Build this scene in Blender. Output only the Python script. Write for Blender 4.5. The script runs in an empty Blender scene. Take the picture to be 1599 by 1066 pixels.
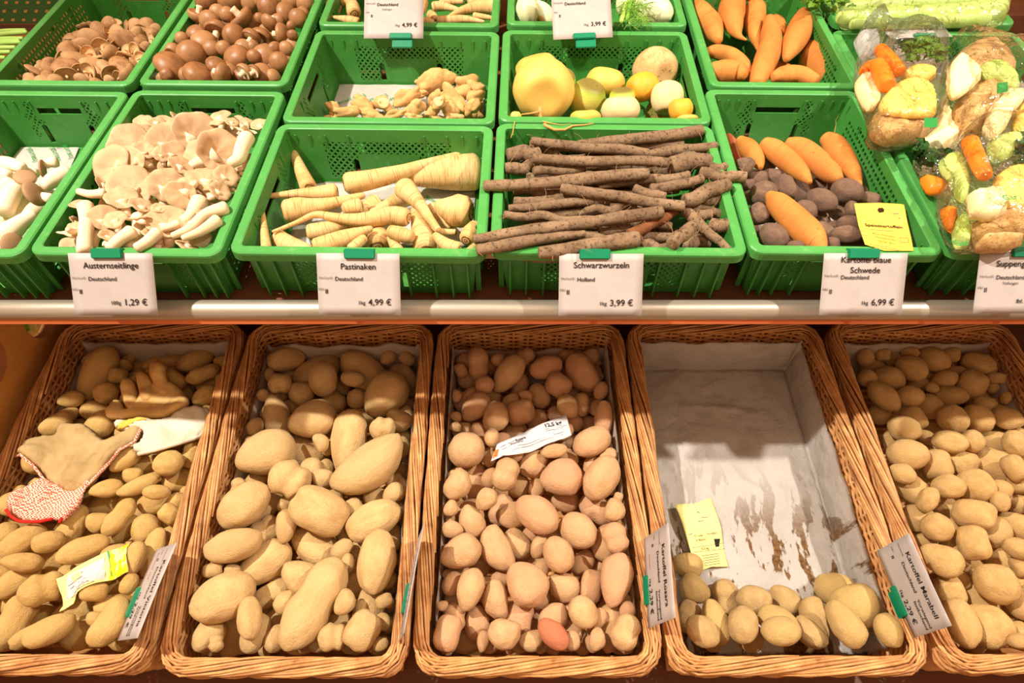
import bpy, bmesh, math, random
import numpy as np
from mathutils import Vector, Matrix, noise
from mathutils.geometry import delaunay_2d_cdt, intersect_point_line

S = bpy.context.scene
COL = S.collection
random.seed(7)
PI = math.pi

# ---------------------------------------------------------------- camera
FPX, CXP, CYP = 1000.0, 799.5, 533.0
PITCH = math.radians(35)
CAM = Vector((0, 0, 1.5))
RIGHT = Vector((1, 0, 0))
UPV = Vector((0, math.sin(PITCH), math.cos(PITCH)))
FWD = Vector((0, math.cos(PITCH), -math.sin(PITCH)))
cd = bpy.data.cameras.new('camera')
cd.sensor_width = 36.0
cd.lens = 36.0 * FPX / 1599.0
cd.clip_start = 0.01
cam = bpy.data.objects.new('camera', cd)
COL.objects.link(cam)
cam.location = CAM
cam.rotation_euler = (math.radians(90) - PITCH, 0, 0)
S.camera = cam

# ---------------------------------------------------------------- light, exposure
S.view_settings.view_transform = 'Standard'
S.view_settings.look = 'None'
S.view_settings.gamma = 1.0
S.view_settings.exposure = 0.05
S.view_settings.use_curve_mapping = False
w = bpy.data.worlds.new('shop_ambience')
S.world = w
w.use_nodes = True
w.node_tree.nodes['Background'].inputs[0].default_value = (1.0, 0.58, 0.34, 1)
w.node_tree.nodes['Background'].inputs[1].default_value = 0.74


def spot(name, loc, aim, watts, angle, blend, col, rad):
    l = bpy.data.lights.new(name, 'SPOT')
    l.energy = watts
    l.spot_size = math.radians(angle)
    l.spot_blend = blend
    l.color = col
    l.shadow_soft_size = rad
    o = bpy.data.objects.new(name, l)
    COL.objects.link(o)
    o.location = loc
    o.rotation_euler = (Vector(aim) - Vector(loc)).to_track_quat('-Z', 'Y').to_euler()
    return o


spot('track_spot_left', (-1.53, 0.11, 3.39), (-0.10, 0.90, 0.80), 520, 54, 0.6, (1.0, 0.95, 0.86), 0.045)
spot('track_spot_right', (2.08, 0.04, 3.57), (0.80, 0.98, 0.90), 430, 44, 0.6, (1.0, 0.95, 0.86), 0.045)
al = bpy.data.lights.new('fill_light', 'AREA')  # fill lamp added to lift the shadows, no real fitting
al.energy = 7.0
al.shape = 'RECTANGLE'
al.size, al.size_y = 3.0, 1.2
al.color = (1.0, 0.80, 0.58)
alo = bpy.data.objects.new('fill_light', al)
COL.objects.link(alo)
alo.location = (0.2, -0.5, 2.9)
alo.rotation_euler = (Vector((0, 0.9, 0.8)) - Vector(alo.location)).to_track_quat('-Z', 'Y').to_euler()


# ---------------------------------------------------------------- geometry of the view
def ray(px, py):
    return RIGHT * ((px - CXP) / FPX) + UPV * ((CYP - py) / FPX) + FWD


def at(px, py, z):
    return CAM + ray(px, py) * z


def zof(p):
    return (p - CAM).dot(FWD)


def pix(p):
    r = p - CAM
    z = r.dot(FWD)
    return CXP + r.dot(RIGHT) / z * FPX, CYP - r.dot(UPV) / z * FPX


class Frame:
    """a sloping display tier: x across, d up the slope, h out of it"""

    def __init__(self, p0, ddir):
        self.p0 = p0
        self.d = ddir.normalized()
        self.n = RIGHT.cross(self.d).normalized()
        self.x = self.d.cross(self.n).normalized()

    def w(self, x, d, h=0.0):
        return self.p0 + self.x * x + self.d * d + self.n * h

    def loc(self, p):
        q = p - self.p0
        return q.dot(self.x), q.dot(self.d), q.dot(self.n)

    def hit(self, px, py, h=0.0):
        r = ray(px, py)
        t = (self.p0 + self.n * h - CAM).dot(self.n) / r.dot(self.n)
        return CAM + r * t

    def mat(self, p):
        m = Matrix((self.x, self.d, self.n)).transposed().to_4x4()
        m.translation = p
        return m


TU = Frame(at(CXP, 400, 0.964), RIGHT * 0.03 + UPV * 1.329 + FWD)     # plane of the crate rims
TL = Frame(at(CXP, 1038, 0.996), RIGHT * -0.005 + UPV * 1.433 + FWD)   # plane of the basket rims


# ---------------------------------------------------------------- objects
def tag(o, label=None, cat=None, group=None, kind=None):
    if label:
        o['label'] = label
    if cat:
        o['category'] = cat
    if group:
        o['group'] = group
    if kind:
        o['kind'] = kind
    return o


def empty(name, m, label=None, cat=None, group=None):
    o = bpy.data.objects.new(name, None)
    COL.objects.link(o)
    o.empty_display_size = 0.02
    o.matrix_world = m if isinstance(m, Matrix) else Matrix.Translation(m)
    return tag(o, label, cat, group)


def link(name, me, mat=None, parent=None, m=None):
    o = bpy.data.objects.new(name, me)
    COL.objects.link(o)
    if mat is not None and len(me.materials) == 0:
        me.materials.append(mat)
    if parent is not None:
        o.parent = parent
    if m is not None:
        o.matrix_local = m
    return o


def mesh_of(bm, name, smooth=True, mats=()):
    me = bpy.data.meshes.new(name)
    bmesh.ops.recalc_face_normals(bm, faces=bm.faces[:])
    bm.to_mesh(me)
    bm.free()
    if smooth:
        me.polygons.foreach_set('use_smooth', [True] * len(me.polygons))
    for m in mats:
        me.materials.append(m)
    return me


def copy_tree(src, parent=None):
    c = src.copy()
    COL.objects.link(c)
    c.parent = parent
    for ch in list(src.children):
        copy_tree(ch, c)
    return c


def box(bm, c, s, m=None):
    r = bmesh.ops.create_cube(bm, size=1.0)
    M = Matrix.Translation(Vector(c)) @ Matrix.Diagonal((s[0], s[1], s[2], 1))
    if m is not None:
        M = m @ M
    bmesh.ops.transform(bm, matrix=M, verts=r['verts'])
    return r['verts']


def tube(bm, pts, radii, seg=8, cap=True, jitter=None, ph=0.0, flat=1.0):
    """a tube along pts with radii; parallel-transport frames"""
    pts = [Vector(p) for p in pts]
    n = len(pts)
    t0 = (pts[1] - pts[0]).normalized()
    a = Vector((0, 0, 1)) if abs(t0.z) < 0.9 else Vector((1, 0, 0))
    u = t0.cross(a).normalized()
    rings = []
    for i in range(n):
        t = (pts[min(i + 1, n - 1)] - pts[max(i - 1, 0)]).normalized()
        u = (u - t * u.dot(t)).normalized()
        v = t.cross(u)
        ring = []
        for k in range(seg):
            an = 2 * PI * k / seg + ph
            rr = radii[i]
            if jitter:
                rr *= 1 + jitter(i, k)
            ring.append(bm.verts.new(pts[i] + u * (math.cos(an) * rr) + v * (math.sin(an) * rr * flat)))
        rings.append(ring)
    for i in range(n - 1):
        for k in range(seg):
            k2 = (k + 1) % seg
            bm.faces.new((rings[i][k], rings[i][k2], rings[i + 1][k2], rings[i + 1][k]))
    if cap:
        bm.faces.new(rings[0][::-1])
        bm.faces.new(rings[-1])
    return rings


def lathe(bm, prof, seg=24, wob=None):
    rings = []
    for j, (r, z) in enumerate(prof):
        if r < 1e-6:
            rings.append([bm.verts.new((0, 0, z))])
            continue
        ring = []
        for k in range(seg):
            an = 2 * PI * k / seg
            f = 1.0 + (wob(an, j) if wob else 0)
            ring.append(bm.verts.new((r * math.cos(an) * f, r * math.sin(an) * f, z)))
        rings.append(ring)
    for a, b in zip(rings, rings[1:]):
        for k in range(seg):
            k2 = (k + 1) % seg
            if len(a) == 1:
                bm.faces.new((a[0], b[k], b[k2]))
            elif len(b) == 1:
                bm.faces.new((a[k], a[k2], b[0]))
            else:
                bm.faces.new((a[k], a[k2], b[k2], b[k]))


def dist_edge(p, poly):
    best = 1e9
    for i in range(len(poly)):
        a, b = poly[i - 1], poly[i]
        q, f = intersect_point_line(p, a, b)
        f = max(0.0, min(1.0, f))
        best = min(best, (p - (a + (b - a) * f)).length)
    return best


def inside(p, poly):
    c = False
    for i in range(len(poly)):
        a, b = poly[i - 1], poly[i]
        if (a.y > p.y) != (b.y > p.y) and p.x < (b.x - a.x) * (p.y - a.y) / (b.y - a.y) + a.x:
            c = not c
    return c


def densify(poly, step):
    out = []
    for i in range(len(poly)):
        a, b = poly[i - 1], poly[i]
        n = max(1, int((b - a).length / step))
        for k in range(n):
            out.append(a + (b - a) * (k / n))
    return out


def smooth_poly(poly, it=2):
    for _ in range(it):
        out = []
        for i in range(len(poly)):
            a, b = poly[i], poly[(i + 1) % len(poly)]
            out += [a * 0.75 + b * 0.25, a * 0.25 + b * 0.75]
        poly = out
    return poly


def puff(poly, step, top, bottom, lift=None):
    """a solid with the outline poly (metres, xy); top(dist, p) and bottom(dist, p) give its two faces"""
    poly = densify(poly, step)
    xs = [p.x for p in poly]
    ys = [p.y for p in poly]
    pts = list(poly)
    y = min(ys) + step * 0.5
    row = 0
    while y < max(ys):
        x = min(xs) + (step * 0.5 if row % 2 else 0)
        while x < max(xs):
            p = Vector((x, y))
            if inside(p, poly) and dist_edge(p, poly) > step * 0.55:
                pts.append(p)
            x += step
        y += step * 0.87
        row += 1
    nb = len(poly)
    edges = [(i, (i + 1) % nb) for i in range(nb)]
    r = delaunay_2d_cdt(pts, edges, [], 1, 1e-6)
    vs, fs = r[0], r[2]
    orig = r[3]
    bm = bmesh.new()
    tv, bv = [], []
    for i, v in enumerate(vs):
        isb = any(o < nb for o in orig[i]) if orig[i] else False
        d = 0.0 if isb else dist_edge(v, poly)
        l = lift(v) if lift else 0.0
        t = bm.verts.new((v.x, v.y, l + top(d, v)))
        tv.append(t)
        if isb and abs(top(0.0, v) - bottom(0.0, v)) < 1e-7:
            bv.append(t)
        else:
            bv.append(bm.verts.new((v.x, v.y, l + bottom(d, v))))
    for f in fs:
        bm.faces.new([tv[k] for k in f])
        ff = [bv[k] for k in f][::-1]
        try:
            bm.faces.new(ff)
        except ValueError:
            pass
    # side skirt where the faces do not share their border
    bnd = [e for e in bm.edges if len(e.link_faces) == 1]
    if bnd:
        m = {}
        for a, b in zip(tv, bv):
            m[a] = b
        for e in bnd:
            a, b = e.verts
            if a in m and b in m and m[a] is not a and m[b] is not b:
                try:
                    bm.faces.new((a, b, m[b], m[a]))
                except ValueError:
                    pass
    return bm


_tc = {}


def text_verts(s, size, bold=0.0, sx=1.0):
    """letters as triangles, origin at the left end of the base line; returns (verts, faces, width)"""
    key = (s, bold)
    if key not in _tc:
        cu = bpy.data.curves.new('lettering_source', 'FONT')
        cu.body = s
        cu.size = 1.0
        cu.offset = bold
        cu.resolution_u = 3
        o = bpy.data.objects.new('lettering_source', cu)
        COL.objects.link(o)
        dg = bpy.context.evaluated_depsgraph_get()
        me = bpy.data.meshes.new_from_object(o.evaluated_get(dg))
        vs = [v.co.copy() for v in me.vertices]
        fs = [tuple(p.vertices) for p in me.polygons]
        bpy.data.objects.remove(o)
        bpy.data.curves.remove(cu)
        bpy.data.meshes.remove(me)
        _tc[key] = (vs, fs)
    vs, fs = _tc[key]
    wd = max([v.x for v in vs] or [0]) * size * sx
    return [Vector((v.x * size * sx, v.y * size, 0)) for v in vs], fs, wd


def add_text(bm, s, x, y, size, bold=0.0, align='l', m=None, z=0.0004, sx=1.0, rot=0.0, warp=None):
    vs, fs, wd = text_verts(s, size, bold, sx)
    off = {'l': 0, 'c': -wd / 2, 'r': -wd}[align]
    R = Matrix.Rotation(rot, 4, 'Z')
    out = []
    for v in vs:
        p = R @ Vector((v.x + off, v.y, 0)) + Vector((x, y, z))
        if warp:
            p = warp(p)
        if m is not None:
            p = m @ p
        out.append(bm.verts.new(p))
    for f in fs:
        try:
            bm.faces.new([out[i] for i in f])
        except ValueError:
            pass


# ---------------------------------------------------------------- materials
def lin(c):
    return tuple((v / 255 / 12.92) if v / 255 <= 0.04045 else ((v / 255 + 0.055) / 1.055) ** 2.4 for v in c) + (1.0,)


class NT:
    def __init__(self, name):
        self.m = bpy.data.materials.new(name)
        self.m.use_nodes = True
        self.t = self.m.node_tree
        self.n = self.t.nodes
        self.b = self.n['Principled BSDF']

    def add(self, typ, **kw):
        nd = self.n.new(typ)
        for k, v in kw.items():
            if k == 'inp':
                for i, x in v.items():
                    nd.inputs[i].default_value = x
            else:
                setattr(nd, k, v)
        return nd

    def l(self, a, b):
        self.t.links.new(a, b)

    def coord(self, kind='Object', scale=(1, 1, 1)):
        c = self.add('ShaderNodeTexCoord')
        mp = self.add('ShaderNodeMapping')
        mp.inputs['Scale'].default_value = scale
        self.l(c.outputs[kind], mp.inputs[0])
        return mp.outputs[0]

    def noise(self, vec, scale, detail=3, rough=0.55, rnd=False):
        nz = self.add('ShaderNodeTexNoise')
        nz.inputs['Scale'].default_value = scale
        nz.inputs['Detail'].default_value = detail
        nz.inputs['Roughness'].default_value = rough
        if vec is not None:
            if rnd:
                oi = self.add('ShaderNodeObjectInfo')
                va = self.add('ShaderNodeVectorMath', operation='MULTIPLY_ADD')
                va.inputs[1].default_value = (1, 1, 1)
                mu = self.add('ShaderNodeMath', operation='MULTIPLY')
                mu.inputs[1].default_value = 37.0
                self.l(oi.outputs['Random'], mu.inputs[0])
                self.l(vec, va.inputs[0])
                self.l(mu.outputs[0], va.inputs[2])
                vec = va.outputs[0]
            self.l(vec, nz.inputs['Vector'])
        return nz.outputs[0]

    def ramp(self, fac, stops, interp='LINEAR'):
        r = self.add('ShaderNodeValToRGB')
        r.color_ramp.interpolation = interp
        e = r.color_ramp.elements
        while len(e) < len(stops):
            e.new(0.5)
        for i, (p, c) in enumerate(stops):
            e[i].position = p
            e[i].color = c if len(c) == 4 else tuple(c) + (1,)
        self.l(fac, r.inputs[0])
        return r.outputs[0]

    def mix(self, fac, a, b, mode='MIX'):
        mx = self.add('ShaderNodeMix', data_type='RGBA', blend_type=mode)
        for sock, v in ((mx.inputs[0], fac), (mx.inputs[6], a), (mx.inputs[7], b)):
            if hasattr(v, 'links'):
                self.l(v, sock)
            else:
                sock.default_value = v
        return mx.outputs[2]

    def base(self, c):
        if hasattr(c, 'links'):
            self.l(c, self.b.inputs['Base Color'])
        else:
            self.b.inputs['Base Color'].default_value = c

    def bump(self, h, strength=0.3, dist=0.002):
        bp = self.add('ShaderNodeBump')
        bp.inputs['Strength'].default_value = strength
        bp.inputs['Distance'].default_value = dist
        self.l(h, bp.inputs['Height'])
        self.l(bp.outputs[0], self.b.inputs['Normal'])

    def set(self, rough=None, spec=None, metal=None, **kw):
        if rough is not None:
            self.b.inputs['Roughness'].default_value = rough
        if spec is not None:
            self.b.inputs['Specular IOR Level'].default_value = spec
        if metal is not None:
            self.b.inputs['Metallic'].default_value = metal
        return self.m


def plain(name, c, rough=0.6, spec=0.3, metal=0.0):
    k = NT(name)
    k.base(lin(c))
    return k.set(rough, spec, metal)


def skin_mat(name, c1, c2, c3, dark, scale=2.2, rough=0.75, spec=0.18, fine=14, speck=0.62, bump=0.35, bd=0.0015, rnd=True, coord='Object', cs=(1, 1, 1)):
    """vegetable skin: two broad tints, a third per object, dark specks and a fine bump"""
    k = NT(name)
    v = k.coord(coord, cs)
    a = k.noise(v, scale, 4, 0.6, rnd)
    col = k.ramp(a, [(0.36, lin(c1)), (0.66, lin(c2))])
    if rnd:
        oi = k.add('ShaderNodeObjectInfo')
        mr = k.add('ShaderNodeMath', operation='MULTIPLY')
        mr.inputs[1].default_value = 0.65
        k.l(oi.outputs['Random'], mr.inputs[0])
        col = k.mix(mr.outputs[0], col, lin(c3))
    b = k.noise(v, fine, 5, 0.7, rnd)
    sp = k.ramp(b, [(speck, (0, 0, 0)), (speck + 0.12, (0.75, 0.75, 0.75))])
    col = k.mix(sp, col, lin(dark))
    if coord == 'Object' and 'potato_skin' in name and 'sweet' not in name:
        f = k.ramp(k.noise(v, 26, 4, 0.7, rnd), [(0.58, (0, 0, 0)), (0.68, (0.38, 0.38, 0.38))])
        col = k.mix(f, col, lin(dark))
        bump, bd = 0.65, 0.005
    k.base(col)
    k.bump(k.noise(v, fine * 1.6, 6, 0.7, rnd), bump, bd)
    return k.set(rough, spec)


def ringed(mat, lines, amount, lo=0.60, freq=420.0):
    """fine cross rings that follow the 'along' coordinate of a root"""
    t = mat.node_tree
    b = t.nodes['Principled BSDF']
    src = b.inputs['Base Color'].links[0].from_socket
    at_ = t.nodes.new('ShaderNodeAttribute')
    at_.attribute_name = 'along'
    tc = t.nodes.new('ShaderNodeTexCoord')
    mu = t.nodes.new('ShaderNodeVectorMath')
    mu.operation = 'MULTIPLY_ADD'
    mu.inputs[1].default_value = (freq, freq, freq)
    sc = t.nodes.new('ShaderNodeVectorMath')
    sc.operation = 'SCALE'
    sc.inputs[3].default_value = 45.0
    t.links.new(tc.outputs['Object'], sc.inputs[0])
    t.links.new(at_.outputs['Vector'], mu.inputs[0])
    t.links.new(sc.outputs[0], mu.inputs[2])
    nz = t.nodes.new('ShaderNodeTexNoise')
    nz.inputs['Scale'].default_value = 1.0
    nz.inputs['Detail'].default_value = 3
    t.links.new(mu.outputs[0], nz.inputs['Vector'])
    rp = t.nodes.new('ShaderNodeValToRGB')
    rp.color_ramp.elements[0].position = lo
    rp.color_ramp.elements[0].color = (0, 0, 0, 1)
    rp.color_ramp.elements[1].position = lo + 0.12
    rp.color_ramp.elements[1].color = (amount, amount, amount, 1)
    t.links.new(nz.outputs[0], rp.inputs[0])
    mx = t.nodes.new('ShaderNodeMix')
    mx.data_type = 'RGBA'
    mx.inputs[7].default_value = lin(lines)
    t.links.new(rp.outputs[0], mx.inputs[0])
    t.links.new(src, mx.inputs[6])
    t.links.new(mx.outputs[2], b.inputs['Base Color'])
    return mat


M = {}
M['potato'] = skin_mat('potato_skin', (222, 186, 128), (202, 162, 104), (202, 166, 114), (112, 78, 42), 1.6, fine=6, speck=0.66)
M['potato_yellow'] = skin_mat('yellow_potato_skin', (224, 184, 112), (204, 160, 90), (208, 172, 108), (104, 70, 36), 1.6, fine=6, speck=0.66)
M['potato_red'] = skin_mat('red_potato_skin', (220, 178, 126), (198, 156, 108), (212, 156, 118), (120, 78, 52), 1.1, fine=5, speck=0.68)
M['potato_grey'] = skin_mat('dusty_potato_skin', (206, 170, 114), (186, 150, 100), (210, 176, 106), (98, 68, 40), 1.8, fine=6, speck=0.64)
M['potato_round'] = skin_mat('round_potato_skin', (218, 178, 116), (196, 154, 94), (204, 164, 106), (104, 70, 38), 1.6, fine=6, speck=0.66)
M['potato_rose'] = skin_mat('rose_potato_skin', (206, 122, 84), (188, 104, 72), (206, 130, 92), (120, 66, 46), 1.5, fine=6, speck=0.66)
M['potato_purple'] = skin_mat('purple_potato_skin', (148, 118, 92), (116, 90, 76), (126, 98, 82), (62, 44, 42), 2.0, fine=7, speck=0.6)
M['sweet'] = skin_mat('sweet_potato_skin', (218, 144, 70), (190, 116, 52), (202, 128, 62), (92, 52, 32), 16, fine=90, speck=0.63, bd=0.001)
M['sweet_red'] = skin_mat('red_sweet_potato_skin', (188, 104, 66), (160, 80, 54), (178, 96, 60), (92, 46, 28), 16, fine=90, speck=0.63, bd=0.001)
M['parsnip'] = skin_mat('parsnip_skin', (228, 192, 130), (206, 162, 98), (218, 178, 114), (132, 84, 38), 22, 0.62, 0.28, fine=150, speck=0.66, bd=0.001)
ringed(M['parsnip'], (140, 92, 46), 0.85, 0.56)
M['salsify'] = skin_mat('salsify_bark', (158, 130, 100), (116, 92, 70), (136, 110, 84), (54, 40, 30), 24, 0.95, 0.05, fine=150, speck=0.52, bump=0.8, bd=0.002)
M['salsify_red'] = skin_mat('reddish_salsify_bark', (150, 96, 62), (114, 68, 44), (130, 84, 56), (58, 32, 22), 30, 0.95, 0.05, fine=170, speck=0.58, bump=0.8, bd=0.002)
ringed(M['salsify'], (64, 46, 34), 0.35, 0.58, 200.0)
ringed(M['sweet'], (112, 62, 40), 0.5, 0.62, 160.0)
M['artichoke'] = skin_mat('artichoke_skin', (226, 182, 118), (200, 150, 86), (212, 164, 100), (122, 78, 38), 2.2, 0.7, 0.2, fine=7, speck=0.62)
M['artichoke_cut'] = plain('artichoke_flesh', (240, 206, 150), 0.6)
M['turnip'] = skin_mat('yellow_turnip_skin', (234, 192, 84), (222, 172, 62), (230, 190, 100), (146, 100, 40), 1.4, 0.5, 0.35, fine=9, speck=0.72, bump=0.2)
M['turnip_orange'] = skin_mat('orange_turnip_skin', (238, 176, 52), (220, 150, 40), (238, 180, 62), (140, 92, 34), 1.4, 0.5, 0.35, fine=9, speck=0.7, bump=0.2)
M['turnip_cream'] = skin_mat('cream_turnip_skin', (238, 212, 158), (222, 188, 126), (236, 206, 150), (150, 110, 60), 1.4, 0.55, 0.3, fine=9, speck=0.68, bump=0.25)
M['turnip_rough'] = skin_mat('rough_turnip_skin', (226, 190, 134), (196, 152, 92), (214, 172, 114), (112, 78, 44), 2.5, 0.7, 0.2, fine=9, speck=0.56, bump=0.5)
k = NT('green_topped_turnip_skin')
v = k.coord('Object')
sx = k.add('ShaderNodeSeparateXYZ')
k.l(v, sx.inputs[0])
ad = k.add('ShaderNodeMath', operation='MULTIPLY_ADD')
ad.inputs[1].default_value = 0.55
ad.inputs[2].default_value = 0.45
k.l(sx.outputs[2], ad.inputs[0])
k.base(k.ramp(ad.outputs[0], [(0.2, lin((240, 206, 110))), (0.5, lin((226, 206, 96))), (0.78, lin((170, 186, 66))), (0.95, lin((128, 112, 50)))]))
k.bump(k.noise(v, 8, 4), 0.2)
M['turnip_green'] = k.set(0.5, 0.35)
M['root_hair'] = plain('root_hair', (206, 156, 84), 0.7)
M['salsify_hair'] = plain('salsify_root_hair', (170, 128, 88), 0.8)
M['leaf'] = skin_mat('leaf_green', (142, 186, 62), (90, 150, 44), (150, 190, 78), (60, 100, 28), 30, 0.5, 0.3, fine=80)
M['leaf_dark'] = skin_mat('dark_leaf', (54, 110, 34), (26, 74, 26), (70, 124, 44), (20, 46, 16), 40, 0.5, 0.35, fine=90, bump=0.8)
M['crown'] = skin_mat('withered_crown', (134, 94, 48), (86, 56, 28), (112, 76, 38), (44, 28, 16), 60, 0.9, 0.1, fine=160, bump=0.8)
M['brown_cap'] = skin_mat('chestnut_cap_skin', (156, 106, 62), (120, 78, 46), (186, 140, 94), (212, 170, 120), 1.5, 0.42, 0.4, fine=7, speck=0.66, bump=0.15)
M['mushroom_white'] = skin_mat('mushroom_flesh', (244, 222, 190), (230, 200, 158), (238, 212, 174), (178, 128, 78), 2, 0.75, 0.2, fine=8, speck=0.68)
M['gill_brown'] = skin_mat('chestnut_gills', (176, 124, 82), (132, 84, 52), (166, 116, 78), (90, 54, 34), 4, 0.85, 0.1, fine=14)
M['shiitake_cap'] = skin_mat('shiitake_cap_skin', (176, 130, 84), (132, 92, 56), (206, 164, 116), (92, 60, 38), 2.0, 0.6, 0.25, fine=6, speck=0.62, bump=0.4)
M['shiitake_gill'] = skin_mat('shiitake_gills', (234, 196, 146), (212, 166, 110), (222, 182, 128), (160, 108, 62), 5, 0.8, 0.15, fine=10)
M['oyster_cap'] = skin_mat('oyster_cap_skin', (216, 182, 140), (186, 150, 110), (206, 172, 130), (150, 112, 76), 1.6, 0.6, 0.25, fine=6, speck=0.7, bump=0.2)
M['oyster_pale'] = skin_mat('oyster_gill_flesh', (246, 224, 190), (232, 202, 162), (242, 216, 180), (200, 158, 112), 2.0, 0.7, 0.2, fine=8, speck=0.7, bump=0.3)
M['king_stem'] = skin_mat('king_oyster_flesh', (250, 234, 206), (240, 216, 176), (246, 228, 196), (206, 164, 112), 14, 0.65, 0.25, fine=60, speck=0.72, bump=0.3, bd=0.001)
M['king_cap'] = skin_mat('king_oyster_cap_skin', (180, 142, 104), (150, 112, 78), (170, 134, 98), (116, 82, 54), 2, 0.6, 0.25, fine=8)
M['carrot'] = skin_mat('carrot_skin', (246, 138, 26), (234, 116, 14), (246, 140, 40), (190, 84, 10), 40, 0.4, 0.45, fine=120, speck=0.7, bump=0.25, bd=0.0008)
M['celeriac'] = skin_mat('celeriac_rind', (226, 188, 122), (182, 132, 72), (206, 164, 104), (104, 66, 34), 40, 0.7, 0.3, fine=120, speck=0.55, bump=0.9, bd=0.003)
M['celeriac_flesh'] = skin_mat('celeriac_flesh', (250, 234, 178), (244, 220, 156), (248, 228, 170), (220, 186, 118), 30, 0.55, 0.35, fine=90, speck=0.74, bump=0.15, bd=0.0006)
M['turnip_flesh'] = skin_mat('turnip_slice_flesh', (250, 218, 116), (242, 200, 92), (248, 214, 110), (226, 176, 70), 30, 0.5, 0.4, fine=90, speck=0.74, bump=0.1, bd=0.0006)
M['celery'] = skin_mat('celery_stalk', (206, 224, 130), (172, 204, 92), (196, 218, 120), (136, 172, 66), 20, 0.45, 0.4, fine=60, speck=0.7, bump=0.3, cs=(1, 1, 1), bd=0.001)
M['fennel'] = skin_mat('fennel_flesh', (240, 238, 196), (222, 226, 160), (234, 234, 184), (184, 196, 110), 2, 0.45, 0.4, fine=8, speck=0.72, bump=0.25)
M['fennel_cut'] = skin_mat('fennel_cut_base', (222, 176, 108), (196, 144, 76), (214, 168, 100), (140, 92, 40), 30, 0.7, 0.2, fine=90)
M['bean'] = skin_mat('pale_green_stalk', (186, 224, 116), (146, 198, 78), (176, 216, 108), (110, 160, 50), 20, 0.5, 0.35, fine=50)


def plastic(name, c, c2, scuff, rough=0.42):
    k = NT(name)
    v = k.coord('Object')
    a = k.noise(v, 9, 4, 0.6)
    col = k.ramp(a, [(0.35, lin(c)), (0.7, lin(c2))])
    s = k.noise(k.coord('Object', (60, 60, 60)), 0.9, 6, 0.75)
    f = k.ramp(s, [(0.56, (0, 0, 0)), (0.78, (0.42, 0.42, 0.42))])
    col = k.mix(f, col, lin(scuff))
    k.base(col)
    k.bump(s, 0.06, 0.001)
    return k.set(rough, 0.45)


M['crate'] = plastic('green_crate_plastic', (66, 140, 58), (56, 128, 48), (138, 180, 116))
M['rim'] = plastic('green_rim_plastic', (80, 160, 78), (70, 148, 66), (152, 190, 130))
M['clip'] = plain('green_clip_plastic', (0, 128, 86), 0.35, 0.5)
M['card'] = None
k = NT('price_card_paper')
v = k.coord('Object')
k.base(k.ramp(k.noise(v, 22, 4, 0.6), [(0.3, lin((186, 175, 168))), (0.7, lin((175, 164, 157)))]))
k.bump(k.noise(v, 30, 3), 0.08, 0.002)
M['card'] = k.set(0.5, 0.35)
M['ink'] = plain('black_ink', (44, 36, 34), 0.7, 0.1)
M['ink_soft'] = plain('grey_ink', (112, 98, 90), 0.7, 0.1)
M['ink_green'] = plain('green_ink', (46, 140, 50), 0.7, 0.1)
M['ink_red'] = plain('red_ink', (206, 92, 74), 0.7, 0.1)
M['orange_print'] = plain('orange_print', (236, 118, 44), 0.6, 0.2)


def paper_mat(name, c1, c2, crumple=0.3, dirt=None, scale=9):
    k = NT(name)
    v = k.coord('Object')
    col = k.ramp(k.noise(v, scale, 4, 0.6), [(0.35, lin(c1)), (0.7, lin(c2))])
    if dirt:
        # soil left in creases that run up the sheet
        vv = k.coord('Object', dirt['scale'])
        a = k.noise(vv, dirt['f'], 6, 0.62)
        m1 = k.ramp(a, [(dirt['lo'], (0, 0, 0)), (dirt['lo'] + 0.025, (1, 1, 1))])
        sep = k.add('ShaderNodeSeparateXYZ')
        k.l(v, sep.inputs[0])
        ofs = k.add('ShaderNodeMath', operation='ADD')
        ofs.inputs[1].default_value = 0.34
        k.l(sep.outputs[1], ofs.inputs[0])
        zone = k.ramp(ofs.outputs[0], dirt['zone'])
        m2 = k.mix(1.0, m1, zone, 'MULTIPLY')
        soil = k.ramp(k.noise(v, 160, 4), [(0.35, lin((120, 82, 46))), (0.7, lin((178, 136, 88)))])
        col = k.mix(m2, col, soil)
        # thin tan lines across the sheet
        cr = k.noise(k.coord('Object', (22, 95, 1)), 1.0, 4, 0.6)
        m3 = k.ramp(cr, [(0.66, (0, 0, 0)), (0.72, (0.5, 0.5, 0.5))])
        col = k.mix(m3, col, lin((214, 178, 132)))
    k.base(col)
    vo = k.add('ShaderNodeTexVoronoi', feature='DISTANCE_TO_EDGE')
    vo.inputs['Scale'].default_value = 9.0
    wv_ = k.add('ShaderNodeVectorMath', operation='MULTIPLY_ADD')
    wv_.inputs[1].default_value = (0.16, 0.16, 0.16)
    nzv = k.add('ShaderNodeTexNoise')
    nzv.inputs['Scale'].default_value = 7.0
    k.l(v, nzv.inputs['Vector'])
    k.l(nzv.outputs[1], wv_.inputs[0])
    k.l(v, wv_.inputs[2])
    k.l(wv_.outputs[0], vo.inputs['Vector'])
    hs = k.add('ShaderNodeMath', operation='MULTIPLY_ADD')
    hs.inputs[1].default_value = 1.4
    k.l(vo.outputs['Distance'], hs.inputs[0])
    k.l(k.noise(v, 26, 5, 0.55), hs.inputs[2])
    k.bump(hs.outputs[0], crumple, 0.010)
    return k.set(0.75, 0.2)


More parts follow.
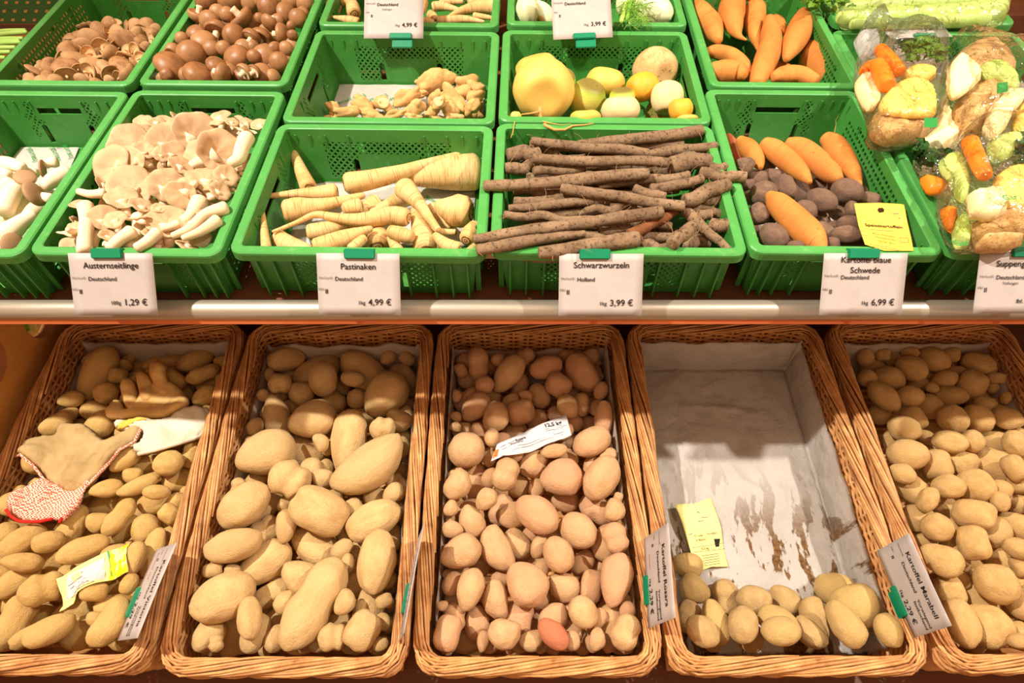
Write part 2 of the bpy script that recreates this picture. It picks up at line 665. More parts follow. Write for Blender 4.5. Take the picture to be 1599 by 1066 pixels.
M['liner'] = paper_mat('liner_paper', (238, 230, 220), (226, 214, 200), 0.35)
M['liner_soiled'] = paper_mat('soiled_liner_paper', (238, 231, 222), (224, 215, 204), 0.75, dict(
    scale=(26, 9, 1), f=1.0, lo=0.535, zone=[(0.0, (1, 1, 1)), (0.24, (1, 1, 1)), (0.33, (0.3, 0.3, 0.3)), (0.44, (0, 0, 0))]))
M['crate_paper'] = paper_mat('crate_paper', (244, 238, 228), (232, 224, 212), 0.2)
M['yellow_paper'] = paper_mat('yellow_label_paper', (244, 208, 84), (236, 196, 70), 0.1)
M['pale_yellow_paper'] = paper_mat('pale_yellow_label_paper', (248, 234, 150), (240, 224, 134), 0.15)
M['white_paper'] = paper_mat('white_label_paper', (208, 202, 200), (196, 190, 190), 0.12)
M['sun_yellow'] = plain('yellow_print', (252, 200, 6), 0.55, 0.2)
M['metal'] = None
k = NT('brushed_rail_metal')
v = k.coord('Object', (6, 160, 160))
a = k.noise(v, 1.0, 5, 0.6)
k.base(k.ramp(a, [(0.3, lin((160, 148, 132))), (0.7, lin((186, 174, 156)))]))
k.bump(a, 0.12, 0.001)
M['metal'] = k.set(0.42, 0.5, 0.55)


def wood(name, c1, c2, sc=(1.2, 14, 14), rough=0.55):
    k = NT(name)
    v = k.coord('Object', sc)
    a = k.noise(v, 1.6, 6, 0.62)
    k.base(k.ramp(a, [(0.32, lin(c1)), (0.68, lin(c2))]))
    k.bump(a, 0.1, 0.001)
    return k.set(rough, 0.3)


M['wood_edge'] = wood('shelf_edge_wood', (214, 122, 72), (190, 98, 54))
M['wood_panel'] = wood('panel_wood', (232, 172, 92), (214, 150, 70), (2, 3, 9))
M['wood_dark'] = wood('dark_shelf_wood', (120, 72, 44), (92, 54, 32))
M['wood_pale'] = wood('pale_wood', (216, 166, 108), (198, 146, 88))
k = NT('plywood_edge')
v = k.coord('Object', (1, 1, 1))
wv = k.add('ShaderNodeTexWave', wave_type='BANDS', bands_direction='X')
wv.inputs['Scale'].default_value = 140
k.l(v, wv.inputs[0])
k.base(k.ramp(wv.outputs[0], [(0.3, lin((120, 72, 40))), (0.6, lin((170, 110, 62)))]))
M['ply'] = k.set(0.7, 0.2)


def wicker(name, c1, c2, c3, dark):
    k = NT(name)
    v = k.coord('Object')
    a = k.noise(k.coord('Object', (30, 30, 50)), 1.0, 4, 0.65)
    col = k.ramp(a, [(0.22, lin(dark)), (0.40, lin(c1)), (0.6, lin(c2)), (0.8, lin(c3))])
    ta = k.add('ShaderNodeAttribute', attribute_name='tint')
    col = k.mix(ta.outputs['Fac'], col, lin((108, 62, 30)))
    k.base(col)
    k.bump(k.noise(v, 240, 3), 0.2, 0.0006)
    return k.set(0.5, 0.3)


M['wicker'] = wicker('peeled_willow', (192, 132, 76), (214, 158, 98), (230, 182, 122), (130, 80, 42))
k = NT('clear_film')
gl = k.add('ShaderNodeBsdfGlossy')
gl.inputs['Roughness'].default_value = 0.13
gl.inputs['Color'].default_value = (1, 1, 1, 1)
tr = k.add('ShaderNodeBsdfTransparent')
tr.inputs[0].default_value = (0.99, 0.99, 0.985, 1)
mxs = k.add('ShaderNodeMixShader')
fr = k.add('ShaderNodeFresnel')
fr.inputs[0].default_value = 1.5
bp = k.add('ShaderNodeBump')
bp.inputs['Strength'].default_value = 0.9
bp.inputs['Distance'].default_value = 0.02
nz = k.noise(k.coord('Object'), 24, 4, 0.55)
k.l(nz, bp.inputs['Height'])
k.l(bp.outputs[0], fr.inputs[1])
k.l(bp.outputs[0], gl.inputs['Normal'])
fa = k.add('ShaderNodeMath', operation='MULTIPLY_ADD')
fa.inputs[1].default_value = 0.7
fa.inputs[2].default_value = 0.02
k.l(fr.outputs[0], fa.inputs[0])
k.l(fa.outputs[0], mxs.inputs[0])
k.l(tr.outputs[0], mxs.inputs[1])
k.l(gl.outputs[0], mxs.inputs[2])
k.l(mxs.outputs[0], k.n['Material Output'].inputs[0])
M['film'] = k.m
k = NT('crumpled_clear_film')
k.base((0.9, 0.9, 0.88, 1))
k.b.inputs['Alpha'].default_value = 0.42
k.bump(k.noise(k.coord('Object'), 60, 5, 0.6), 1.0, 0.02)
M['film_knot'] = k.set(0.18, 0.6)
M['film_green'] = plain('green_bag_print', (36, 138, 62), 0.4, 0.4)
k = NT('gingham_cloth')
v = k.coord('Object', (330, 330, 330))
ck = k.add('ShaderNodeTexChecker')
ck.inputs['Scale'].default_value = 1.0
ck.inputs['Color1'].default_value = lin((206, 92, 66))
ck.inputs['Color2'].default_value = lin((240, 214, 190))
k.l(v, ck.inputs[0])
k.base(ck.outputs[0])
M['gingham'] = k.set(0.9, 0.1)
M['red_trim'] = plain('red_binding', (196, 44, 34), 0.8, 0.1)


def cloth(name, c1, c2, dark, sc=18, bump=0.5):
    k = NT(name)
    v = k.coord('Object')
    col = k.ramp(k.noise(v, sc, 5, 0.6), [(0.32, lin(c1)), (0.66, lin(c2))])
    f = k.ramp(k.noise(v, sc * 2.2, 4, 0.6), [(0.6, (0, 0, 0)), (0.76, (0.6, 0.6, 0.6))])
    k.base(k.mix(f, col, lin(dark)))
    k.bump(k.noise(v, 60, 4, 0.6), bump, 0.004)
    return k.set(0.9, 0.1)


M['suede'] = cloth('glove_suede', (192, 164, 114), (172, 142, 94), (136, 110, 74))
M['leather'] = cloth('glove_leather', (230, 192, 126), (212, 168, 102), (170, 126, 72))
M['canvas'] = cloth('glove_canvas', (222, 212, 192), (206, 192, 164), (196, 168, 122), 14, 0.4)
M['canvas_yellow'] = cloth('glove_yellow_cloth', (232, 196, 92), (220, 178, 74), (206, 160, 70), 20, 0.3)
M['mottle'] = None
k = NT('green_white_print')
v = k.coord('Object')
k.base(k.ramp(k.noise(v, 26, 5, 0.6), [(0.36, lin((24, 150, 60))), (0.46, lin((150, 200, 90))), (0.52, lin((226, 232, 200))), (0.6, lin((250, 246, 240)))]))
M['mottle'] = k.set(0.5, 0.3)
M['sheet_green'] = plain('green_painted_sheet', (70, 128, 62), 0.5, 0.4)
M['dark'] = plain('painted_hole_shade', (60, 34, 22), 0.9, 0.05)

# ================================================================ setting: shelves, rail, panels
CH = 0.113          # crate height
BH = 0.150          # basket height


def slab(name, x0, x1, d0, d1, h0, h1, fr, mat, label=None, cat=None, kind='structure'):
    bm = bmesh.new()
    box(bm, (0, 0, 0), (x1 - x0, d1 - d0, h1 - h0))
    c = fr.w((x0 + x1) / 2, (d0 + d1) / 2, (h0 + h1) / 2)
    o = link(name, mesh_of(bm, name, False), mat)
    o.matrix_world = fr.mat(c)
    return tag(o, label, cat, None, kind)


slab('shelf_board', -1.07, 1.75, -0.005, 1.45, -CH - 0.024, -CH - 0.002, TU, M['wood_dark'],
     'sloping wooden shelf board under the green crates', 'shelf')
slab('basket_board', -1.75, 1.75, -0.06, 0.95, -BH - 0.026, -BH - 0.003, TL, M['wood_dark'],
     'sloping wooden board under the wicker baskets', 'shelf')
# front edge strip of the shelf and the round metal rail that rides on it
pr = at(CXP, 484, 1.030)
bm = bmesh.new()
tube(bm, [(-1.75, 0, 0), (-0.6, 0, 0), (0.6, 0, 0), (1.75, 0, 0)], [0.0165] * 4, 24)
o = link('metal_rail', mesh_of(bm, 'metal_rail'), M['metal'])
o.location = pr
tag(o, 'round brushed metal rail along the front of the crate shelf', 'rail')
for p in o.data.polygons:
    if len(p.vertices) > 4:
        p.use_smooth = False
pe = at(CXP, 503.5, 1.034)
bm = bmesh.new()
box(bm, (0, 0.010, 0.0045), (3.5, 0.030, 0.011))
bmesh.ops.bevel(bm, geom=bm.edges[:], offset=0.0015, segments=2, affect='EDGES')
o = link('shelf_edge', mesh_of(bm, 'shelf_edge', False), M['wood_edge'])
o.location = pe
tag(o, 'narrow reddish wooden edge strip under the metal rail', 'shelf edge', None, 'structure')
# floor and back wall of the shop, mostly hidden
for nm, c, s, mt in (('floor', (0, 1.2, -0.02), (6, 5, 0.04), 'wood_dark'), ('wall_back', (0, 3.02, 1.9), (6, 0.04, 3.8), 'wood_pale')):
    bm = bmesh.new()
    box(bm, (0, 0, 0), s)
    o = link(nm, mesh_of(bm, nm, False), M[mt])
    o.location = c
    tag(o, None, None, None, 'structure')
# back riser that closes the space behind the baskets
slab('riser_board', -1.75, 1.75, 0.90, 0.92, -BH - 0.02, 0.02, TL, M['wood_dark'], 'wooden riser behind the wicker baskets', 'board')

# side panel on the left, plywood with round holes, seen left of the first basket
PX = -0.995
PT = 0.030


def panel_yz(px, py):
    r = ray(px, py)
    t = (PX - CAM.x) / r.x
    p = CAM + r * t
    return Vector((p.y, p.z))


outer = [Vector((0.40, 0.25)), Vector((1.45, 0.25)), Vector((1.45, 1.03)), Vector((1.20, 0.975)), Vector((0.86, 0.945)), Vector((0.40, 0.945))]
holes = [(panel_yz(62, 490), 0.052), (panel_yz(-22, 566), 0.052)]
pts, edges = [], []


def addloop(lp):
    b = len(pts)
    pts.extend(lp)
    edges.extend([(b + i, b + (i + 1) % len(lp)) for i in range(len(lp))])


addloop(outer)
NH = 40
for c, r in holes:
    addloop([Vector((c.x + r * math.cos(-2 * PI * i / NH), c.y + r * math.sin(-2 * PI * i / NH))) for i in range(NH)])
res = delaunay_2d_cdt(pts, edges, [], 1, 1e-6)
bm = bmesh.new()
va = [bm.verts.new((0, v.x, v.y)) for v in res[0]]
vb = [bm.verts.new((-PT, v.x, v.y)) for v in res[0]]
for f in res[2]:
    cc = sum((res[0][i] for i in f), Vector((0, 0))) / len(f)
    if any((cc - c).length < r * 0.97 for c, r in holes):
        continue
    bm.faces.new([va[i] for i in f])
    bm.faces.new([vb[i] for i in f][::-1])
be = [e for e in bm.edges if len(e.link_faces) == 1 and e.verts[0].co.x > -0.001 and e.verts[1].co.x > -0.001]
mp = dict(zip(va, vb))
for e in be:
    a, b = e.verts
    f = bm.faces.new((a, b, mp[b], mp[a]))
    f.material_index = 1
o = link('side_panel', mesh_of(bm, 'side_panel', False, (M['wood_panel'], M['ply'])))
o.location = (PX, 0, 0)
tag(o, 'upright plywood side panel with round holes left of the first basket', 'panel', None, 'structure')
# a printed carton on the far side of the panel, seen through the upper hole
hc = holes[0][0]
bm = bmesh.new()
box(bm, (0, 0, 0), (0.16, 0.20, 0.20))
bmesh.ops.bevel(bm, geom=bm.edges[:], offset=0.006, segments=2, affect='EDGES')
o = link('printed_carton', mesh_of(bm, 'printed_carton', False), M['mottle'])
o.location = (PX - 0.135, hc.x + 0.06, hc.y - 0.08)
tag(o, 'white and green printed carton seen through the round panel hole', 'carton')

# ================================================================ crates
RW = 0.0165
WIDE = (0.391, 0.330)
NARROW = (0.293, 0.440)


def rrect(wx, wy, r, seg=5):
    out = []
    for cx, cy, a0 in ((wx - r, wy - r, 0), (-wx + r, wy - r, 90), (-wx + r, -wy + r, 180), (wx - r, -wy + r, 270)):
        for i in range(seg + 1):
            a = math.radians(a0 + 90 * i / seg)
            out.append(Vector((cx + r * math.cos(a), cy + r * math.sin(a), 0)))
    return out


def rim_mesh(wd, dp):
    bm = bmesh.new()
    prof = [(0, CH - 0.004), (0, CH), (0.002, CH + 0.001), (RW - 0.003, CH + 0.001), (RW - 0.0006, CH - 0.001), (RW, CH - 0.004), (RW, CH - 0.016), (RW - 0.003, CH - 0.016), (RW - 0.003, CH - 0.004)]
    loops = []
    for o_, z in prof:
        q = RW - o_
        loops.append([bm.verts.new((p.x, p.y, z)) for p in rrect(wd / 2 - q, dp / 2 - q, max(0.006, 0.020 - q * 0.8))])
    n = len(loops[0])
    for a, b in zip(loops, loops[1:] + loops[:1]):
        for i in range(n):
            bm.faces.new((a[i], a[(i + 1) % n], b[(i + 1) % n], b[i]))
    return mesh_of(bm, 'rim', False, (M['rim'],))


def wall_mesh(lt, lb, ncol, nrow, cellf, ribs=(), off_top=0.0, off_bot=0.0):
    """wall in its own frame: x along, z up, inner face at y=0 (+y outward); draft from bottom to top"""
    bm = bmesh.new()
    cache = {}

    def P(u, v):
        key = (round(u, 5), round(v, 5))
        if key not in cache:
            L = lb + (lt - lb) * v
            cache[key] = bm.verts.new(((u - 0.5) * L, off_bot + (off_top - off_bot) * v, 0.003 + v * (CH - 0.004)))
        return cache[key]

    for i in range(ncol):
        for j in range(nrow):
            k = cellf(i, j)
            u0, u1, v0, v1 = i / ncol, (i + 1) / ncol, j / nrow, (j + 1) / nrow
            um, vm = (u0 + u1) / 2, (v0 + v1) / 2
            du, dv = (u1 - u0), (v1 - v0)
            if k == 'e':
                continue
            if k == 's':
                bm.faces.new((P(u0, v0), P(u1, v0), P(u1, v1), P(u0, v1)))
            elif k == 'x':
                a = 0.20
                c = [P(um + a * du * 0.9, vm), P(um, vm + a * dv * 0.9), P(um - a * du * 0.9, vm), P(um, vm - a * dv * 0.9)]
                bm.faces.new(c)
                for (sx, sy, c1, c2) in ((1, 1, 0, 1), (-1, 1, 1, 2), (-1, -1, 2, 3), (1, -1, 3, 0)):
                    ux, vy = (u1 if sx > 0 else u0), (v1 if sy > 0 else v0)
                    p1, p2 = P(ux - sx * a * du, vy), P(ux, vy - sy * a * dv)
                    pc = P(ux, vy)
                    if sx * sy > 0:
                        bm.faces.new((c[c1], p2, pc, p1, c[c2]))
                    else:
                        bm.faces.new((c[c1], p1, pc, p2, c[c2]))
            elif k == 'q':
                a = 0.2
                q = [P(u0 + a * du, v0 + a * dv), P(u1 - a * du, v0 + a * dv), P(u1 - a * du, v1 - a * dv), P(u0 + a * du, v1 - a * dv)]
                r = [P(u0, v0), P(u1, v0), P(u1, v1), P(u0, v1)]
                for t in range(4):
                    bm.faces.new((r[t], r[(t + 1) % 4], q[(t + 1) % 4], q[t]))
    bmesh.ops.recalc_face_normals(bm, faces=bm.faces[:])
    f0 = bm.faces[:]
    if sum((f.normal.y for f in f0)) > 0:
        bmesh.ops.reverse_faces(bm, faces=f0)
    ex = bmesh.ops.extrude_face_region(bm, geom=f0)
    vs = [e for e in ex['geom'] if isinstance(e, bmesh.types.BMVert)]
    bmesh.ops.translate(bm, vec=(0, 0.0026, 0), verts=vs)
    for u in ribs:
        L = (lt + lb) / 2
        box(bm, ((u - 0.5) * L, (off_top + off_bot) / 2 + 0.0062, CH / 2 - 0.004), (0.003, 0.0085, CH - 0.014))
    return mesh_of(bm, 'wall_panel', False, (M['crate'],))


def long_cell(i, j):       # 30 x 9
    if i < 5 or i > 24 or j < 1 or j > 6:
        return 's'
    if 10 <= i <= 19 and j <= 4:
        return 's'
    if i in (9, 20) and j <= 3:
        return 'e' if j > 0 else 's'
    return 'x'


def long_cell_sq(i, j):    # 34 x 9, square holes in a stepped field
    if i < 3 or i > 30 or j < 1 or j > 7:
        return 's'
    m = abs(i - 16.5)
    if m < 8 and j < 5 - (m > 6):
        return 's'
    if m > 11 and j > 6:
        return 's'
    return 'q'


def short_cell(i, j):      # 24 x 9
    if 8 <= i <= 15 and j == 6:
        return 'e'
    if (i, j) in ((6, 7), (6, 6), (6, 5), (7, 4), (5, 5), (6, 4), (17, 7), (17, 6), (17, 5), (16, 4), (18, 5), (17, 4), (5, 3), (18, 3), (5, 2), (18, 2)):
        return 'x'
    if i in (7, 16) and 1 <= j <= 3:
        return 'e'
    return 's'


DR = 0.011
CM = {}
for key, (wd, dp), lf, sf in (('wide', WIDE, (30, 9, long_cell), (24, 9, short_cell)), ('narrow', NARROW, (34, 9, long_cell_sq), (24, 9, short_cell))):
    ix, iy = wd / 2 - RW, dp / 2 - RW
    fb, lr = (lf, sf) if key == 'wide' else (sf, lf)
    CM[key] = dict(
        rim=rim_mesh(wd, dp),
        fb=wall_mesh(2 * ix, 2 * (ix - DR), *fb, ribs=(0.025, 0.10, 0.18, 0.30, 0.70, 0.82, 0.90, 0.975), off_top=iy, off_bot=iy - DR),
        lr=wall_mesh(2 * iy, 2 * (iy - DR), *lr, ribs=(0.03, 0.2, 0.8, 0.97), off_top=ix, off_bot=ix - DR))
    bm = bmesh.new()
    box(bm, (0, 0, 0.0025), (2 * (ix - DR) + 0.004, 2 * (iy - DR) + 0.004, 0.004))
    CM[key]['base'] = mesh_of(bm, 'base', False, (M['crate'],))

CRATES = {}


def crate(key, kind, fl, fr, label, rot=0.0):
    """fl, fr: image points of the outer front corners of the rim"""
    a, b = TU.hit(*fl), TU.hit(*fr)
    xa, da, _ = TU.loc(a)
    xb, db, _ = TU.loc(b)
    wd, dp = WIDE if kind == 'wide' else NARROW
    xm, dm = (xa + xb) / 2, (da + db) / 2
    R = Matrix.Rotation(rot, 4, 'Z')
    off = R @ Vector((0, dp / 2, 0))
    m = TU.mat(TU.w(xm + off.x, dm + off.y, -CH)) @ R
    root = empty('plastic_crate', m, label, 'crate', 'green plastic produce crates')
    c = CM[kind]
    link('rim', c['rim'], None, root)
    link('base', c['base'], None, root)
    link('front_wall', c['fb'], None, root, Matrix.Rotation(PI, 4, 'Z'))
    link('back_wall', c['fb'], None, root)
    link('side_wall', c['lr'], None, root, Matrix.Rotation(-PI / 2, 4, 'Z'))
    link('side_wall', c['lr'], None, root, Matrix.Rotation(PI / 2, 4, 'Z'))
    CRATES[key] = dict(x=xm + off.x, d=dm + off.y, w=wd, dp=dp, root=root, m=m, rot=rot)
    return root


crate('king', 'narrow', (-272, 399), (35, 399), 'green crate of king oyster mushrooms at the far left of the front row')
crate('oyster', 'narrow', (38, 399), (344, 398), 'green crate heaped with pale oyster mushrooms in the front row')
crate('parsnip', 'wide', (351, 398), (761, 398), 'green crate of parsnips in the front row behind the Pastinaken card')
crate('salsify', 'wide', (766, 398), (1167, 396), 'green crate piled with long black salsify roots')
crate('purple', 'narrow', (1172, 397), (1478, 396), 'green crate of purple potatoes and a few sweet potatoes', 0.0)
crate('soup', 'wide', (1482, 397), (1894, 396), 'green crate of bagged soup vegetables at the right front')
crate('shiitake', 'narrow', (-33, 133), (205, 133), 'green crate of brown shiitake mushrooms at the upper left')
crate('chestnut', 'narrow', (211, 133), (449, 133), 'green crate full of round brown chestnut mushrooms')
crate('artichoke', 'wide', (433, 192), (776, 192), 'half empty green crate of knobbly artichoke tubers on white paper')
crate('turnip', 'wide', (778, 192), (1112, 191), 'green crate of yellow turnips in the second row')
crate('sweet', 'narrow', (1109, 137), (1347, 135), 'green crate of orange sweet potatoes at the upper right')
crate('celeriac', 'wide', (1374, 192), (1716, 192), 'green crate behind the bagged vegetables below the celery')
crate('upper_parsnip', 'wide', (490, 41), (783, 41), 'green crate of parsnips cut off by the top of the photo')
crate('fennel', 'wide', (787, 40), (1078, 40), 'green crate of fennel bulbs at the top of the photo')
crate('celery', 'wide', (1301, 38), (1592, 36), 'green crate holding bagged celery at the upper right corner')


def crate_floor(key, px, py, up=0.0):
    return TU.hit(px, py, -CH + 0.006 + up)


# white printed paper lying in crates
def crate_paper(key, corners, label, texts):
    """corners in image px on the crate floor"""
    c = CRATES[key]
    bx, by = c['w'] / 2 - RW - DR - 0.005, c['dp'] / 2 - RW - DR - 0.005
    P = []
    for x, y in corners:
        a, b, _ = TU.loc(TU.hit(x, y, -CH + 0.0068))
        P.append((min(max(a, c['x'] - bx), c['x'] + bx), min(max(b, c['d'] - by), c['d'] + by)))
    cx = sum(p[0] for p in P) / 4
    cy = sum(p[1] for p in P) / 4
    q = [Vector((p[0] - cx, p[1] - cy)) for p in P]
    bm = bmesh.new()
    n = 16
    g = []
    for i in range(n + 1):
        row = []
        for j in range(n + 1):
            u, v = i / n, j / n
            p = (q[0] * (1 - u) + q[1] * u) * (1 - v) + (q[3] * (1 - u) + q[2] * u) * v
            row.append(bm.verts.new((p.x, p.y, 0.0012 + 0.0012 * noise.noise(Vector((p.x * 40, p.y * 40, 1))))))
        g.append(row)
    for i in range(n):
        for j in range(n):
            bm.faces.new((g[i][j], g[i + 1][j], g[i + 1][j + 1], g[i][j + 1]))
    bmesh.ops.solidify(bm, geom=bm.faces[:], thickness=0.0004)
    o = link('paper_sheet', mesh_of(bm, 'paper_sheet'), M['crate_paper'])
    o.matrix_world = TU.mat(TU.w(cx, cy, -CH + 0.0068))
    tag(o, label, 'paper sheet')
    if texts:
        bm = bmesh.new()
        for s, px, py, size, rot in texts:
            x, d, _ = TU.loc(TU.hit(px, py, -CH + 0.009))
            add_text(bm, s, x - cx, d - cy, size, 0.015, 'c', None, 0.0036, 1.0, math.radians(rot))
        link('lettering', mesh_of(bm, 'lettering', False), M['ink_green'], o)
    return o


crate_paper('artichoke', ((500, 189), (772, 189), (770, 131), (513, 132)), 'white printed paper sheet lying under the artichoke tubers',
            [('[ECHT BIO.]', 549, 157, 0.0125, 34), ('[ECHT BIO.]', 584, 157, 0.0125, 34), ('[ECHT BIO.]', 616, 156, 0.0125, 34), ('[ECHT BIO.]', 646, 152, 0.0125, 34),
             ('[ECHT BIO.]', 560, 178, 0.0125, 34), ('[ECHT BIO.]', 600, 178, 0.0125, 34)])
crate_paper('king', ((-160, 375), (60, 385), (130, 222), (10, 226)), 'white printed paper sheet under the king oyster mushrooms',
            [('[ECHT BIO.]', 48, 243, 0.0100, -52), ('[ECHT BIO.]', 84, 242, 0.0100, -52), ('[ECHT BIO.]', 104, 238, 0.0100, -52)])
crate_paper('purple', ((1190, 385), (1420, 385), (1365, 222), (1150, 222)), 'white paper sheet under the purple potatoes', [])
crate_paper('parsnip', ((395, 385), (750, 385), (745, 262), (460, 262)), 'white paper sheet under the front parsnips', [('[ECHT BIO.]', 678, 318, 0.0100, -40)])

# ================================================================ wicker baskets
BW, BD = 0.398, 0.680


def peri(wx, wy, r):
    """points and outward normals at equal steps along a rounded rectangle"""
    pts = []
    segs = 8
    raw = rrect(wx, wy, r, segs)
    raw.append(raw[0].copy())
    L = [0]
    for a, b in zip(raw, raw[1:]):
        L.append(L[-1] + (b - a).length)
    tot = L[-1]

    def f(s):
        s %= tot
        k = 0
        lo, hi = 0, len(L) - 1
        while hi - lo > 1:
            mid = (lo + hi) // 2
            if L[mid] <= s:
                lo = mid
            else:
                hi = mid
        t = (s - L[lo]) / max(1e-9, L[lo + 1] - L[lo])
        p = raw[lo].lerp(raw[lo + 1], t)
        tg = (raw[lo + 1] - raw[lo]).normalized()
        return p, Vector((tg.y, -tg.x, 0))
    return f, tot


def basket_meshes():
    rnd = random.Random(3)
    bm = bmesh.new()
    rows = 20
    stakes = 62
    for j in range(rows):
        v = (j + 0.5) / rows
        inset = 0.026 - 0.014 * v
        f, tot = peri(BW / 2 - inset, BD / 2 - inset, 0.035)
        n = stakes * 4
        pts, rad = [], []
        for i in range(n):
            s = tot * i / n
            p, nn = f(s)
            a = math.sin(PI * stakes * i / n + (PI if j % 2 else 0))
            pts.append(p + nn * (a * 0.0030) + Vector((0, 0, 0.006 + v * (BH - 0.030) + rnd.uniform(-0.0006, 0.0006))))
        pts.append(pts[0])
        tube(bm, pts, [0.0031] * len(pts), 6, False)
    wall = mesh_of(bm, 'woven_wall', True, (M['wicker'],))
    bm = bmesh.new()
    f0, t0 = peri(BW / 2 - 0.027, BD / 2 - 0.027, 0.035)
    f1, t1 = peri(BW / 2 - 0.012, BD / 2 - 0.012, 0.035)
    for i in range(stakes):
        a, _ = f0(t0 * (i + 0.5) / stakes)
        b, _ = f1(t1 * (i + 0.5) / stakes)
        tube(bm, [(a.x, a.y, 0.003), (b.x, b.y, BH - 0.018)], [0.0026, 0.0026], 6)
    stake = mesh_of(bm, 'stakes', True, (M['wicker'],))
    # border: rods that climb from outside below, run along the top and tuck down inside
    bm = bmesh.new()
    f, tot = peri(BW / 2 - 0.013, BD / 2 - 0.013, 0.034)
    N = 58
    span = 0.34
    tint = bm.verts.layers.float.new('tint')
    for i in range(N):
        s0 = tot * i / N + rnd.uniform(-0.006, 0.006)
        pts, rad = [], []
        m = 16
        r0 = rnd.uniform(0.0021, 0.0029)
        dz = rnd.uniform(-0.002, 0.002)
        wb, wp = rnd.uniform(-0.0022, 0.0022), rnd.uniform(0, 6)
        for q in range(m + 1):
            t = q / m
            p, nn = f(s0 + span * t)
            ang = math.radians(-48 + 226 * t)          # from outside low, over the top, to inside low
            rr = 0.0115 + wb * math.sin(5 * t + wp)
            pts.append(p + nn * (rr * math.cos(ang) * 1.05 + rnd.uniform(-0.0004, 0.0004)) + Vector((0, 0, BH - 0.010 + dz + rr * math.sin(ang))))
            rad.append(r0 * (1 - 0.35 * abs(2 * t - 1) ** 3))
        rg = tube(bm, pts, rad, 7)
        tv = max(0.0, rnd.uniform(-0.25, 0.55))
        for q in rg:
            for v in q:
                v[tint] = tv
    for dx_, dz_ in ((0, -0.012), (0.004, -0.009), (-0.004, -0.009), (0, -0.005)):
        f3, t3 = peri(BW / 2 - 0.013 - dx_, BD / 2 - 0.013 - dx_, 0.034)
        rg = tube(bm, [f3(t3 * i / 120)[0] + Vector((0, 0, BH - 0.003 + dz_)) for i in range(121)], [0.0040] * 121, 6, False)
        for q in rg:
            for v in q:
                v[tint] = 0.8  # core rods tinted dark, painting in the shade between the border rods
    # waling under the border, outside
    for lv in range(2):
        f2, tt = peri(BW / 2 - 0.006, BD / 2 - 0.006, 0.036)
        n = 200
        for k in range(2):
            pts = []
            for i in range(n + 1):
                p, nn = f2(tt * i / n)
                a = math.sin(2 * PI * 20 * i / n + PI * k)
                pts.append(p + nn * (a * 0.0035) + Vector((0, 0, BH - 0.026 - lv * 0.011 + 0.0035 * math.cos(2 * PI * 20 * i / n + PI * k))))
            tube(bm, pts, [0.0034] * len(pts), 6, False)
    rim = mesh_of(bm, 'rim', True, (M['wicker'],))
    bm = bmesh.new()
    box(bm, (0, 0, 0.004), (BW - 0.05, BD - 0.05, 0.006))
    for i in range(40):
        y = -BD / 2 + 0.03 + (BD - 0.06) * i / 39
        tube(bm, [(-BW / 2 + 0.028 + (BW - 0.056) * q / 12, y, 0.009 + 0.0015 * math.sin(q * PI + i * PI)) for q in range(13)], [0.004] * 13, 6)
    base = mesh_of(bm, 'woven_base', True, (M['wicker'],))
    return wall, stake, rim, base


BMESH = basket_meshes()
BASKETS = {}


def basket(key, fl, fr, label, rot=0.0):
    xa, da, _ = TL.loc(TL.hit(*fl))
    xb, db, _ = TL.loc(TL.hit(*fr))
    xm, dm = (xa + xb) / 2, (da + db) / 2
    R = Matrix.Rotation(rot, 4, 'Z')
    off = R @ Vector((0, BD / 2, 0))
    m = TL.mat(TL.w(xm + off.x, dm + off.y, -BH)) @ R @ Matrix.Diagonal(((xb - xa - 0.004) / BW, 1, 1, 1))
    root = empty('wicker_basket', m, label, 'basket', 'wicker potato baskets')
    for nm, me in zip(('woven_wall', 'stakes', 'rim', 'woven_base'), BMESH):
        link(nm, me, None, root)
    BASKETS[key] = dict(x=xm + off.x, d=dm + off.y, w=xb - xa, dp=BD, root=root, rot=rot, front=dm)
    return root


basket('b1', (-172, 1050), (226, 1050), 'wicker basket of potatoes with work gloves at the far left')
basket('b2', (232, 1054), (634, 1054), 'wicker basket of large pale potatoes, second from the left')
basket('b3', (638, 1054), (1042, 1052), 'wicker basket of reddish potatoes in the middle of the row')
basket('b4', (1046, 1054), (1466, 1050), 'nearly empty wicker basket lined with soiled white paper')
basket('b5', (1478, 1050), (1880, 1048), 'wicker basket of round potatoes at the far right')

# ================================================================ produce: shapes
def ico(sub=4):
    bm = bmesh.new()
    bmesh.ops.create_icosphere(bm, subdivisions=sub, radius=1.0)
    return bm


def fbm(p, sc, seed):
    q = Vector((p.x * sc + seed * 13.7, p.y * sc - seed * 5.1, p.z * sc + seed * 2.3))
    return noise.noise(q) + 0.5 * noise.noise(q * 2.1)


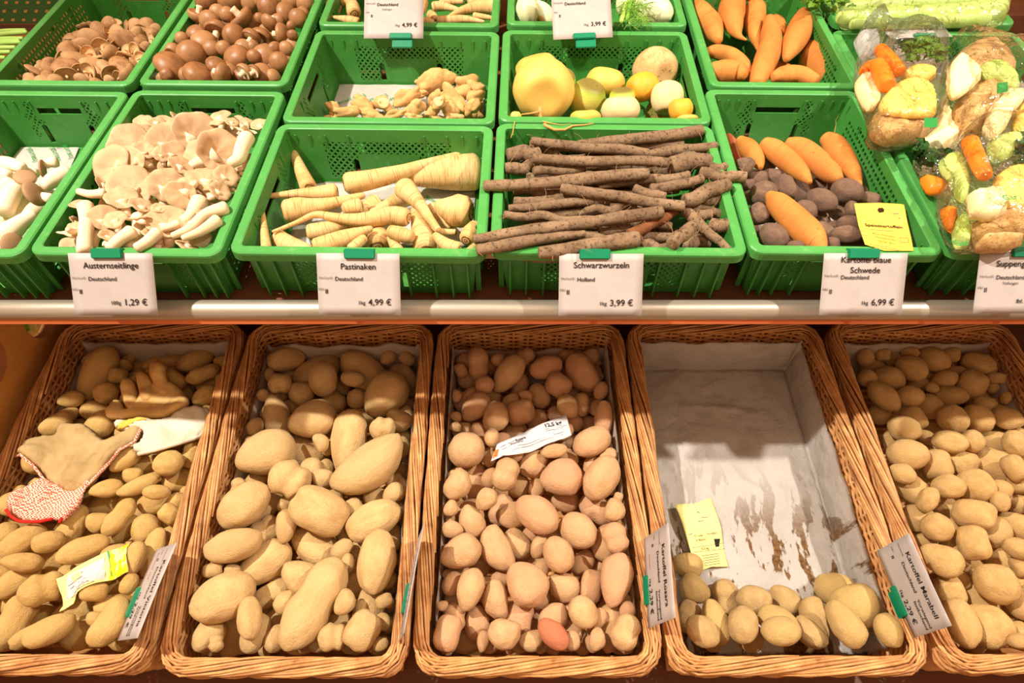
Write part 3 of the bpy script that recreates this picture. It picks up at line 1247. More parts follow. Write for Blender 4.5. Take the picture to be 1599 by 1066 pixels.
def potato_mesh(seed, style):
    rnd = random.Random(seed)
    bm = ico(4)
    eyes = []
    for _ in range(7):
        v = Vector((rnd.gauss(0, 1), rnd.gauss(0, 1), rnd.gauss(0, 1))).normalized()
        eyes.append(v)
    amp = rnd.uniform(0.05, 0.085)
    for v in bm.verts:
        n = v.co.normalized()
        r = 1 + amp * fbm(n, 1.3, seed) + 0.012 * fbm(n, 6, seed)
        for e in eyes:
            d = (n - e).length
            if d < 0.3:
                r -= 0.035 * math.exp(-(d / 0.085) ** 2) - 0.012 * math.exp(-((d - 0.16) / 0.06) ** 2)
        p = n * r
        if style == 'kidney':
            p.y += 0.26 * (p.x * p.x - 0.4)
        elif style == 'waist':
            f = 1 - 0.20 * math.exp(-((p.x - 0.1) / 0.32) ** 2)
            p.y *= f
            p.z *= f
        elif style == 'pear':
            f = 1 + 0.20 * p.x
            p.y *= f
            p.z *= f
        elif style == 'block':
            f = 1 + 0.07 * math.cos(4 * math.atan2(p.y, p.x))*-1
            p.x *= f
            p.y *= f
        v.co = p
    xs = [max(v.co[i] for v in bm.verts) for i in range(3)]
    ns = [min(v.co[i] for v in bm.verts) for i in range(3)]
    for v in bm.verts:
        v.co = Vector([2 * (v.co[i] - ns[i]) / (xs[i] - ns[i]) - 1 for i in range(3)])
    return mesh_of(bm, 'potato_shape')


PMESH = {}


def pmeshes(matkey, styles):
    out = []
    for i, st in enumerate(styles):
        me = potato_mesh(hash_(matkey) + i * 7, st)
        me.materials.append(M[matkey])
        out.append(me)
    return out


def hash_(s):
    return sum(ord(c) * (i + 3) for i, c in enumerate(s)) % 97


# ================================================================ produce: packing
class Pile:
    """bodies already lying in one container, kept as spheres"""

    def __init__(self):
        self.c = np.zeros((0, 3))
        self.r = np.zeros((0,))
        self.items = []

    def gap(self, cs, rs):
        if not len(self.r):
            return 1.0
        d = np.linalg.norm(self.c[None] - cs[:, None], axis=2) - self.r[None] - rs[:, None]
        return d.min()

    def add(self, cs, rs):
        self.c = np.vstack((self.c, cs))
        self.r = np.concatenate((self.r, rs))

    def settle(self, cs, rs, dirv, tol=-0.0015, step=0.0015, most=0.12):
        """slide a body along dirv until it is free of the others; returns the distance or None"""
        cs = np.array(cs, dtype=float)
        rs = np.array(rs, dtype=float)
        d = np.array(dirv)
        t = 0.0
        while t <= most:
            g = self.gap(cs + d * t, rs)
            if g >= tol:
                return t
            t += max(step, min(0.01, -g * 0.35))
        return None

    def hits(self, o, d, grow=0.0):
        """first hit distance of a ray, inf when it passes"""
        if not len(self.r):
            return math.inf
        o = np.array(o)
        d = np.array(d)
        q = self.c - o
        b = q @ d
        h2 = (q * q).sum(1) - b * b
        k = (h2 < (self.r + grow) ** 2) & (b > 0)
        if not k.any():
            return math.inf
        return float((b[k] - np.sqrt(np.maximum(0, (self.r[k] + grow) ** 2 - h2[k]))).min())


def ell_spheres(c, u, a, b):
    """spheres along the long axis of an ellipsoid (half axes a >= b)"""
    if a <= b * 1.03:
        return [tuple(c)], [b * 0.98]
    e = a - b * b / a
    out, rr = [], []
    for t in (-1, -0.66, -0.33, 0, 0.33, 0.66, 1):
        x = e * t * 0.97
        out.append(tuple(c + u * x))
        rr.append(b * math.sqrt(max(0.02, 1 - x * x / (a * a - b * b))))
    return out, rr


FAT = 1.0
SLIM = 0.98
GROW = 1.05
ORD = ['zeroth', 'first', 'second', 'third', 'fourth', 'fifth', 'sixth', 'seventh', 'eighth', 'ninth', 'tenth', 'eleventh', 'twelfth', 'thirteenth',
       'fourteenth', 'fifteenth', 'sixteenth', 'seventeenth', 'eighteenth', 'nineteenth', 'twentieth', 'twenty-first', 'twenty-second', 'twenty-third', 'twenty-fourth', 'twenty-fifth', 'twenty-sixth']
ORD += [t + '-' + u for t in ('twenty', 'thirty', 'forty') for u in ORD[1:10] if not (t == 'twenty' and ORD.index(u) <= 6)]


def name_rows(items, where, cat, group, band=34):
    """items: (object, noun phrase, px, py). Labels by row from the front and place from the left, both countable in the photo"""
    cls = {}
    for it in items:
        cls.setdefault(it[1].split('|')[0], []).append(it)
    for c, lst in cls.items():
        lst.sort(key=lambda t: -t[3])
        rows, cur = [], []
        for it in lst:
            if cur and cur[0][3] - it[3] > band:
                rows.append(cur)
                cur = []
            cur.append(it)
        if cur:
            rows.append(cur)
        for ri, row in enumerate(rows):
            row.sort(key=lambda t: t[2])
            for ci, it in enumerate(row):
                ph = it[1].replace('|', ' ').strip()
                if len(lst) == 1:
                    lab = f'{ph} in {where}'
                elif len(rows) == 1:
                    lab = f'{ph} in {where}, {ORD[ci + 1]} from left'
                elif len(row) == 1:
                    lab = f'{ph} in {where}, alone in {ORD[ri + 1]} row from front'
                else:
                    lab = f'{ph} in {where}, {ORD[ci + 1]} from left in {ORD[ri + 1]} row from front'
                tag(it[0], lab, cat, group)


class Box3:
    """inner room of a container in its tier frame, for keeping bodies off its walls"""

    def __init__(self, fr, info, base, margin, draft, rot=0.0):
        self.fr, self.i, self.base, self.m, self.draft = fr, info, base, margin, draft

    def clamp(self, c, r, rx=None, rd=None):
        """move centre c so that a body of half sizes rx, rd, r stays between the walls and over the base"""
        rx = rx or r
        rd = rd or r
        x, d, h = self.fr.loc(c)
        hw = self.i['w'] / 2 - self.m - self.draft * max(0, min(1, (0.0 - h) / max(1e-6, -self.base)))
        hd = self.i['dp'] / 2 - self.m - self.draft * max(0, min(1, (0.0 - h) / max(1e-6, -self.base)))
        X = min(max(x, self.i['x'] - hw + rx), self.i['x'] + hw - rx)
        D = min(max(d, self.i['d'] - hd + rd), self.i['d'] + hd - rd)
        H = max(h, self.base + r)
        return self.fr.w(X, D, H)


def ellipse_body(me, name, px, py, L, W, ang, fr, hf, pile, dirsign=1, box=None, thick=0.93, tilt=0.0, roll=0.0, most=0.13, shrink=0.0, tol=0.0):
    """an egg-shaped body whose outline in the view is the ellipse (px, py, L, W, ang). dirsign 1: sinks from the surface hf under
    those already there; -1: lies on the base and rises until free"""
    r = ray(px, py)
    rn = r.normalized()
    x, d, _ = fr.loc(fr.hit(px, py, 0.0))
    h = hf(x, d) if callable(hf) else hf
    p = fr.hit(px, py, h)
    z = zof(p)
    cosv = rn.dot(FWD)
    k = z / FPX / math.sqrt(cosv)
    a, b = L / 2 * k, W / 2 * k
    if a < b:
        a, b = b, a
        ang += 90
    an = math.radians(ang)
    u = (RIGHT * math.cos(an) + UPV * math.sin(an))
    u = (u - rn * u.dot(rn)).normalized()
    v = (-rn).cross(u).normalized()
    wv = u.cross(v).normalized()
    b_ = b * (1 - shrink)
    a_ = a * (1 - shrink)
    if tilt:
        u2 = (u * math.cos(tilt) + wv * math.sin(tilt))
        wv = (wv * math.cos(tilt) - u * math.sin(tilt))
        u = u2
    if dirsign > 0:
        c = p + rn * (b * 0.55)
    else:
        nn = fr.n
        ext = math.sqrt((a * u.dot(nn)) ** 2 + (b * v.dot(nn)) ** 2 + (b * thick * wv.dot(nn)) ** 2)
        c = fr.hit(px, py, h + ext)
    ext3 = [math.sqrt((a_ * u.dot(q)) ** 2 + (b_ * v.dot(q)) ** 2 + (b_ * thick * wv.dot(q)) ** 2) for q in (fr.x, fr.d, fr.n)]
    c0, t, ok = c, 0.0, False
    off, rs = ell_spheres(Vector((0, 0, 0)), u, a_, b_ * FAT)
    off, rs = np.array(off), np.array(rs)
    while t <= most:
        c = c0 + rn * (dirsign * t)
        if box is not None:
            c = box.clamp(c, ext3[2], ext3[0], ext3[1])
        g = pile.gap(off + np.array(c), rs)
        if g >= tol:
            ok = True
            break
        t += max(0.0015, min(0.01, -g * 0.35))
    if not ok:
        return None
    pile.add(off + np.array(c), rs)
    m = Matrix((u, v, wv)).transposed().to_4x4() @ Matrix.Rotation(roll, 4, 'X')
    o = link(name, me)
    o.matrix_world = Matrix.Translation(c) @ m @ Matrix.Diagonal((a_ * SLIM, b_ * SLIM, b_ * thick * SLIM, 1))
    return o


def size_word(L, ref):
    return 'large' if L > 1.28 * ref else ('small' if L < 0.78 * ref else 'medium')


def shape_word(L, W):
    q = max(L, W) / max(1e-6, min(L, W))
    return 'long' if q > 1.55 else ('oval' if q > 1.15 else 'round')


LOST = []


def potato_pile(key, data, meshes, colour, name, where, group, hf, fr, box, seed, fill=None, ref=None, thick=0.93, pile=None, cat='potato', band=34):
    """data: (x0, y0, scale, [(x, y, L, W, ang), ...]) lists read off enlarged views of the photo"""
    rnd = random.Random(seed)
    pile = pile or Pile()
    named = []
    alls = []
    for x0, y0, s, lst in data:
        for e in lst:
            alls.append((x0 + e[0] / s, y0 + e[1] / s, e[2] / s, e[3] / s, e[4] if len(e) > 4 else 0))
    ref = ref or sorted(max(a[2], a[3]) for a in alls)[len(alls) // 2]
    for (px, py, L, W, ang) in alls:
        L, W = L * GROW, W * GROW
        me = rnd.choice(meshes)
        o = None
        for sh, tl in ((0.0, 0.0), (0.06, 0.0), (0.06, -0.003), (0.14, -0.003), (0.22, -0.004), (0.30, -0.006)):
            o = ellipse_body(me, name, px, py, L, W, ang, fr, hf, pile, 1, box, thick, rnd.uniform(-0.12, 0.12), rnd.uniform(-0.5, 0.5), 0.10, sh, tl)
            if o:
                break
        if o is None:
            LOST.append((key, px, py))
            continue
        named.append((o, f'{size_word(max(L, W), ref)} {shape_word(L, W)} {colour} {cat}', px, py))
    if fill:
        poly, step, n, lo, hi, depth = fill
        poly = [Vector(p) for p in poly]
        pts = []
        y = min(p.y for p in poly)
        while y < max(p.y for p in poly):
            x = min(p.x for p in poly)
            while x < max(p.x for p in poly):
                if inside(Vector((x, y)), poly):
                    pts.append((x, y))
                x += step
            y += step
        rnd.shuffle(pts)
        k = 0
        for (px, py) in pts:
            if k >= n:
                break
            if pile.hits(CAM, ray(px, py).normalized(), 0.0015) < math.inf:
                continue
            L = rnd.uniform(lo, hi)
            W = L * rnd.uniform(0.72, 0.9)
            hh = (lambda a, b: (hf(a, b) if callable(hf) else hf) - depth)
            for q in (1.0, 0.8, 0.6):
                o = ellipse_body(rnd.choice(meshes), name, px, py, L * q, W * q, rnd.uniform(0, 180), fr, hh, pile, 1, box, thick, rnd.uniform(-0.2, 0.2), 0, 0.13, 0, -0.002)
                if o:
                    break
            if o:
                k += 1
                named.append((o, f'half-buried {colour} {cat}', px, py))
    # the phrase that sets a row's members apart is the colour noun; sizes are only extra
    tops = [(o, ph, x, y) for o, ph, x, y in named if not ph.startswith('half-buried')]
    bur = [(o, ph, x, y) for o, ph, x, y in named if ph.startswith('half-buried')]
    name_rows_all(tops, where, cat, group, band)
    name_rows_all(bur, where, cat, group, band * 0.8)
    return pile


def name_rows_all(lst, where, cat, group, band):
    lst = sorted(lst, key=lambda t: -t[3])
    rows, cur = [], []
    for it in lst:
        if cur and cur[0][3] - it[3] > band:
            rows.append(cur)
            cur = []
        cur.append(it)
    if cur:
        rows.append(cur)
    for ri, row in enumerate(rows):
        row.sort(key=lambda t: t[2])
        for ci, it in enumerate(row):
            if len(lst) == 1:
                lab = f'{it[1]} in {where}'
            elif len(rows) == 1:
                lab = f'{it[1]} in {where}, {ORD[ci + 1]} from left'
            else:
                lab = f'{it[1]} in {where}, {ORD[ci + 1]} from left in {ORD[ri + 1]} row from front'
            tag(it[0], lab, cat, group)


# tapered roots: a spine of image points on a plane, then slid under the others
def root_body(name, spine, fr, hf, pile, mat, seed, seg=14, knobs=0.05, wrinkle=0.02, dirsign=1, n=26, tol=-0.002, most=0.10, rpow=None, box=None, endcap=0.25, oval=1.0):
    """spine: (px, py, width_px) points; returns (object, end points, directions, radii) or None"""
    rnd = random.Random(seed)
    P = []
    # Catmull-Rom through the given points
    pts = [Vector((s[0], s[1], s[2])) for s in spine]
    if len(pts) == 2:
        mid = pts[0].lerp(pts[1], 0.5)
        q = pts[1] - pts[0]
        off = Vector((-q.y, q.x, 0)) * rnd.uniform(-0.03, 0.03)
        pts = [pts[0], mid + off, pts[1]]
    ext = [pts[0] * 2 - pts[1]] + pts + [pts[-1] * 2 - pts[-2]]
    for i in range(n + 1):
        t = i / n * (len(pts) - 1)
        k = min(int(t), len(pts) - 2)
        f = t - k
        a, b, c, d = ext[k], ext[k + 1], ext[k + 2], ext[k + 3]
        P.append(0.5 * ((2 * b) + (c - a) * f + (2 * a - 5 * b + 4 * c - d) * f * f + (3 * b - a - 3 * c + d) * f ** 3))
    W3, R = [], []
    for p in P:
        x, dd, _ = fr.loc(fr.hit(p.x, p.y, 0))
        h = hf(x, dd) if callable(hf) else hf
        q = fr.hit(p.x, p.y, h)
        z = zof(q)
        r = max(0.0012, p.z / 2 * z / FPX)
        if dirsign < 0:
            q = fr.hit(p.x, p.y, h + r)
        else:
            q = q + ray(p.x, p.y).normalized() * (r * 0.6)
        W3.append(q)
        R.append(r)
    rc = ray(P[n // 2].x, P[n // 2].y).normalized()
    cs = np.array([tuple(v) for v in W3])
    rs = np.array(R) * 0.93
    t = pile.settle(cs, rs, rc * dirsign, tol=tol, most=most)
    if t is None:
        return None
    sh = rc * (dirsign * t)
    W3 = [v + sh for v in W3]
    if box is not None:
        mn = Vector((0, 0, 0))
        for v, r in zip(W3, R):
            x, d, h = fr.loc(v)
            if h - r < box.base:
                mn = max(mn, fr.n * (box.base - h + r), key=lambda q: q.length)
        W3 = [v + mn for v in W3]
        cs = np.array([tuple(v) for v in W3])
        pile.add(cs, rs)
    else:
        pile.add(cs + np.array(sh), rs)
    c = W3[n // 2]
    L = [v - c for v in W3]
    # rounded ends
    d0 = (L[0] - L[1]).normalized()
    d1 = (L[-1] - L[-2]).normalized()
    LL = [L[0] + d0 * R[0] * endcap] + L + [L[-1] + d1 * R[-1] * endcap]
    RR = [R[0] * 0.72] + R + [R[-1] * 0.72]
    LL = [L[0] + d0 * R[0] * endcap * 1.25] + LL + [L[-1] + d1 * R[-1] * endcap * 1.25]
    RR = [R[0] * 0.3] + RR + [R[-1] * 0.3]
    wr = [rnd.uniform(-1, 1) * wrinkle for _ in LL]
    bm = bmesh.new()

    def jit(i, k):
        q = LL[i] * 22 + Vector((math.cos(2 * PI * k / seg), math.sin(2 * PI * k / seg), seed * 3.1)) * 0.7
        return knobs * fbm(q, 1.0, seed) + wr[i]
    lay = bm.verts.layers.float.new('along')
    rings = tube(bm, LL, RR, seg, True, jit)
    acc = 0.0
    for i, rg in enumerate(rings):
        if i:
            acc += (LL[i] - LL[i - 1]).length
        for v in rg:
            v[lay] = acc
    me = mesh_of(bm, name, True, (mat,))
    o = link(name, me)
    o.location = c
    ms = o.modifiers.new('smooth', 'SUBSURF')
    ms.levels = 1
    ms.render_levels = 1
    return dict(o=o, c=c, L=L, R=R, d0=d0, d1=d1)


def hairs(parent, starts, mat, seed, name='rootlet', ln=(0.02, 0.05), r=0.0006):
    """fine roots, one mesh, local to the parent's origin"""
    rnd = random.Random(seed)
    bm = bmesh.new()
    for p, d in starts:
        l = rnd.uniform(*ln)
        q = Vector(p)
        pts = [q.copy()]
        dd = Vector(d).normalized()
        for i in range(5):
            dd = (dd + Vector((rnd.uniform(-1, 1), rnd.uniform(-1, 1), rnd.uniform(-1, 0.4))) * 0.35).normalized()
            q = q + dd * (l / 5)
            pts.append(q.copy())
        tube(bm, pts, [r * (1 - 0.14 * i) for i in range(6)], 5)
    return link(name, mesh_of(bm, name, True, (mat,)), None, parent)

# ================================================================ the five potato baskets
ST = ['plain', 'plain', 'kidney', 'waist', 'pear', 'plain', 'block', 'pear', 'kidney', 'plain']


def surf(front, back, bump=0.0, d0=0.0, d1=0.62):
    def f(x, d):
        t = max(0, min(1, (d - d0) / (d1 - d0)))
        return front + (back - front) * t + bump * math.sin(PI * t)
    return f


def bbox(key, m=0.033):
    return Box3(TL, BASKETS[key], -BH + 0.024, m, 0.010)


B2 = [(320, 480, 3.5525, [(1055, 882, 450, 240, 36), (795, 748, 370, 195, 81), (235, 805, 310, 235, 18), (555, 810, 285, 190, -14), (470, 950, 235, 210, -30),
      (595, 620, 260, 200, 15), (400, 615, 270, 150, -78), (215, 980, 165, 115, 55), (350, 910, 170, 120, 45), (985, 670, 140, 130, 0), (940, 775, 130, 120, 0),
      (1110, 630, 150, 120, -20), (815, 975, 230, 160, 25), (655, 950, 130, 110, -10), (1000, 485, 285, 220, 48), (895, 280, 310, 190, -42), (655, 395, 200, 155, -80),
      (640, 265, 270, 150, 25), (395, 270, 250, 160, 10), (820, 395, 165, 115, -10), (415, 420, 120, 115, 0), (535, 480, 150, 140, 0), (470, 370, 150, 110, 20),
      (720, 520, 140, 120, -30), (845, 505, 120, 120, 0), (230, 670, 220, 140, 0), (330, 480, 120, 120, 0), (700, 660, 170, 120, 40), (1115, 390, 150, 110, -60), (1100, 545, 170, 110, 0),
      (690, 770, 140, 110, 60), (870, 870, 120, 90, 20)]),
      (220, 740, 3.2705, [(870, 708, 460, 220, 58), (910, 190, 290, 210, -25), (295, 160, 280, 205, 38), (580, 170, 300, 160, 38), (320, 630, 300, 215, 25), (400, 858, 330, 195, -80),
      (625, 460, 295, 185, 36), (895, 375, 285, 180, -35), (1270, 445, 312, 185, 82), (1210, 235, 285, 180, 26), (1165, 710, 290, 160, 78), (290, 365, 300, 175, 14), (200, 865, 230, 195, 45),
      (325, 500, 220, 170, 35), (630, 295, 190, 150, 35), (740, 265, 175, 112, 82), (525, 370, 125, 112, 0), (555, 735, 205, 120, -87), (570, 900, 185, 130, 62), (690, 780, 175, 150, 60),
      (680, 915, 175, 140, 60), (820, 530, 220, 165, -35), (1085, 555, 172, 160, 0), (1125, 405, 150, 145, 0), (1090, 180, 118, 100, -50), (1036, 300, 155, 110, -65), (1000, 785, 170, 145, 30),
      (1120, 905, 185, 160, 60), (965, 928, 150, 140, 0), (825, 935, 190, 115, 20), (670, 610, 185, 110, 32), (545, 600, 92, 82, 0), (465, 620, 150, 120, 60), (740, 655, 150, 140, 30),
      (465, 500, 100, 90, 0), (370, 240, 115, 90, 0), (405, 150, 150, 110, 40), (1252, 785, 155, 110, 70), (1045, 655, 130, 100, 70), (445, 400, 145, 100, -70), (990, 115, 110, 80, -60)])]
PILE2 = potato_pile('b2', B2, pmeshes('potato', ST), 'pale', 'pale_potato', 'second basket', 'potatoes in the second basket', surf(0.010, -0.042, 0.018), TL, bbox('b2'), 21,
            ([(262, 1020), (625, 1028), (668, 560), (640, 530), (405, 530), (350, 640)], 8, 110, 36, 52, 0.018))

B1 = [(0, 470, 3.5525, [(537, 410, 310, 150, 62), (305, 445, 130, 115, 0), (345, 545, 150, 105, 10), (395, 612, 145, 130, 80), (410, 430, 100, 110, 0), (460, 310, 180, 110, 20), (655, 415, 105, 100, 0),
      (590, 510, 115, 110, 0), (530, 610, 140, 110, 0), (555, 690, 155, 130, 45), (260, 690, 150, 110, 30), (270, 635, 120, 85, 20), (1120, 230, 180, 100, 20), (1215, 255, 150, 105, 5),
      (1000, 325, 190, 100, -5), (896, 265, 130, 80, 10), (1125, 405, 170, 90, 20), (1125, 340, 120, 80, 30), (1235, 345, 90, 80, 0), (1160, 465, 130, 90, 10), (1150, 525, 140, 100, 25),
      (70, 890, 130, 125, 0), (65, 1020, 140, 120, 10), (180, 960, 120, 110, 0), (690, 880, 155, 100, 35), (800, 905, 155, 125, 20), (935, 900, 150, 130, 15), (1060, 850, 145, 100, 75),
      (985, 990, 150, 140, 0), (665, 985, 105, 110, 0), (780, 1020, 220, 85, 25), (590, 1040, 150, 90, 10), (735, 970, 100, 90, 0), (870, 1060, 130, 75, 0), (160, 740, 110, 70, 10),
      (800, 350, 120, 90, 0), (960, 440, 140, 100, -30), (1010, 510, 130, 100, -40)]),
      (0, 740, 3.27, [(115, 340, 190, 112, 30), (45, 155, 130, 110, 0), (75, 250, 120, 90, -10), (30, 310, 110, 110, 0), (10, 390, 120, 90, 80), (215, 285, 150, 62, 8), (250, 345, 130, 95, 10),
      (365, 270, 215, 120, 60), (268, 430, 215, 150, -28), (425, 385, 212, 112, 20), (420, 320, 120, 80, 20), (115, 450, 190, 98, -5), (85, 545, 190, 112, 30), (215, 585, 182, 138, 15),
      (80, 650, 160, 120, 15), (60, 785, 245, 150, 60), (195, 735, 155, 145, 0), (235, 850, 202, 118, 25), (390, 852, 168, 150, 20), (380, 705, 222, 132, 30), (560, 800, 225, 140, 55),
      (590, 680, 180, 120, 0), (605, 580, 152, 112, 20), (690, 430, 155, 85, 75), (785, 400, 235, 110, 72), (740, 280, 140, 125, 60), (545, 150, 172, 122, 20), (715, 85, 212, 82, 30), (790, 140, 157, 130, 15),
      (605, 220, 192, 95, 50), (622, 290, 172, 110, 35), (500, 250, 110, 100, 0), (845, 250, 130, 90, 80), (450, 130, 140, 65, 70), (480, 600, 120, 90, 0), (490, 740, 105, 85, 0), (130, 870, 150, 80, 30), (10, 500, 75, 65, 0),
      (20, 900, 130, 90, 20), (660, 560, 100, 80, 60)])]
PILE1 = potato_pile('b1', B1, pmeshes('potato_yellow', ST), 'yellowish', 'yellow_potato', 'leftmost basket', 'potatoes in the leftmost basket', surf(0.004, -0.052, 0.012), TL, bbox('b1'), 11,
            ([(-20, 1010), (205, 1010), (345, 640), (355, 530), (120, 560), (60, 660), (-20, 760)], 8, 110, 32, 44, 0.016))

B3 = [(640, 480, 3.5525, [(255, 790, 205, 195, 20), (350, 950, 275, 172, 85), (195, 985, 175, 142, 60), (1195, 945, 265, 180, 60), (840, 945, 240, 210, 10), (1010, 745, 220, 160, 25), (1020, 915, 202, 132, 80),
      (685, 855, 182, 152, 75), (530, 925, 182, 142, 70), (610, 985, 150, 125, 75), (480, 610, 178, 140, 75), (615, 580, 160, 142, 20), (365, 555, 192, 140, 45), (270, 510, 172, 105, 35), (380, 310, 188, 116, -85),
      (545, 370, 242, 140, 55), (610, 435, 156, 105, 80), (755, 330, 188, 130, 20), (950, 365, 242, 172, -55), (880, 150, 238, 126, 5), (825, 430, 152, 140, -30), (1100, 455, 182, 152, 15), (1000, 235, 152, 130, 30),
      (730, 195, 142, 130, 0), (720, 490, 152, 120, -60), (875, 550, 140, 115, -70), (640, 180, 102, 92, 30), (560, 215, 105, 90, 0), (440, 219, 120, 112, 0), (275, 405, 132, 120, 10), (415, 430, 112, 110, 0),
      (700, 620, 132, 110, 30), (260, 640, 162, 120, 0), (1170, 620, 208, 102, 85), (1120, 320, 152, 120, 0), (300, 285, 112, 110, 0), (950, 540, 132, 92, 90), (1035, 560, 102, 100, 0), (385, 700, 132, 92, -70),
      (455, 720, 105, 82, 90), (575, 690, 172, 112, 20), (1050, 650, 182, 112, -20), (800, 795, 152, 75, 10), (1190, 770, 112, 100, -60), (875, 830, 132, 100, -40), (1120, 830, 162, 122, 50), (490, 290, 82, 80, 0),
      (670, 300, 92, 82, 0), (640, 260, 82, 62, 0), (871, 245, 112, 72, 0), (440, 830, 112, 92, 90)]),
      (600, 740, 3.2708, [(725, 560, 232, 202, -50), (380, 400, 212, 162, 25), (780, 205, 242, 172, -35), (660, 210, 167, 132, 15), (925, 135, 162, 142, 0), (990, 290, 202, 167, -35), (1090, 175, 202, 152, -30),
      (1265, 540, 262, 157, 80), (440, 590, 207, 132, 75), (570, 385, 242, 152, -65), (675, 365, 177, 142, -50), (890, 410, 182, 147, -65), (1130, 350, 187, 132, 75), (1262, 325, 162, 132, -70), (445, 240, 172, 132, -70),
      (335, 205, 182, 142, 20), (595, 185, 172, 122, 70), (565, 640, 192, 132, -80), (915, 575, 162, 142, -30), (1055, 575, 167, 112, 80), (1015, 705, 157, 137, -60), (1160, 835, 237, 142, 85),
      (685, 740, 172, 152, 80), (865, 735, 162, 132, 40), (940, 830, 162, 122, 50), (475, 760, 167, 127, 85), (355, 735, 142, 117, 85), (255, 670, 212, 132, 80), (260, 850, 192, 147, 75), (410, 885, 162, 142, -40),
      (612, 900, 162, 147, 0), (755, 915, 132, 97, 20), (1215, 705, 152, 127, 10), (1280, 855, 172, 132, 70), (725, 820, 192, 112, 40), (305, 350, 132, 122, 40), (265, 500, 132, 130, 0), (490, 470, 132, 112, 50),
      (350, 560, 122, 102, 60), (800, 490, 122, 82, 70), (1015, 455, 152, 112, 50), (1150, 460, 152, 82, 20), (1155, 580, 152, 92, 85), (790, 370, 122, 82, 70), (1265, 185, 117, 102, 70), (1035, 890, 162, 112, 60),
      (1095, 740, 152, 102, 70), (595, 540, 102, 82, 0), (800, 640, 132, 92, 40), (1310, 700, 102, 82, 80), (520, 130, 122, 102, 50), (320, 930, 132, 82, 60), (590, 780, 102, 82, -60), (505, 870, 102, 62, 80), (920, 680, 82, 80, 0), (1335, 790, 72, 62, 0)])]
P3 = Pile()
potato_pile('b3', [(600, 740, 3.2708, [(865, 885, 178, 115, -45)])], pmeshes('potato_rose', ['plain']), 'bright reddish', 'red_skinned_potato', 'middle basket', 'reddish potatoes in the middle basket',
            surf(0.006, -0.044, 0.012), TL, bbox('b3'), 30, None, 45, 0.93, P3)
potato_pile('b3', B3, pmeshes('potato_red', ST), 'reddish tan', 'red_skinned_potato', 'middle basket', 'reddish potatoes in the middle basket', surf(0.006, -0.044, 0.012), TL, bbox('b3'), 31,
            ([(662, 1025), (1018, 1025), (985, 620), (962, 530), (715, 530), (690, 700)], 8, 110, 30, 42, 0.016), None, 0.93, P3)

B4 = [(1000, 740, 3.27, [(240, 465, 148, 120, -10), (270, 590, 152, 132, -50), (255, 730, 152, 120, 80), (380, 755, 202, 132, -75), (285, 890, 162, 132, -40), (435, 630, 172, 130, -80), (580, 640, 162, 132, -5),
      (735, 645, 155, 130, -45), (525, 770, 162, 132, 80), (705, 760, 185, 137, -30), (885, 745, 212, 127, -85), (1000, 590, 182, 160, -20), (1160, 675, 202, 190, 20), (1050, 770, 205, 132, -55), (1170, 885, 187, 120, 0),
      (1290, 840, 165, 132, -70), (435, 912, 132, 120, 0), (570, 890, 142, 132, -70), (735, 885, 202, 152, 0), (880, 880, 195, 130, -45), (1000, 885, 145, 115, -55), (1195, 808, 105, 70, 0), (380, 882, 95, 70, 40)])]
PAPER_H = -BH + 0.024


def b4floor(x, d):
    return -0.088 + 0.0 * x


rb4 = random.Random(40)
pile4 = Pile()
pm4 = pmeshes('potato_grey', ST)
named = []
for x0, y0, s, lst in B4:
    # farthest first: each lies on the paper or on those behind it
    for e in sorted(lst, key=lambda q: q[1]):
        px, py = x0 + e[0] / s, y0 + e[1] / s
        front = max(0.0, min(1.0, (py - 930) / 95.0))
        for sh in (0.0, 0.08, 0.16):
            o = ellipse_body(rb4.choice(pm4), 'potato', px, py, e[2] / s, e[3] / s, e[4], TL, PAPER_H + 0.030 * front, pile4, -1, bbox('b4', 0.036), 0.93, 0, rb4.uniform(-0.5, 0.5), 0.10, sh)
            if o:
                break
        if o:
            named.append((o, f'{size_word(max(e[2], e[3]), 170)} {shape_word(e[2], e[3])} dusty potato', px, py))
name_rows_all(named, 'nearly empty basket', 'potato', 'potatoes in the nearly empty basket', 34)

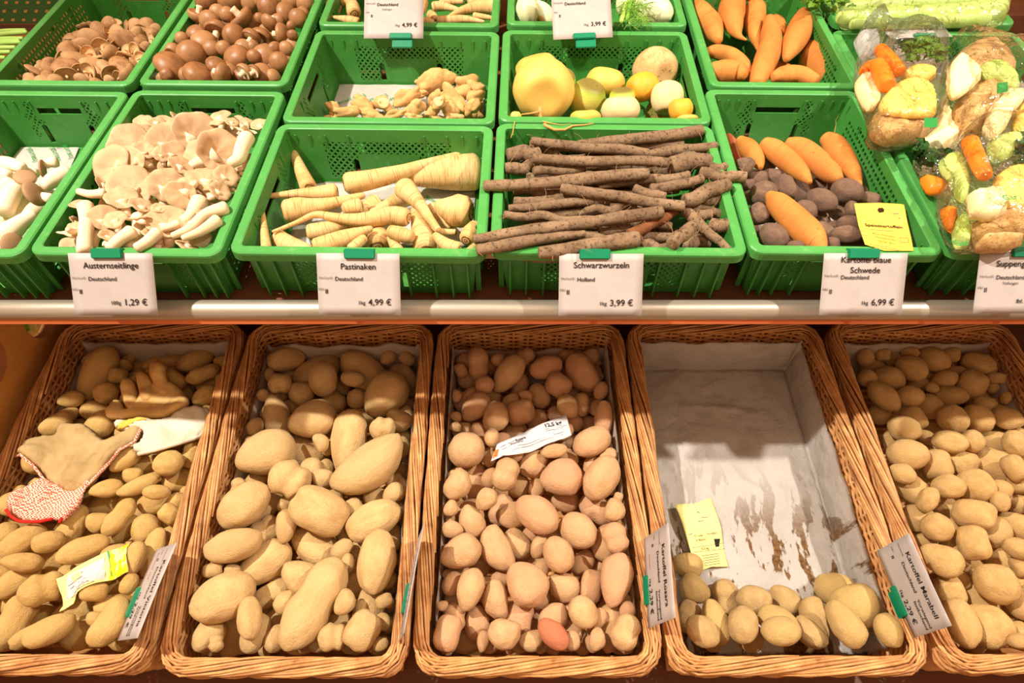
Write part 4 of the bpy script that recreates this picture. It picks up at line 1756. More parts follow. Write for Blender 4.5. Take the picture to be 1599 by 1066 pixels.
B5 = [(1250, 480, 3.553, [(595, 815, 192, 152, -5), (830, 745, 157, 112, -10), (755, 870, 152, 140, -70), (880, 860, 162, 152, -20), (1060, 870, 192, 167, -15), (575, 670, 157, 132, -20), (1080, 745, 142, 120, -15),
      (1200, 755, 162, 142, -60), (845, 620, 152, 137, -60), (985, 615, 152, 132, -45), (715, 550, 142, 127, -40), (605, 490, 132, 112, 0), (825, 490, 167, 102, 0), (950, 430, 147, 130, 60), (490, 395, 152, 140, -20),
      (380, 285, 132, 120, -30), (617, 335, 152, 127, -30), (740, 285, 152, 122, -25), (655, 185, 120, 107, 0), (800, 400, 132, 97, 20), (1045, 315, 157, 117, -20), (900, 300, 112, 97, -60), (945, 220, 117, 92, -20),
      (845, 150, 127, 117, 0), (1025, 150, 142, 117, 20), (815, 230, 112, 97, 0), (1127, 490, 172, 112, -15), (1145, 615, 142, 107, -15), (460, 250, 142, 92, -50), (415, 160, 102, 92, 0), (310, 150, 112, 100, 90),
      (462, 490, 202, 122, -40), (440, 590, 112, 110, 0), (630, 615, 132, 112, -50), (720, 665, 132, 92, -20), (955, 740, 132, 122, -60), (700, 720, 112, 72, -30), (565, 920, 132, 102, -20), (615, 1000, 182, 132, -40),
      (820, 990, 152, 122, 0), (970, 990, 172, 170, 0), (680, 930, 122, 82, -40), (1110, 1010, 105, 100, 0), (1190, 890, 132, 102, -50), (520, 230, 102, 72, 90), (606, 248, 102, 72, 0), (1020, 540, 132, 122, -30),
      (860, 355, 112, 62, 0), (1080, 240, 122, 92, -20), (1100, 390, 122, 82, 0), (370, 390, 102, 100, 0), (545, 360, 112, 82, -60), (500, 740, 120, 82, 90), (700, 780, 92, 62, 0), (1215, 970, 120, 102, 90),
      (1100, 1050, 112, 82, 0), (1205, 590, 102, 92, 0), (330, 250, 90, 70, 0), (650, 420, 100, 80, 0), (700, 390, 90, 80, 0)]),
      (1250, 740, 3.2693, [(750, 165, 167, 147, -30), (885, 205, 167, 132, -10), (695, 270, 137, 132, 0), (600, 220, 132, 130, -40), (1020, 140, 132, 110, -80), (710, 435, 182, 142, -25), (880, 350, 152, 132, -70),
      (995, 295, 142, 127, 60), (1025, 425, 192, 132, -5), (1000, 555, 182, 172, -30), (905, 650, 197, 157, -40), (760, 590, 152, 137, -80), (890, 490, 132, 97, -60), (815, 765, 212, 137, -70), (975, 845, 217, 192, -10),
      (1035, 705, 162, 132, -30), (1110, 260, 162, 112, -25), (1110, 150, 110, 102, 90), (790, 400, 212, 122, -60), (1110, 850, 132, 130, 0), (1125, 660, 152, 122, -60), (1100, 560, 142, 112, -30), (1112, 380, 122, 92, -20),
      (640, 340, 102, 72, 0), (820, 540, 112, 92, -50), (1125, 470, 122, 102, -60), (650, 130, 132, 92, 60), (1005, 75, 122, 92, 0), (1120, 50, 112, 110, 0), (1150, 940, 120, 90, 0)])]
potato_pile('b5', B5, pmeshes('potato_round', ['plain', 'plain', 'pear', 'plain', 'block', 'plain', 'plain']), 'round tan', 'round_potato', 'rightmost basket', 'round potatoes in the rightmost basket', surf(0.004, -0.050, 0.012), TL, bbox('b5'), 51,
            ([(1510, 1015), (1640, 1015), (1640, 525), (1335, 525), (1370, 640)], 8, 110, 30, 42, 0.016))

# ---------------------------------------------------------------- purple and sweet potatoes in the front crate
def cbox(key, m=0.020):
    return Box3(TU, CRATES[key], -CH + 0.007, m, 0.011)


PX3 = [(145, 232, 92, 85, 0), (250, 215, 112, 105, 0), (240, 375, 132, 125, 0), (350, 345, 132, 110, -60), (430, 335, 190, 110, -55), (675, 360, 147, 117, -15), (545, 335, 112, 100, -30), (545, 410, 152, 112, -25), (800, 370, 132, 100, -20),
       (870, 405, 142, 82, -10), (640, 465, 122, 105, -40), (460, 460, 112, 100, -40), (540, 515, 102, 85, -60), (290, 600, 152, 132, -40), (205, 485, 112, 110, -60), (170, 395, 82, 76, 0), (205, 305, 112, 100, 0), (285, 290, 112, 92, 0),
       (675, 585, 147, 87, -5), (690, 655, 162, 112, -5), (560, 575, 112, 82, -40), (590, 640, 82, 80, 0), (255, 665, 112, 72, -20), (205, 570, 82, 62, 0), (685, 530, 112, 82, 0), (610, 545, 82, 62, 0), (290, 485, 92, 80, 90),
       (160, 330, 72, 62, 0), (410, 660, 82, 62, 0), (700, 455, 82, 62, 90), (760, 500, 90, 80, 0), (800, 580, 90, 80, 0), (860, 480, 90, 80, 0), (870, 620, 90, 80, 0)]
PP = Pile()
SW = [((265, 372, 40), (310, 420, 120), (400, 510, 152), (490, 600, 150), (548, 668, 60)), ((240, 110, 70), (290, 145, 112), (370, 205, 116), (440, 270, 84), (484, 316, 26)),
      ((362, 108, 60), (430, 140, 118), (520, 205, 126), (590, 265, 110), (636, 300, 50)), ((560, 80, 70), (610, 125, 118), (660, 200, 122), (715, 275, 74), (745, 342, 18)), ((112, 92, 50), (160, 135, 98), (205, 195, 84), (225, 240, 30)),
      ((55, 72, 40), (85, 140, 80), (105, 210, 60))]
SWL = ['sweet potato lying across the purple potatoes at the crate front', 'pale sweet potato, second from left behind the purple potatoes', 'broad sweet potato in the middle behind the purple potatoes', 'dark sweet potato with a hair root at the right crate wall', 'small orange sweet potato by the left crate wall behind purple potatoes', 'reddish sweet potato tucked against the left crate wall']
for i, sp in enumerate(SW):
    d = [(1120 + x / 3.332, 190 + y / 3.332, wd / 3.332) for x, y, wd in sp]
    r = root_body('sweet_potato', d, TU, (-0.004 if i == 0 else -0.028), PP, M['sweet_red' if i == 5 else 'sweet'], 200 + i, 18, 0.05, 0.012)
    if r:
        tag(r['o'], SWL[i], 'sweet potato', 'sweet potatoes among the purple potatoes')
        if i == 3:
            hairs(r['o'], [(r['L'][4] + TU.n * r['R'][4] * 0.9, TU.n + TU.d)], M['root_hair'], 5, 'hair_root', (0.05, 0.06))
potato_pile('purple', [(1120, 190, 3.332, PX3)], pmeshes('potato_purple', ['plain', 'plain', 'pear', 'kidney', 'block', 'plain']), 'purple', 'purple_potato', 'front crate', 'purple potatoes in the front crate', surf(-0.012, -0.030, 0.0, 0.0, 0.4), TU, cbox('purple'), 61,
            ([(1190, 385), (1400, 385), (1360, 330), (1300, 270), (1160, 270), (1170, 330)], 8, 26, 26, 34, 0.014), None, 0.93, PP, 'purple potato', 30)

# ================================================================ parsnips
def parsnip(spine, x0, y0, s, hf, pile, seed, crown='stub', fr=TU, dirsign=1, box=None):
    d = [(x0 + p[0] / s, y0 + p[1] / s, p[2] / s) for p in spine]
    r = None
    for k in (1.0, 0.9, 0.8):
        r = root_body('parsnip', [(a, b, c * k) for a, b, c in d], fr, hf, pile, M['parsnip'], seed, 18, 0.035, 0.016, dirsign, 30, -0.0015, 0.09, None, box, 0.3)
        if r:
            break
    if r is None:
        return None, d
    if crown:
        bm = bmesh.new()
        R = r['R'][0]
        q = r['d0'].to_track_quat('Z', 'Y').to_matrix().to_4x4()
        base = r['L'][0] + r['d0'] * (R * 0.22)
        lathe(bm, [(0, R * 0.13), (R * 0.22, R * 0.16), (R * 0.34, R * 0.06), (R * 0.46, R * 0.14), (R * 0.58, R * 0.10), (R * 0.60, -R * 0.05), (0, -R * 0.1)], 16, lambda a, j: 0.07 * math.sin(3 * a + seed))
        bmesh.ops.transform(bm, matrix=Matrix.Translation(base) @ q, verts=bm.verts[:])
        link('crown', mesh_of(bm, 'crown', True, (M['crown'],)), None, r['o'])
    return r, d


PN = Pile()
PAR = [  # spine crown -> tip with widths, label
    ([(575, 322, 120), (700, 300, 105), (860, 262, 80), (1010, 212, 52), (1165, 162, 22)], 'long straight parsnip whose thin tip points to upper right of front crate'),
    ([(405, 645, 80), (480, 632, 98), (580, 598, 84), (700, 555, 34)], 'pale parsnip lying slantwise behind the Pastinaken card'),
    ([(880, 498, 100), (800, 488, 100), (650, 512, 78), (520, 500, 52), (410, 482, 36), (320, 520, 26), (250, 548, 22), (185, 572, 16)], 'wavy parsnip with a long tail curving to the left'),
    ([(985, 665, 148), (965, 590, 120), (940, 510, 76), (922, 452, 40)], 'plump parsnip standing thick end down right of the price card'),
    ([(870, 345, 120), (905, 380, 100), (960, 440, 62), (1000, 500, 48), (1050, 565, 34)], 'parsnip bending downward in the middle of the front heap'),
    ([(925, 385, 96), (850, 405, 90), (770, 440, 64), (690, 472, 40)], 'parsnip lying under the bent one in the middle of the heap'),
    ([(1250, 282, 205), (1140, 290, 190), (1020, 300, 150), (910, 312, 100)], 'biggest parsnip with dark hollow crown at the right crate wall'),
    ([(1195, 468, 165), (1140, 462, 176), (1085, 448, 120), (1040, 430, 60)], 'stout parsnip with its cut brown crown facing forward at right'),
    ([(258, 465, 125), (330, 452, 125), (400, 442, 92), (520, 418, 58), (660, 382, 34)], 'parsnip with thin tail pointing right near the left crate wall'),
    ([(510, 365, 92), (420, 372, 74), (300, 375, 46), (130, 390, 22)], 'slim parsnip pointing left with its tip over the crate rim'),
    ([(372, 340, 92), (340, 270, 72), (305, 190, 52), (275, 128, 36)], 'parsnip standing upright in the back left corner of the front crate'),
    ([(160, 700, 66), (146, 600, 46), (136, 500, 30), (128, 412, 16)], 'thin parsnip standing along the left wall of the front crate'),
    ([(375, 575, 92), (440, 566, 92), (520, 545, 70), (590, 528, 40)], 'short parsnip under the wavy one at the left'),
    ([(732, 640, 128), (735, 600, 116), (740, 560, 70)], 'round parsnip end facing forward above the green card clip'),
    ([(795, 568, 66), (850, 585, 84), (908, 600, 70)], 'small blunt parsnip right of the wavy one'),
    ([(215, 600, 90), (250, 635, 112), (320, 655, 90), (390, 668, 50)], 'folded stubby parsnip in the front left corner'),
    ([(1195, 610, 88), (1215, 580, 96), (1245, 550, 90)], 'parsnip with ringed crown at the front right corner'),
    ([(1150, 660, 74), (1090, 640, 72), (1030, 590, 40)], 'small parsnip lying low at the front right'),
    ([(840, 672, 64), (820, 640, 60), (800, 600, 50)], 'short parsnip piece right of the green card clip'),
    ([(1140, 575, 34), (1060, 572, 42), (1000, 545, 40)], 'thin parsnip lying across the right of the front heap'),
    ([(640, 440, 88), (600, 445, 84), (560, 455, 70)], 'blunt brown parsnip end behind the slim tail in the middle'),
    ([(730, 425, 112), (700, 440, 104), (680, 455, 90)], 'round shaded parsnip under the middle of the front heap'),
    ([(590, 660, 50), (625, 635, 56), (662, 605, 48)], 'thin parsnip end just above the front rim'),
    ([(1205, 675, 40), (1225, 660, 44), (1250, 640, 40)], 'tiny parsnip tip by the front right rim'),
    ([(1010, 440, 60), (1060, 500, 60), (1120, 545, 46)], 'parsnip half hidden under the stout cut one'),
    ([(520, 600, 80), (600, 575, 80), (690, 590, 60)], 'shaded parsnip deep under the middle of the front heap'),
    ([(430, 690, 90), (470, 700, 80), (540, 690, 60)], 'parsnip buried behind the left edge of the price card')]
for i, (sp, lab) in enumerate(PAR):
    r, d = parsnip(sp, 370, 190, 3.331, lambda x, dd: -0.016 - 0.04 * max(0, dd) / 0.33, PN, 300 + i, 'stub', TU, 1, cbox('parsnip'))
    if r:
        tag(r['o'], lab, 'parsnip', 'parsnips in the front crate')
PU = Pile()
UP = [([(325, 105, 115), (315, 60, 110), (300, 10, 80), (290, -60, 40)], 'upright parsnip with brown crown left of the Topinambur card'),
      ([(360, 178, 70), (300, 165, 72), (230, 150, 50), (125, 135, 14)], 'parsnip with a thin tail left of the Topinambur card'),
      ([(1000, 165, 70), (1100, 160, 72), (1220, 155, 60), (1370, 175, 24)], 'parsnip lying along the front rim right of the Topinambur card'),
      ([(1480, 60, 130), (1360, 55, 110), (1200, 85, 70), (1090, 130, 24)], 'large parsnip with tip bent down right of the Topinambur card'),
      ([(960, 55, 80), (1030, 50, 76), (1110, 65, 50), (1200, 90, 30)], 'parsnip behind the others in the upper crate'),
      ([(935, 120, 80), (960, 130, 70), (980, 150, 50)], 'blunt parsnip end beside the Topinambur card'),
      ([(880, 20, 90), (870, 70, 80), (860, 110, 50)], 'pale parsnip standing behind the Topinambur card edge'),
      ([(1290, 125, 50), (1400, 140, 40), (1470, 150, 20)], 'thin parsnip under the large one in the upper crate'),
      ([(1440, 170, 60), (1460, 175, 60), (1480, 172, 50)], 'small parsnip in the front right corner of the upper crate'),
      ([(220, 20, 60), (260, 15, 66), (320, 5, 50)], 'parsnip at the back of the upper crate left'),
      ([(1020, 15, 60), (1100, 10, 60), (1200, 15, 40)], 'parsnip at the back of the upper crate right'),
      ([(880, 175, 70), (920, 178, 66), (960, 182, 50)], 'short brown parsnip at the rim right of the Topinambur card'),
      ([(1250, 20, 80), (1330, 10, 80), (1430, 0, 60)], 'parsnip at the very back right of the upper crate')]
for i, (sp, lab) in enumerate(UP):
    r, d = parsnip(sp, 490, 0, 5.158, -0.012, PU, 350 + i, 'stub', TU, 1, cbox('upper_parsnip'))
    if r:
        tag(r['o'], lab, 'parsnip', 'parsnips in the upper crate')

# ================================================================ black salsify
SS = [(50, 355, 880, 292, 52, 52, 'thick salsify stick jutting out over the left crate rim'), (290, 128, 880, 192, 36, 44, 'salsify stick with thin broken tip at the upper left'),
      (0, 626, 950, 488, 46, 56, 'long salsify stick reaching left over the parsnip crate, upper of two'), (15, 680, 560, 598, 54, 36, 'salsify stick reaching left over the parsnip crate, lower of two'),
      (440, 368, 1060, 458, 46, 46, 'salsify stick sloping down to the right across the middle'), (1060, 430, 1285, 350, 60, 60, 'stubby salsify rising right from the middle crossing'),
      (1060, 478, 1300, 690, 50, 34, 'salsify stick sloping steeply to the front right corner'), (780, 605, 1015, 480, 56, 40, 'reddish salsify root pointing up right in front'),
      (330, 692, 830, 622, 56, 72, 'stout salsify lying behind the Schwarzwurzeln card'), (300, 215, 978, 240, 46, 42, 'salsify stick with clean cut right end'),
      (520, 150, 1152, 76, 42, 56, 'topmost salsify stick rising to the back right corner'), (830, 212, 1228, 160, 40, 46, 'salsify stick with square right end under the topmost one'),
      (985, 255, 1195, 225, 84, 62, 'knobby salsify head with rootlets at the right'), (620, 362, 1090, 306, 32, 50, 'salsify stick in the right middle with reddish left tip'),
      (170, 470, 690, 430, 36, 46, 'salsify stick curving through the left middle'), (150, 500, 545, 526, 40, 36, 'salsify stick in the lower left middle'),
      (810, 366, 965, 412, 40, 40, 'short salsify stick under the middle crossing'), (890, 366, 1150, 318, 40, 46, 'curved salsify at the right under the knobby head'),
      (1140, 282, 1372, 312, 46, 52, 'salsify stick reaching over the right crate rim'), (1000, 652, 1112, 552, 60, 50, 'forked salsify stump at the front right'),
      (840, 664, 1010, 662, 56, 46, 'salsify piece by the front rim right of the card'), (1055, 645, 1198, 640, 50, 62, 'short fat salsify piece at the front right'),
      (170, 202, 330, 190, 60, 60, 'dark salsify end in the back left corner'), (160, 268, 330, 245, 50, 46, 'dark salsify end below the back left corner'),
      (300, 165, 430, 188, 40, 44, 'short salsify end under the upper left stick'), (200, 432, 520, 420, 40, 56, 'salsify stick half hidden in the left middle'),
      (560, 482, 820, 456, 32, 40, 'thin salsify stick half hidden in the middle'), (1100, 482, 1198, 498, 42, 46, 'short cut salsify at the right middle'),
      (1190, 542, 1282, 556, 56, 62, 'salsify with pale cut end at the right wall'), (300, 285, 560, 268, 40, 40, 'salsify stick under the thick one at left'),
      (200, 385, 480, 392, 40, 40, 'shaded salsify stick under the thick one at left'), (1190, 262, 1268, 256, 40, 40, 'salsify end by the right crate wall'),
      (1140, 420, 1292, 446, 52, 42, 'dark salsify stick in the right shade'), (630, 592, 790, 570, 42, 40, 'dark salsify stick under the long one in front'),
      (560, 175, 1060, 150, 42, 40, 'salsify stick under the topmost one at back'), (330, 590, 800, 640, 44, 40, 'shaded salsify deep in the front of the heap'), (700, 520, 1000, 560, 44, 40, 'shaded salsify deep in the right front'),
      (250, 520, 700, 540, 42, 40, 'shaded salsify deep in the left front'), (560, 330, 900, 345, 44, 40, 'shaded salsify deep in the middle'), (1080, 600, 1180, 585, 40, 40, 'small salsify end in the right front shade'),
      (300, 240, 800, 260, 44, 44, 'shaded salsify deep at the back left'), (900, 440, 1250, 500, 44, 44, 'shaded salsify deep at the right')]
rs_ = random.Random(77)
for q in range(44):
    ya = 130 + q * 13 + rs_.uniform(-10, 10)
    xa = rs_.uniform(215, 420)
    ln_ = rs_.uniform(500, 760)
    xb = min(1150 + ya * 0.06, xa + ln_)
    SS.append((xa, ya + 14, xb, ya + rs_.uniform(-60, 60), 42, 46, ''))
PSAL = Pile()
HID = []
for i, (xa, ya, xb, yb, wa, wb, lab) in enumerate(SS):
    x0, y0, s = 740, 180, 3.2295
    rnd = random.Random(500 + i)
    m = ((xa + xb) / 2, (ya + yb) / 2 + rnd.uniform(-14, 14), (wa + wb) / 2 * 1.04)
    q = ((xa * 3 + xb) / 4, (ya * 3 + yb) / 4 + rnd.uniform(-11, 11), (wa * 3 + wb) / 4 * 1.05)
    q2 = ((xa + xb * 3) / 4, (ya + yb * 3) / 4 + rnd.uniform(-11, 11), (wa + wb * 3) / 4)
    sp = [(xa, ya, wa * 0.94), q, m, q2, (xb, yb, wb * 0.94)]
    r = root_body('black_salsify', [(x0 + a / s, y0 + b / s, c * 1.24 / s) for a, b, c in sp], TU, 0.014 if i < 22 else (0.0 if i < 42 else -0.022), PSAL, M['salsify_red' if 'reddish salsify' in lab else 'salsify'], 520 + i, 12, 0.17, 0.05, 1, 34, -0.001, 0.11, None, None, 0.12)
    if not r:
        continue
    if lab:
        tag(r['o'], lab, 'black salsify', 'black salsify roots in the crate')
    else:
        HID.append((r['o'], 'shaded salsify stick low', *pix(r['c'])))
    if rnd.random() < 0.55:
        st = []
        for _ in range(rnd.randint(2, 6)):
            k2 = rnd.choice([rnd.randint(0, 4), rnd.randint(len(r['L']) - 5, len(r['L']) - 1), rnd.randint(0, len(r['L']) - 1)])
            an = rnd.uniform(0, 2 * PI)
            dr = (TU.n * abs(math.cos(an)) + TU.d * math.sin(an) * 0.8 + TU.x * rnd.uniform(-0.5, 0.5)).normalized()
            st.append((r['L'][k2] + dr * r['R'][k2] * 0.8, dr))
        hairs(r['o'], st, M['salsify_hair'], i, 'rootlet', (0.012, 0.04), 0.0005)

name_rows_all(HID, 'the salsify heap', 'black salsify', 'black salsify roots in the crate', 5)

# ================================================================ knobbly artichoke tubers
def knob_mesh(seed):
    rnd = random.Random(seed)
    bm = ico(4)
    kn = []
    for _ in range(rnd.randint(5, 8)):
        v = Vector((rnd.gauss(0, 1.2), rnd.gauss(0, 1), rnd.gauss(0, 1))).normalized()
        kn.append((v, rnd.uniform(0.22, 0.5), rnd.uniform(0.30, 0.48)))
    for v in bm.verts:
        n = v.co.normalized()
        r = 0.8 + 0.05 * fbm(n, 1.6, seed)
        for e, a, wd in kn:
            d = (n - e).length
            r += a * math.exp(-(d / wd) ** 2)
            r -= 0.05 * math.exp(-((d - wd * 1.5) / 0.12) ** 2)
        r += 0.012 * math.sin(14 * n.x + seed) + 0.02 * fbm(n, 5, seed)
        v.co = n * r
    for i in range(3):
        hi = max(v.co[i] for v in bm.verts)
        lo = min(v.co[i] for v in bm.verts)
        for v in bm.verts:
            v.co[i] = 2 * (v.co[i] - lo) / (hi - lo) - 1
    return mesh_of(bm, 'tuber_shape', True, (M['artichoke'],))


KM = [knob_mesh(700 + i) for i in range(7)]
TOP = [(1110, 490, 240, 135, 28), (1295, 525, 160, 125, 0), (1400, 545, 110, 100, 0), (1215, 615, 195, 130, -38), (1100, 605, 120, 90, 60), (1385, 600, 110, 90, 20), (1190, 690, 125, 112, -60), (1330, 660, 115, 82, 30), (1420, 655, 72, 65, 0),
       (1350, 715, 155, 75, 10), (935, 610, 195, 112, 35), (975, 670, 130, 110, 60), (1005, 580, 112, 55, 0), (660, 640, 135, 105, -50), (550, 700, 165, 85, 5), (410, 680, 132, 76, -30), (685, 690, 135, 65, 0), (725, 716, 135, 65, 0), (860, 710, 142, 72, 20),
       (970, 725, 112, 55, 0), (1085, 690, 95, 85, 0), (360, 725, 112, 36, 0), (450, 730, 92, 36, 0), (1240, 725, 82, 55, 0), (1270, 570, 120, 90, 30), (1120, 735, 80, 40, 0), (600, 730, 90, 40, 0), (1010, 500, 70, 50, 0)]
PT = Pile()
nm = []
rk = random.Random(71)
for e in sorted(TOP, key=lambda q: q[1]):
    o = ellipse_body(rk.choice(KM), 'artichoke_tuber', 400 + e[0] / 3.9475, e[1] / 3.9475, e[2] / 3.9475, e[3] / 3.9475, e[4], TU, -CH + 0.012, PT, -1, cbox('artichoke'), 0.95, 0, rk.uniform(0, 6), 0.12, 0.0, -0.001)
    if o:
        nm.append((o, size_word(max(e[2], e[3]), 120) + ' knobbly artichoke tuber', 400 + e[0] / 3.9475, e[1] / 3.9475))
for (x, y, L, W, a) in ((780, 640, 112, 95, 0), (1120, 632, 85, 80, 0)):
    o = ellipse_body(rk.choice(KM), 'artichoke_tuber', 400 + x / 3.9475, y / 3.9475, L / 3.9475, W / 3.9475, a, TU, -CH + 0.012, PT, -1, cbox('artichoke'), 0.8, 0, 0, 0.12, 0, -0.001)
    if o:
        nm.append((o, 'broken artichoke tuber', 400 + x / 3.9475, y / 3.9475))
        bm = bmesh.new()
        lathe(bm, [(0, 0.03), (0.45, 0.02), (0.62, 0.0), (0.60, -0.25), (0, -0.3)], 20, lambda an, j: 0.06 * math.sin(3 * an))
        fc = link('cut_face', mesh_of(bm, 'cut_face', True, (M['artichoke_cut'],)), None, o)
        fc.matrix_local = Matrix.Translation((0.1, 0.1, 0.93))
name_rows_all(nm, 'half empty crate', 'artichoke', 'knobbly tubers on the white paper', 20)

# ================================================================ turnips
def turnip_mesh(mat, seed):
    rnd = random.Random(seed)
    bm = ico(4)
    for v in bm.verts:
        n = v.co.normalized()
        r = 1 + 0.035 * fbm(n, 1.2, seed)
        p = n * r
        # flat top with a sunk crown, and a drawn-down root pole
        p.z *= 0.92
        if n.z > 0.7:
            p.z -= 0.22 * ((n.z - 0.7) / 0.3) ** 2
        if n.z < -0.75:
            p.z += 0.25 * ((-n.z - 0.75) / 0.25) ** 1.5
        v.co = p
    for i in range(3):
        hi = max(v.co[i] for v in bm.verts)
        lo = min(v.co[i] for v in bm.verts)
        for v in bm.verts:
            v.co[i] = 2 * (v.co[i] - lo) / (hi - lo) - 1
    return mesh_of(bm, 'turnip_shape', True, (M[mat],))


TUR = [  # x y w h material, pole direction (image angle, tilt to the viewer), label, extras
    (330, 605, 385, 290, 'turnip', (100, -0.72), 'biggest yellow turnip with dangling tap root at front left', 'root'),
    (275, 445, 290, 190, 'turnip', (100, 0.3), 'large yellow turnip behind the biggest one at left', ''),
    (475, 490, 150, 110, 'turnip_green', (60, 0.5), 'small green topped turnip peeking out behind the biggest one', 'crown'),
    (620, 600, 235, 190, 'turnip_green', (70, 0.42), 'green topped turnip with leaf stubs beside the biggest one', 'crown'),
    (730, 510, 245, 155, 'turnip', (80, 0.1), 'smooth yellow turnip with a tiny sprout at the back centre', 'sprout'),
    (825, 675, 238, 148, 'turnip_cream', (90, 0.2), 'pale yellow turnip at the front rim in the centre', ''),
    (835, 595, 165, 90, 'turnip_green', (90, 0.35), 'green topped turnip behind the pale one in the centre', 'crown'),
    (958, 535, 185, 165, 'turnip_orange', (200, 0.2), 'orange yellow turnip in the right centre', ''),
    (1150, 432, 270, 235, 'turnip_rough', (-30, 0.6), 'big rough beige turnip with ringed crown at the back right', 'crown'),
    (1000, 392, 225, 170, 'turnip', (45, 0.2), 'tall yellow turnip at the back right', ''),
    (1112, 602, 200, 178, 'turnip_cream', (90, 0.0), 'round cream turnip at the right', ''),
    (1225, 675, 150, 125, 'turnip_orange', (90, 0.2), 'small orange turnip in the front right corner', ''),
    (1060, 692, 195, 112, 'turnip_green', (170, 0.5), 'green turnip with fresh sprouts at the front right', 'sprout'),
    (610, 725, 190, 80, 'turnip', (90, 0.2), 'shaded yellow turnip low between the big ones', ''),
    (1240, 742, 130, 40, 'turnip', (90, 0.1), 'yellow turnip just showing over the front right rim', ''),
    (150, 720, 70, 60, 'turnip', (90, 0.1), 'small yellow turnip in the front left corner', '')]
PTU = Pile()
for i, (x, y, wd, hg, mt, (pa, ti), lab, ex) in enumerate(TUR):
    px, py, W, H = 760 + x / 3.9475, y / 3.9475, wd / 3.9475, hg / 3.9475
    me = turnip_mesh(mt, 800 + i)
    o = None
    for sh in (0, 0.1, 0.2):
        o = ellipse_body(me, 'turnip', px, py, W, H, 0, TU, lambda a, b: -0.006 - 0.03 * max(0, min(1, (b - 0.34) / 0.33)), PTU, 1, cbox('turnip'), 1.0, 0, 0, 0.11, sh, -0.002)
        if o:
            break
    if not o:
        continue
    m = o.matrix_world.copy()
    sc = m.to_scale()
    c = m.translation
    # turn the body so that its crown points as in the photo while the outline keeps its size
    an = math.radians(pa)
    rr = (-ray(px, py)).normalized()
    pole = ((RIGHT * math.cos(an) + UPV * math.sin(an)) * math.cos(ti * PI / 2) + rr * math.sin(ti * PI / 2)).normalized()
    rot = pole.to_track_quat('Z', 'Y').to_matrix().to_4x4()
    sx = [sc[0], sc[1], min(sc[0], sc[1])]
    f = (sc[0] + sc[1]) / 2
    if abs(ti) > 0.45:
        dims = (sc[0] * 1.0, sc[0] * 0.97, sc[1] * 0.95)
        if 'root' == ex:
            dims = (sc[0], sc[0], sc[1] * 0.96)
    elif abs(math.sin(an)) > 0.7:
        dims = (sc[0], sc[0] * 0.95, sc[1])
    else:
        dims = (f, f, f)
    if ex == 'root':
        c = c + TU.n * 0.014 + TU.d * 0.006
    o.matrix_world = Matrix.Translation(c) @ rot @ Matrix.Diagonal((*dims, 1))
    tag(o, lab, 'turnip', 'turnips in the second row crate')
    rnd = random.Random(i)
    if ex == 'crown':
        bm = bmesh.new()
        for k2 in range(9):
            a = 2 * PI * k2 / 9
            q = Vector((0.13 * math.cos(a), 0.13 * math.sin(a), 0.66))
            dd = Vector((math.cos(a) * 0.5, math.sin(a) * 0.5, 1)).normalized()
            tube(bm, [q, q + dd * 0.14, q + dd * rnd.uniform(0.18, 0.42)], [0.055, 0.045, 0.02], 7)
        lathe(bm, [(0, 0.70), (0.12, 0.72), (0.17, 0.68), (0.15, 0.6)], 20, lambda an_, j: 0.12 * math.sin(5 * an_))
        link('leaf_crown', mesh_of(bm, 'leaf_crown', True, (M['crown'],)), None, o)
    if ex in ('sprout',):
        bm = bmesh.new()
        n = 9 if 'fresh' in lab else 4
        for k2 in range(n * 3):
            a = rnd.uniform(0, 2 * PI)
            q = Vector((rnd.uniform(0, 0.2) * math.cos(a), rnd.uniform(0, 0.2) * math.sin(a), 0.78))
            dd = Vector((math.cos(a) * 0.7, math.sin(a) * 0.7, 1)).normalized()
            l = rnd.uniform(0.15, 0.42)
            v0 = [bm.verts.new(q + Vector((-math.sin(a), math.cos(a), 0)) * s_ * 0.07 * f_ + dd * l * h_) for h_, f_ in ((0, 0.5), (0.5, 1.1), (1, 0.2)) for s_ in (-1, 1)]
            bm.faces.new((v0[0], v0[1], v0[3], v0[2]))
            bm.faces.new((v0[2], v0[3], v0[5], v0[4]))
        bmesh.ops.solidify(bm, geom=bm.faces[:], thickness=0.012)
        link('sprout', mesh_of(bm, 'sprout', True, (M['leaf'],)), None, o)
    if ex == 'root':
        # tap root leaves the pole facing us and hangs over the rim
        inv = o.matrix_world.inverted()
        bm = bmesh.new()
        zb = zof(c) - sc[1] * 1.05
        for path, r0 in (([(330, 660), (328, 700), (335, 740), (365, 775), (420, 800), (480, 800), (530, 775), (600, 770), (660, 760)], 0.0042),
                         ([(320, 690), (270, 700), (220, 705), (185, 725), (170, 760), (160, 820), (148, 850)], 0.0022), ([(335, 740), (350, 750), (400, 760), (460, 770), (520, 762)], 0.0016)):
            P = []
            for q_, (a, b) in enumerate(path):
                zz = min(zof(TU.hit(760 + a / 3.9475, b / 3.9475, 0.004)), zb + 0.03) if b > 742 else zb + 0.004 * q_
                P.append(at(760 + a / 3.9475, b / 3.9475, zz))
            L = [inv @ p for p in P]
            ks = 1.0 / dims[0]
            tube(bm, L, [r0 * ks * (1 - 0.75 * q_ / (len(L) - 1)) for q_ in range(len(L))], 8)
        link('tap_root', mesh_of(bm, 'tap_root', True, (M['root_hair'],)), None, o)

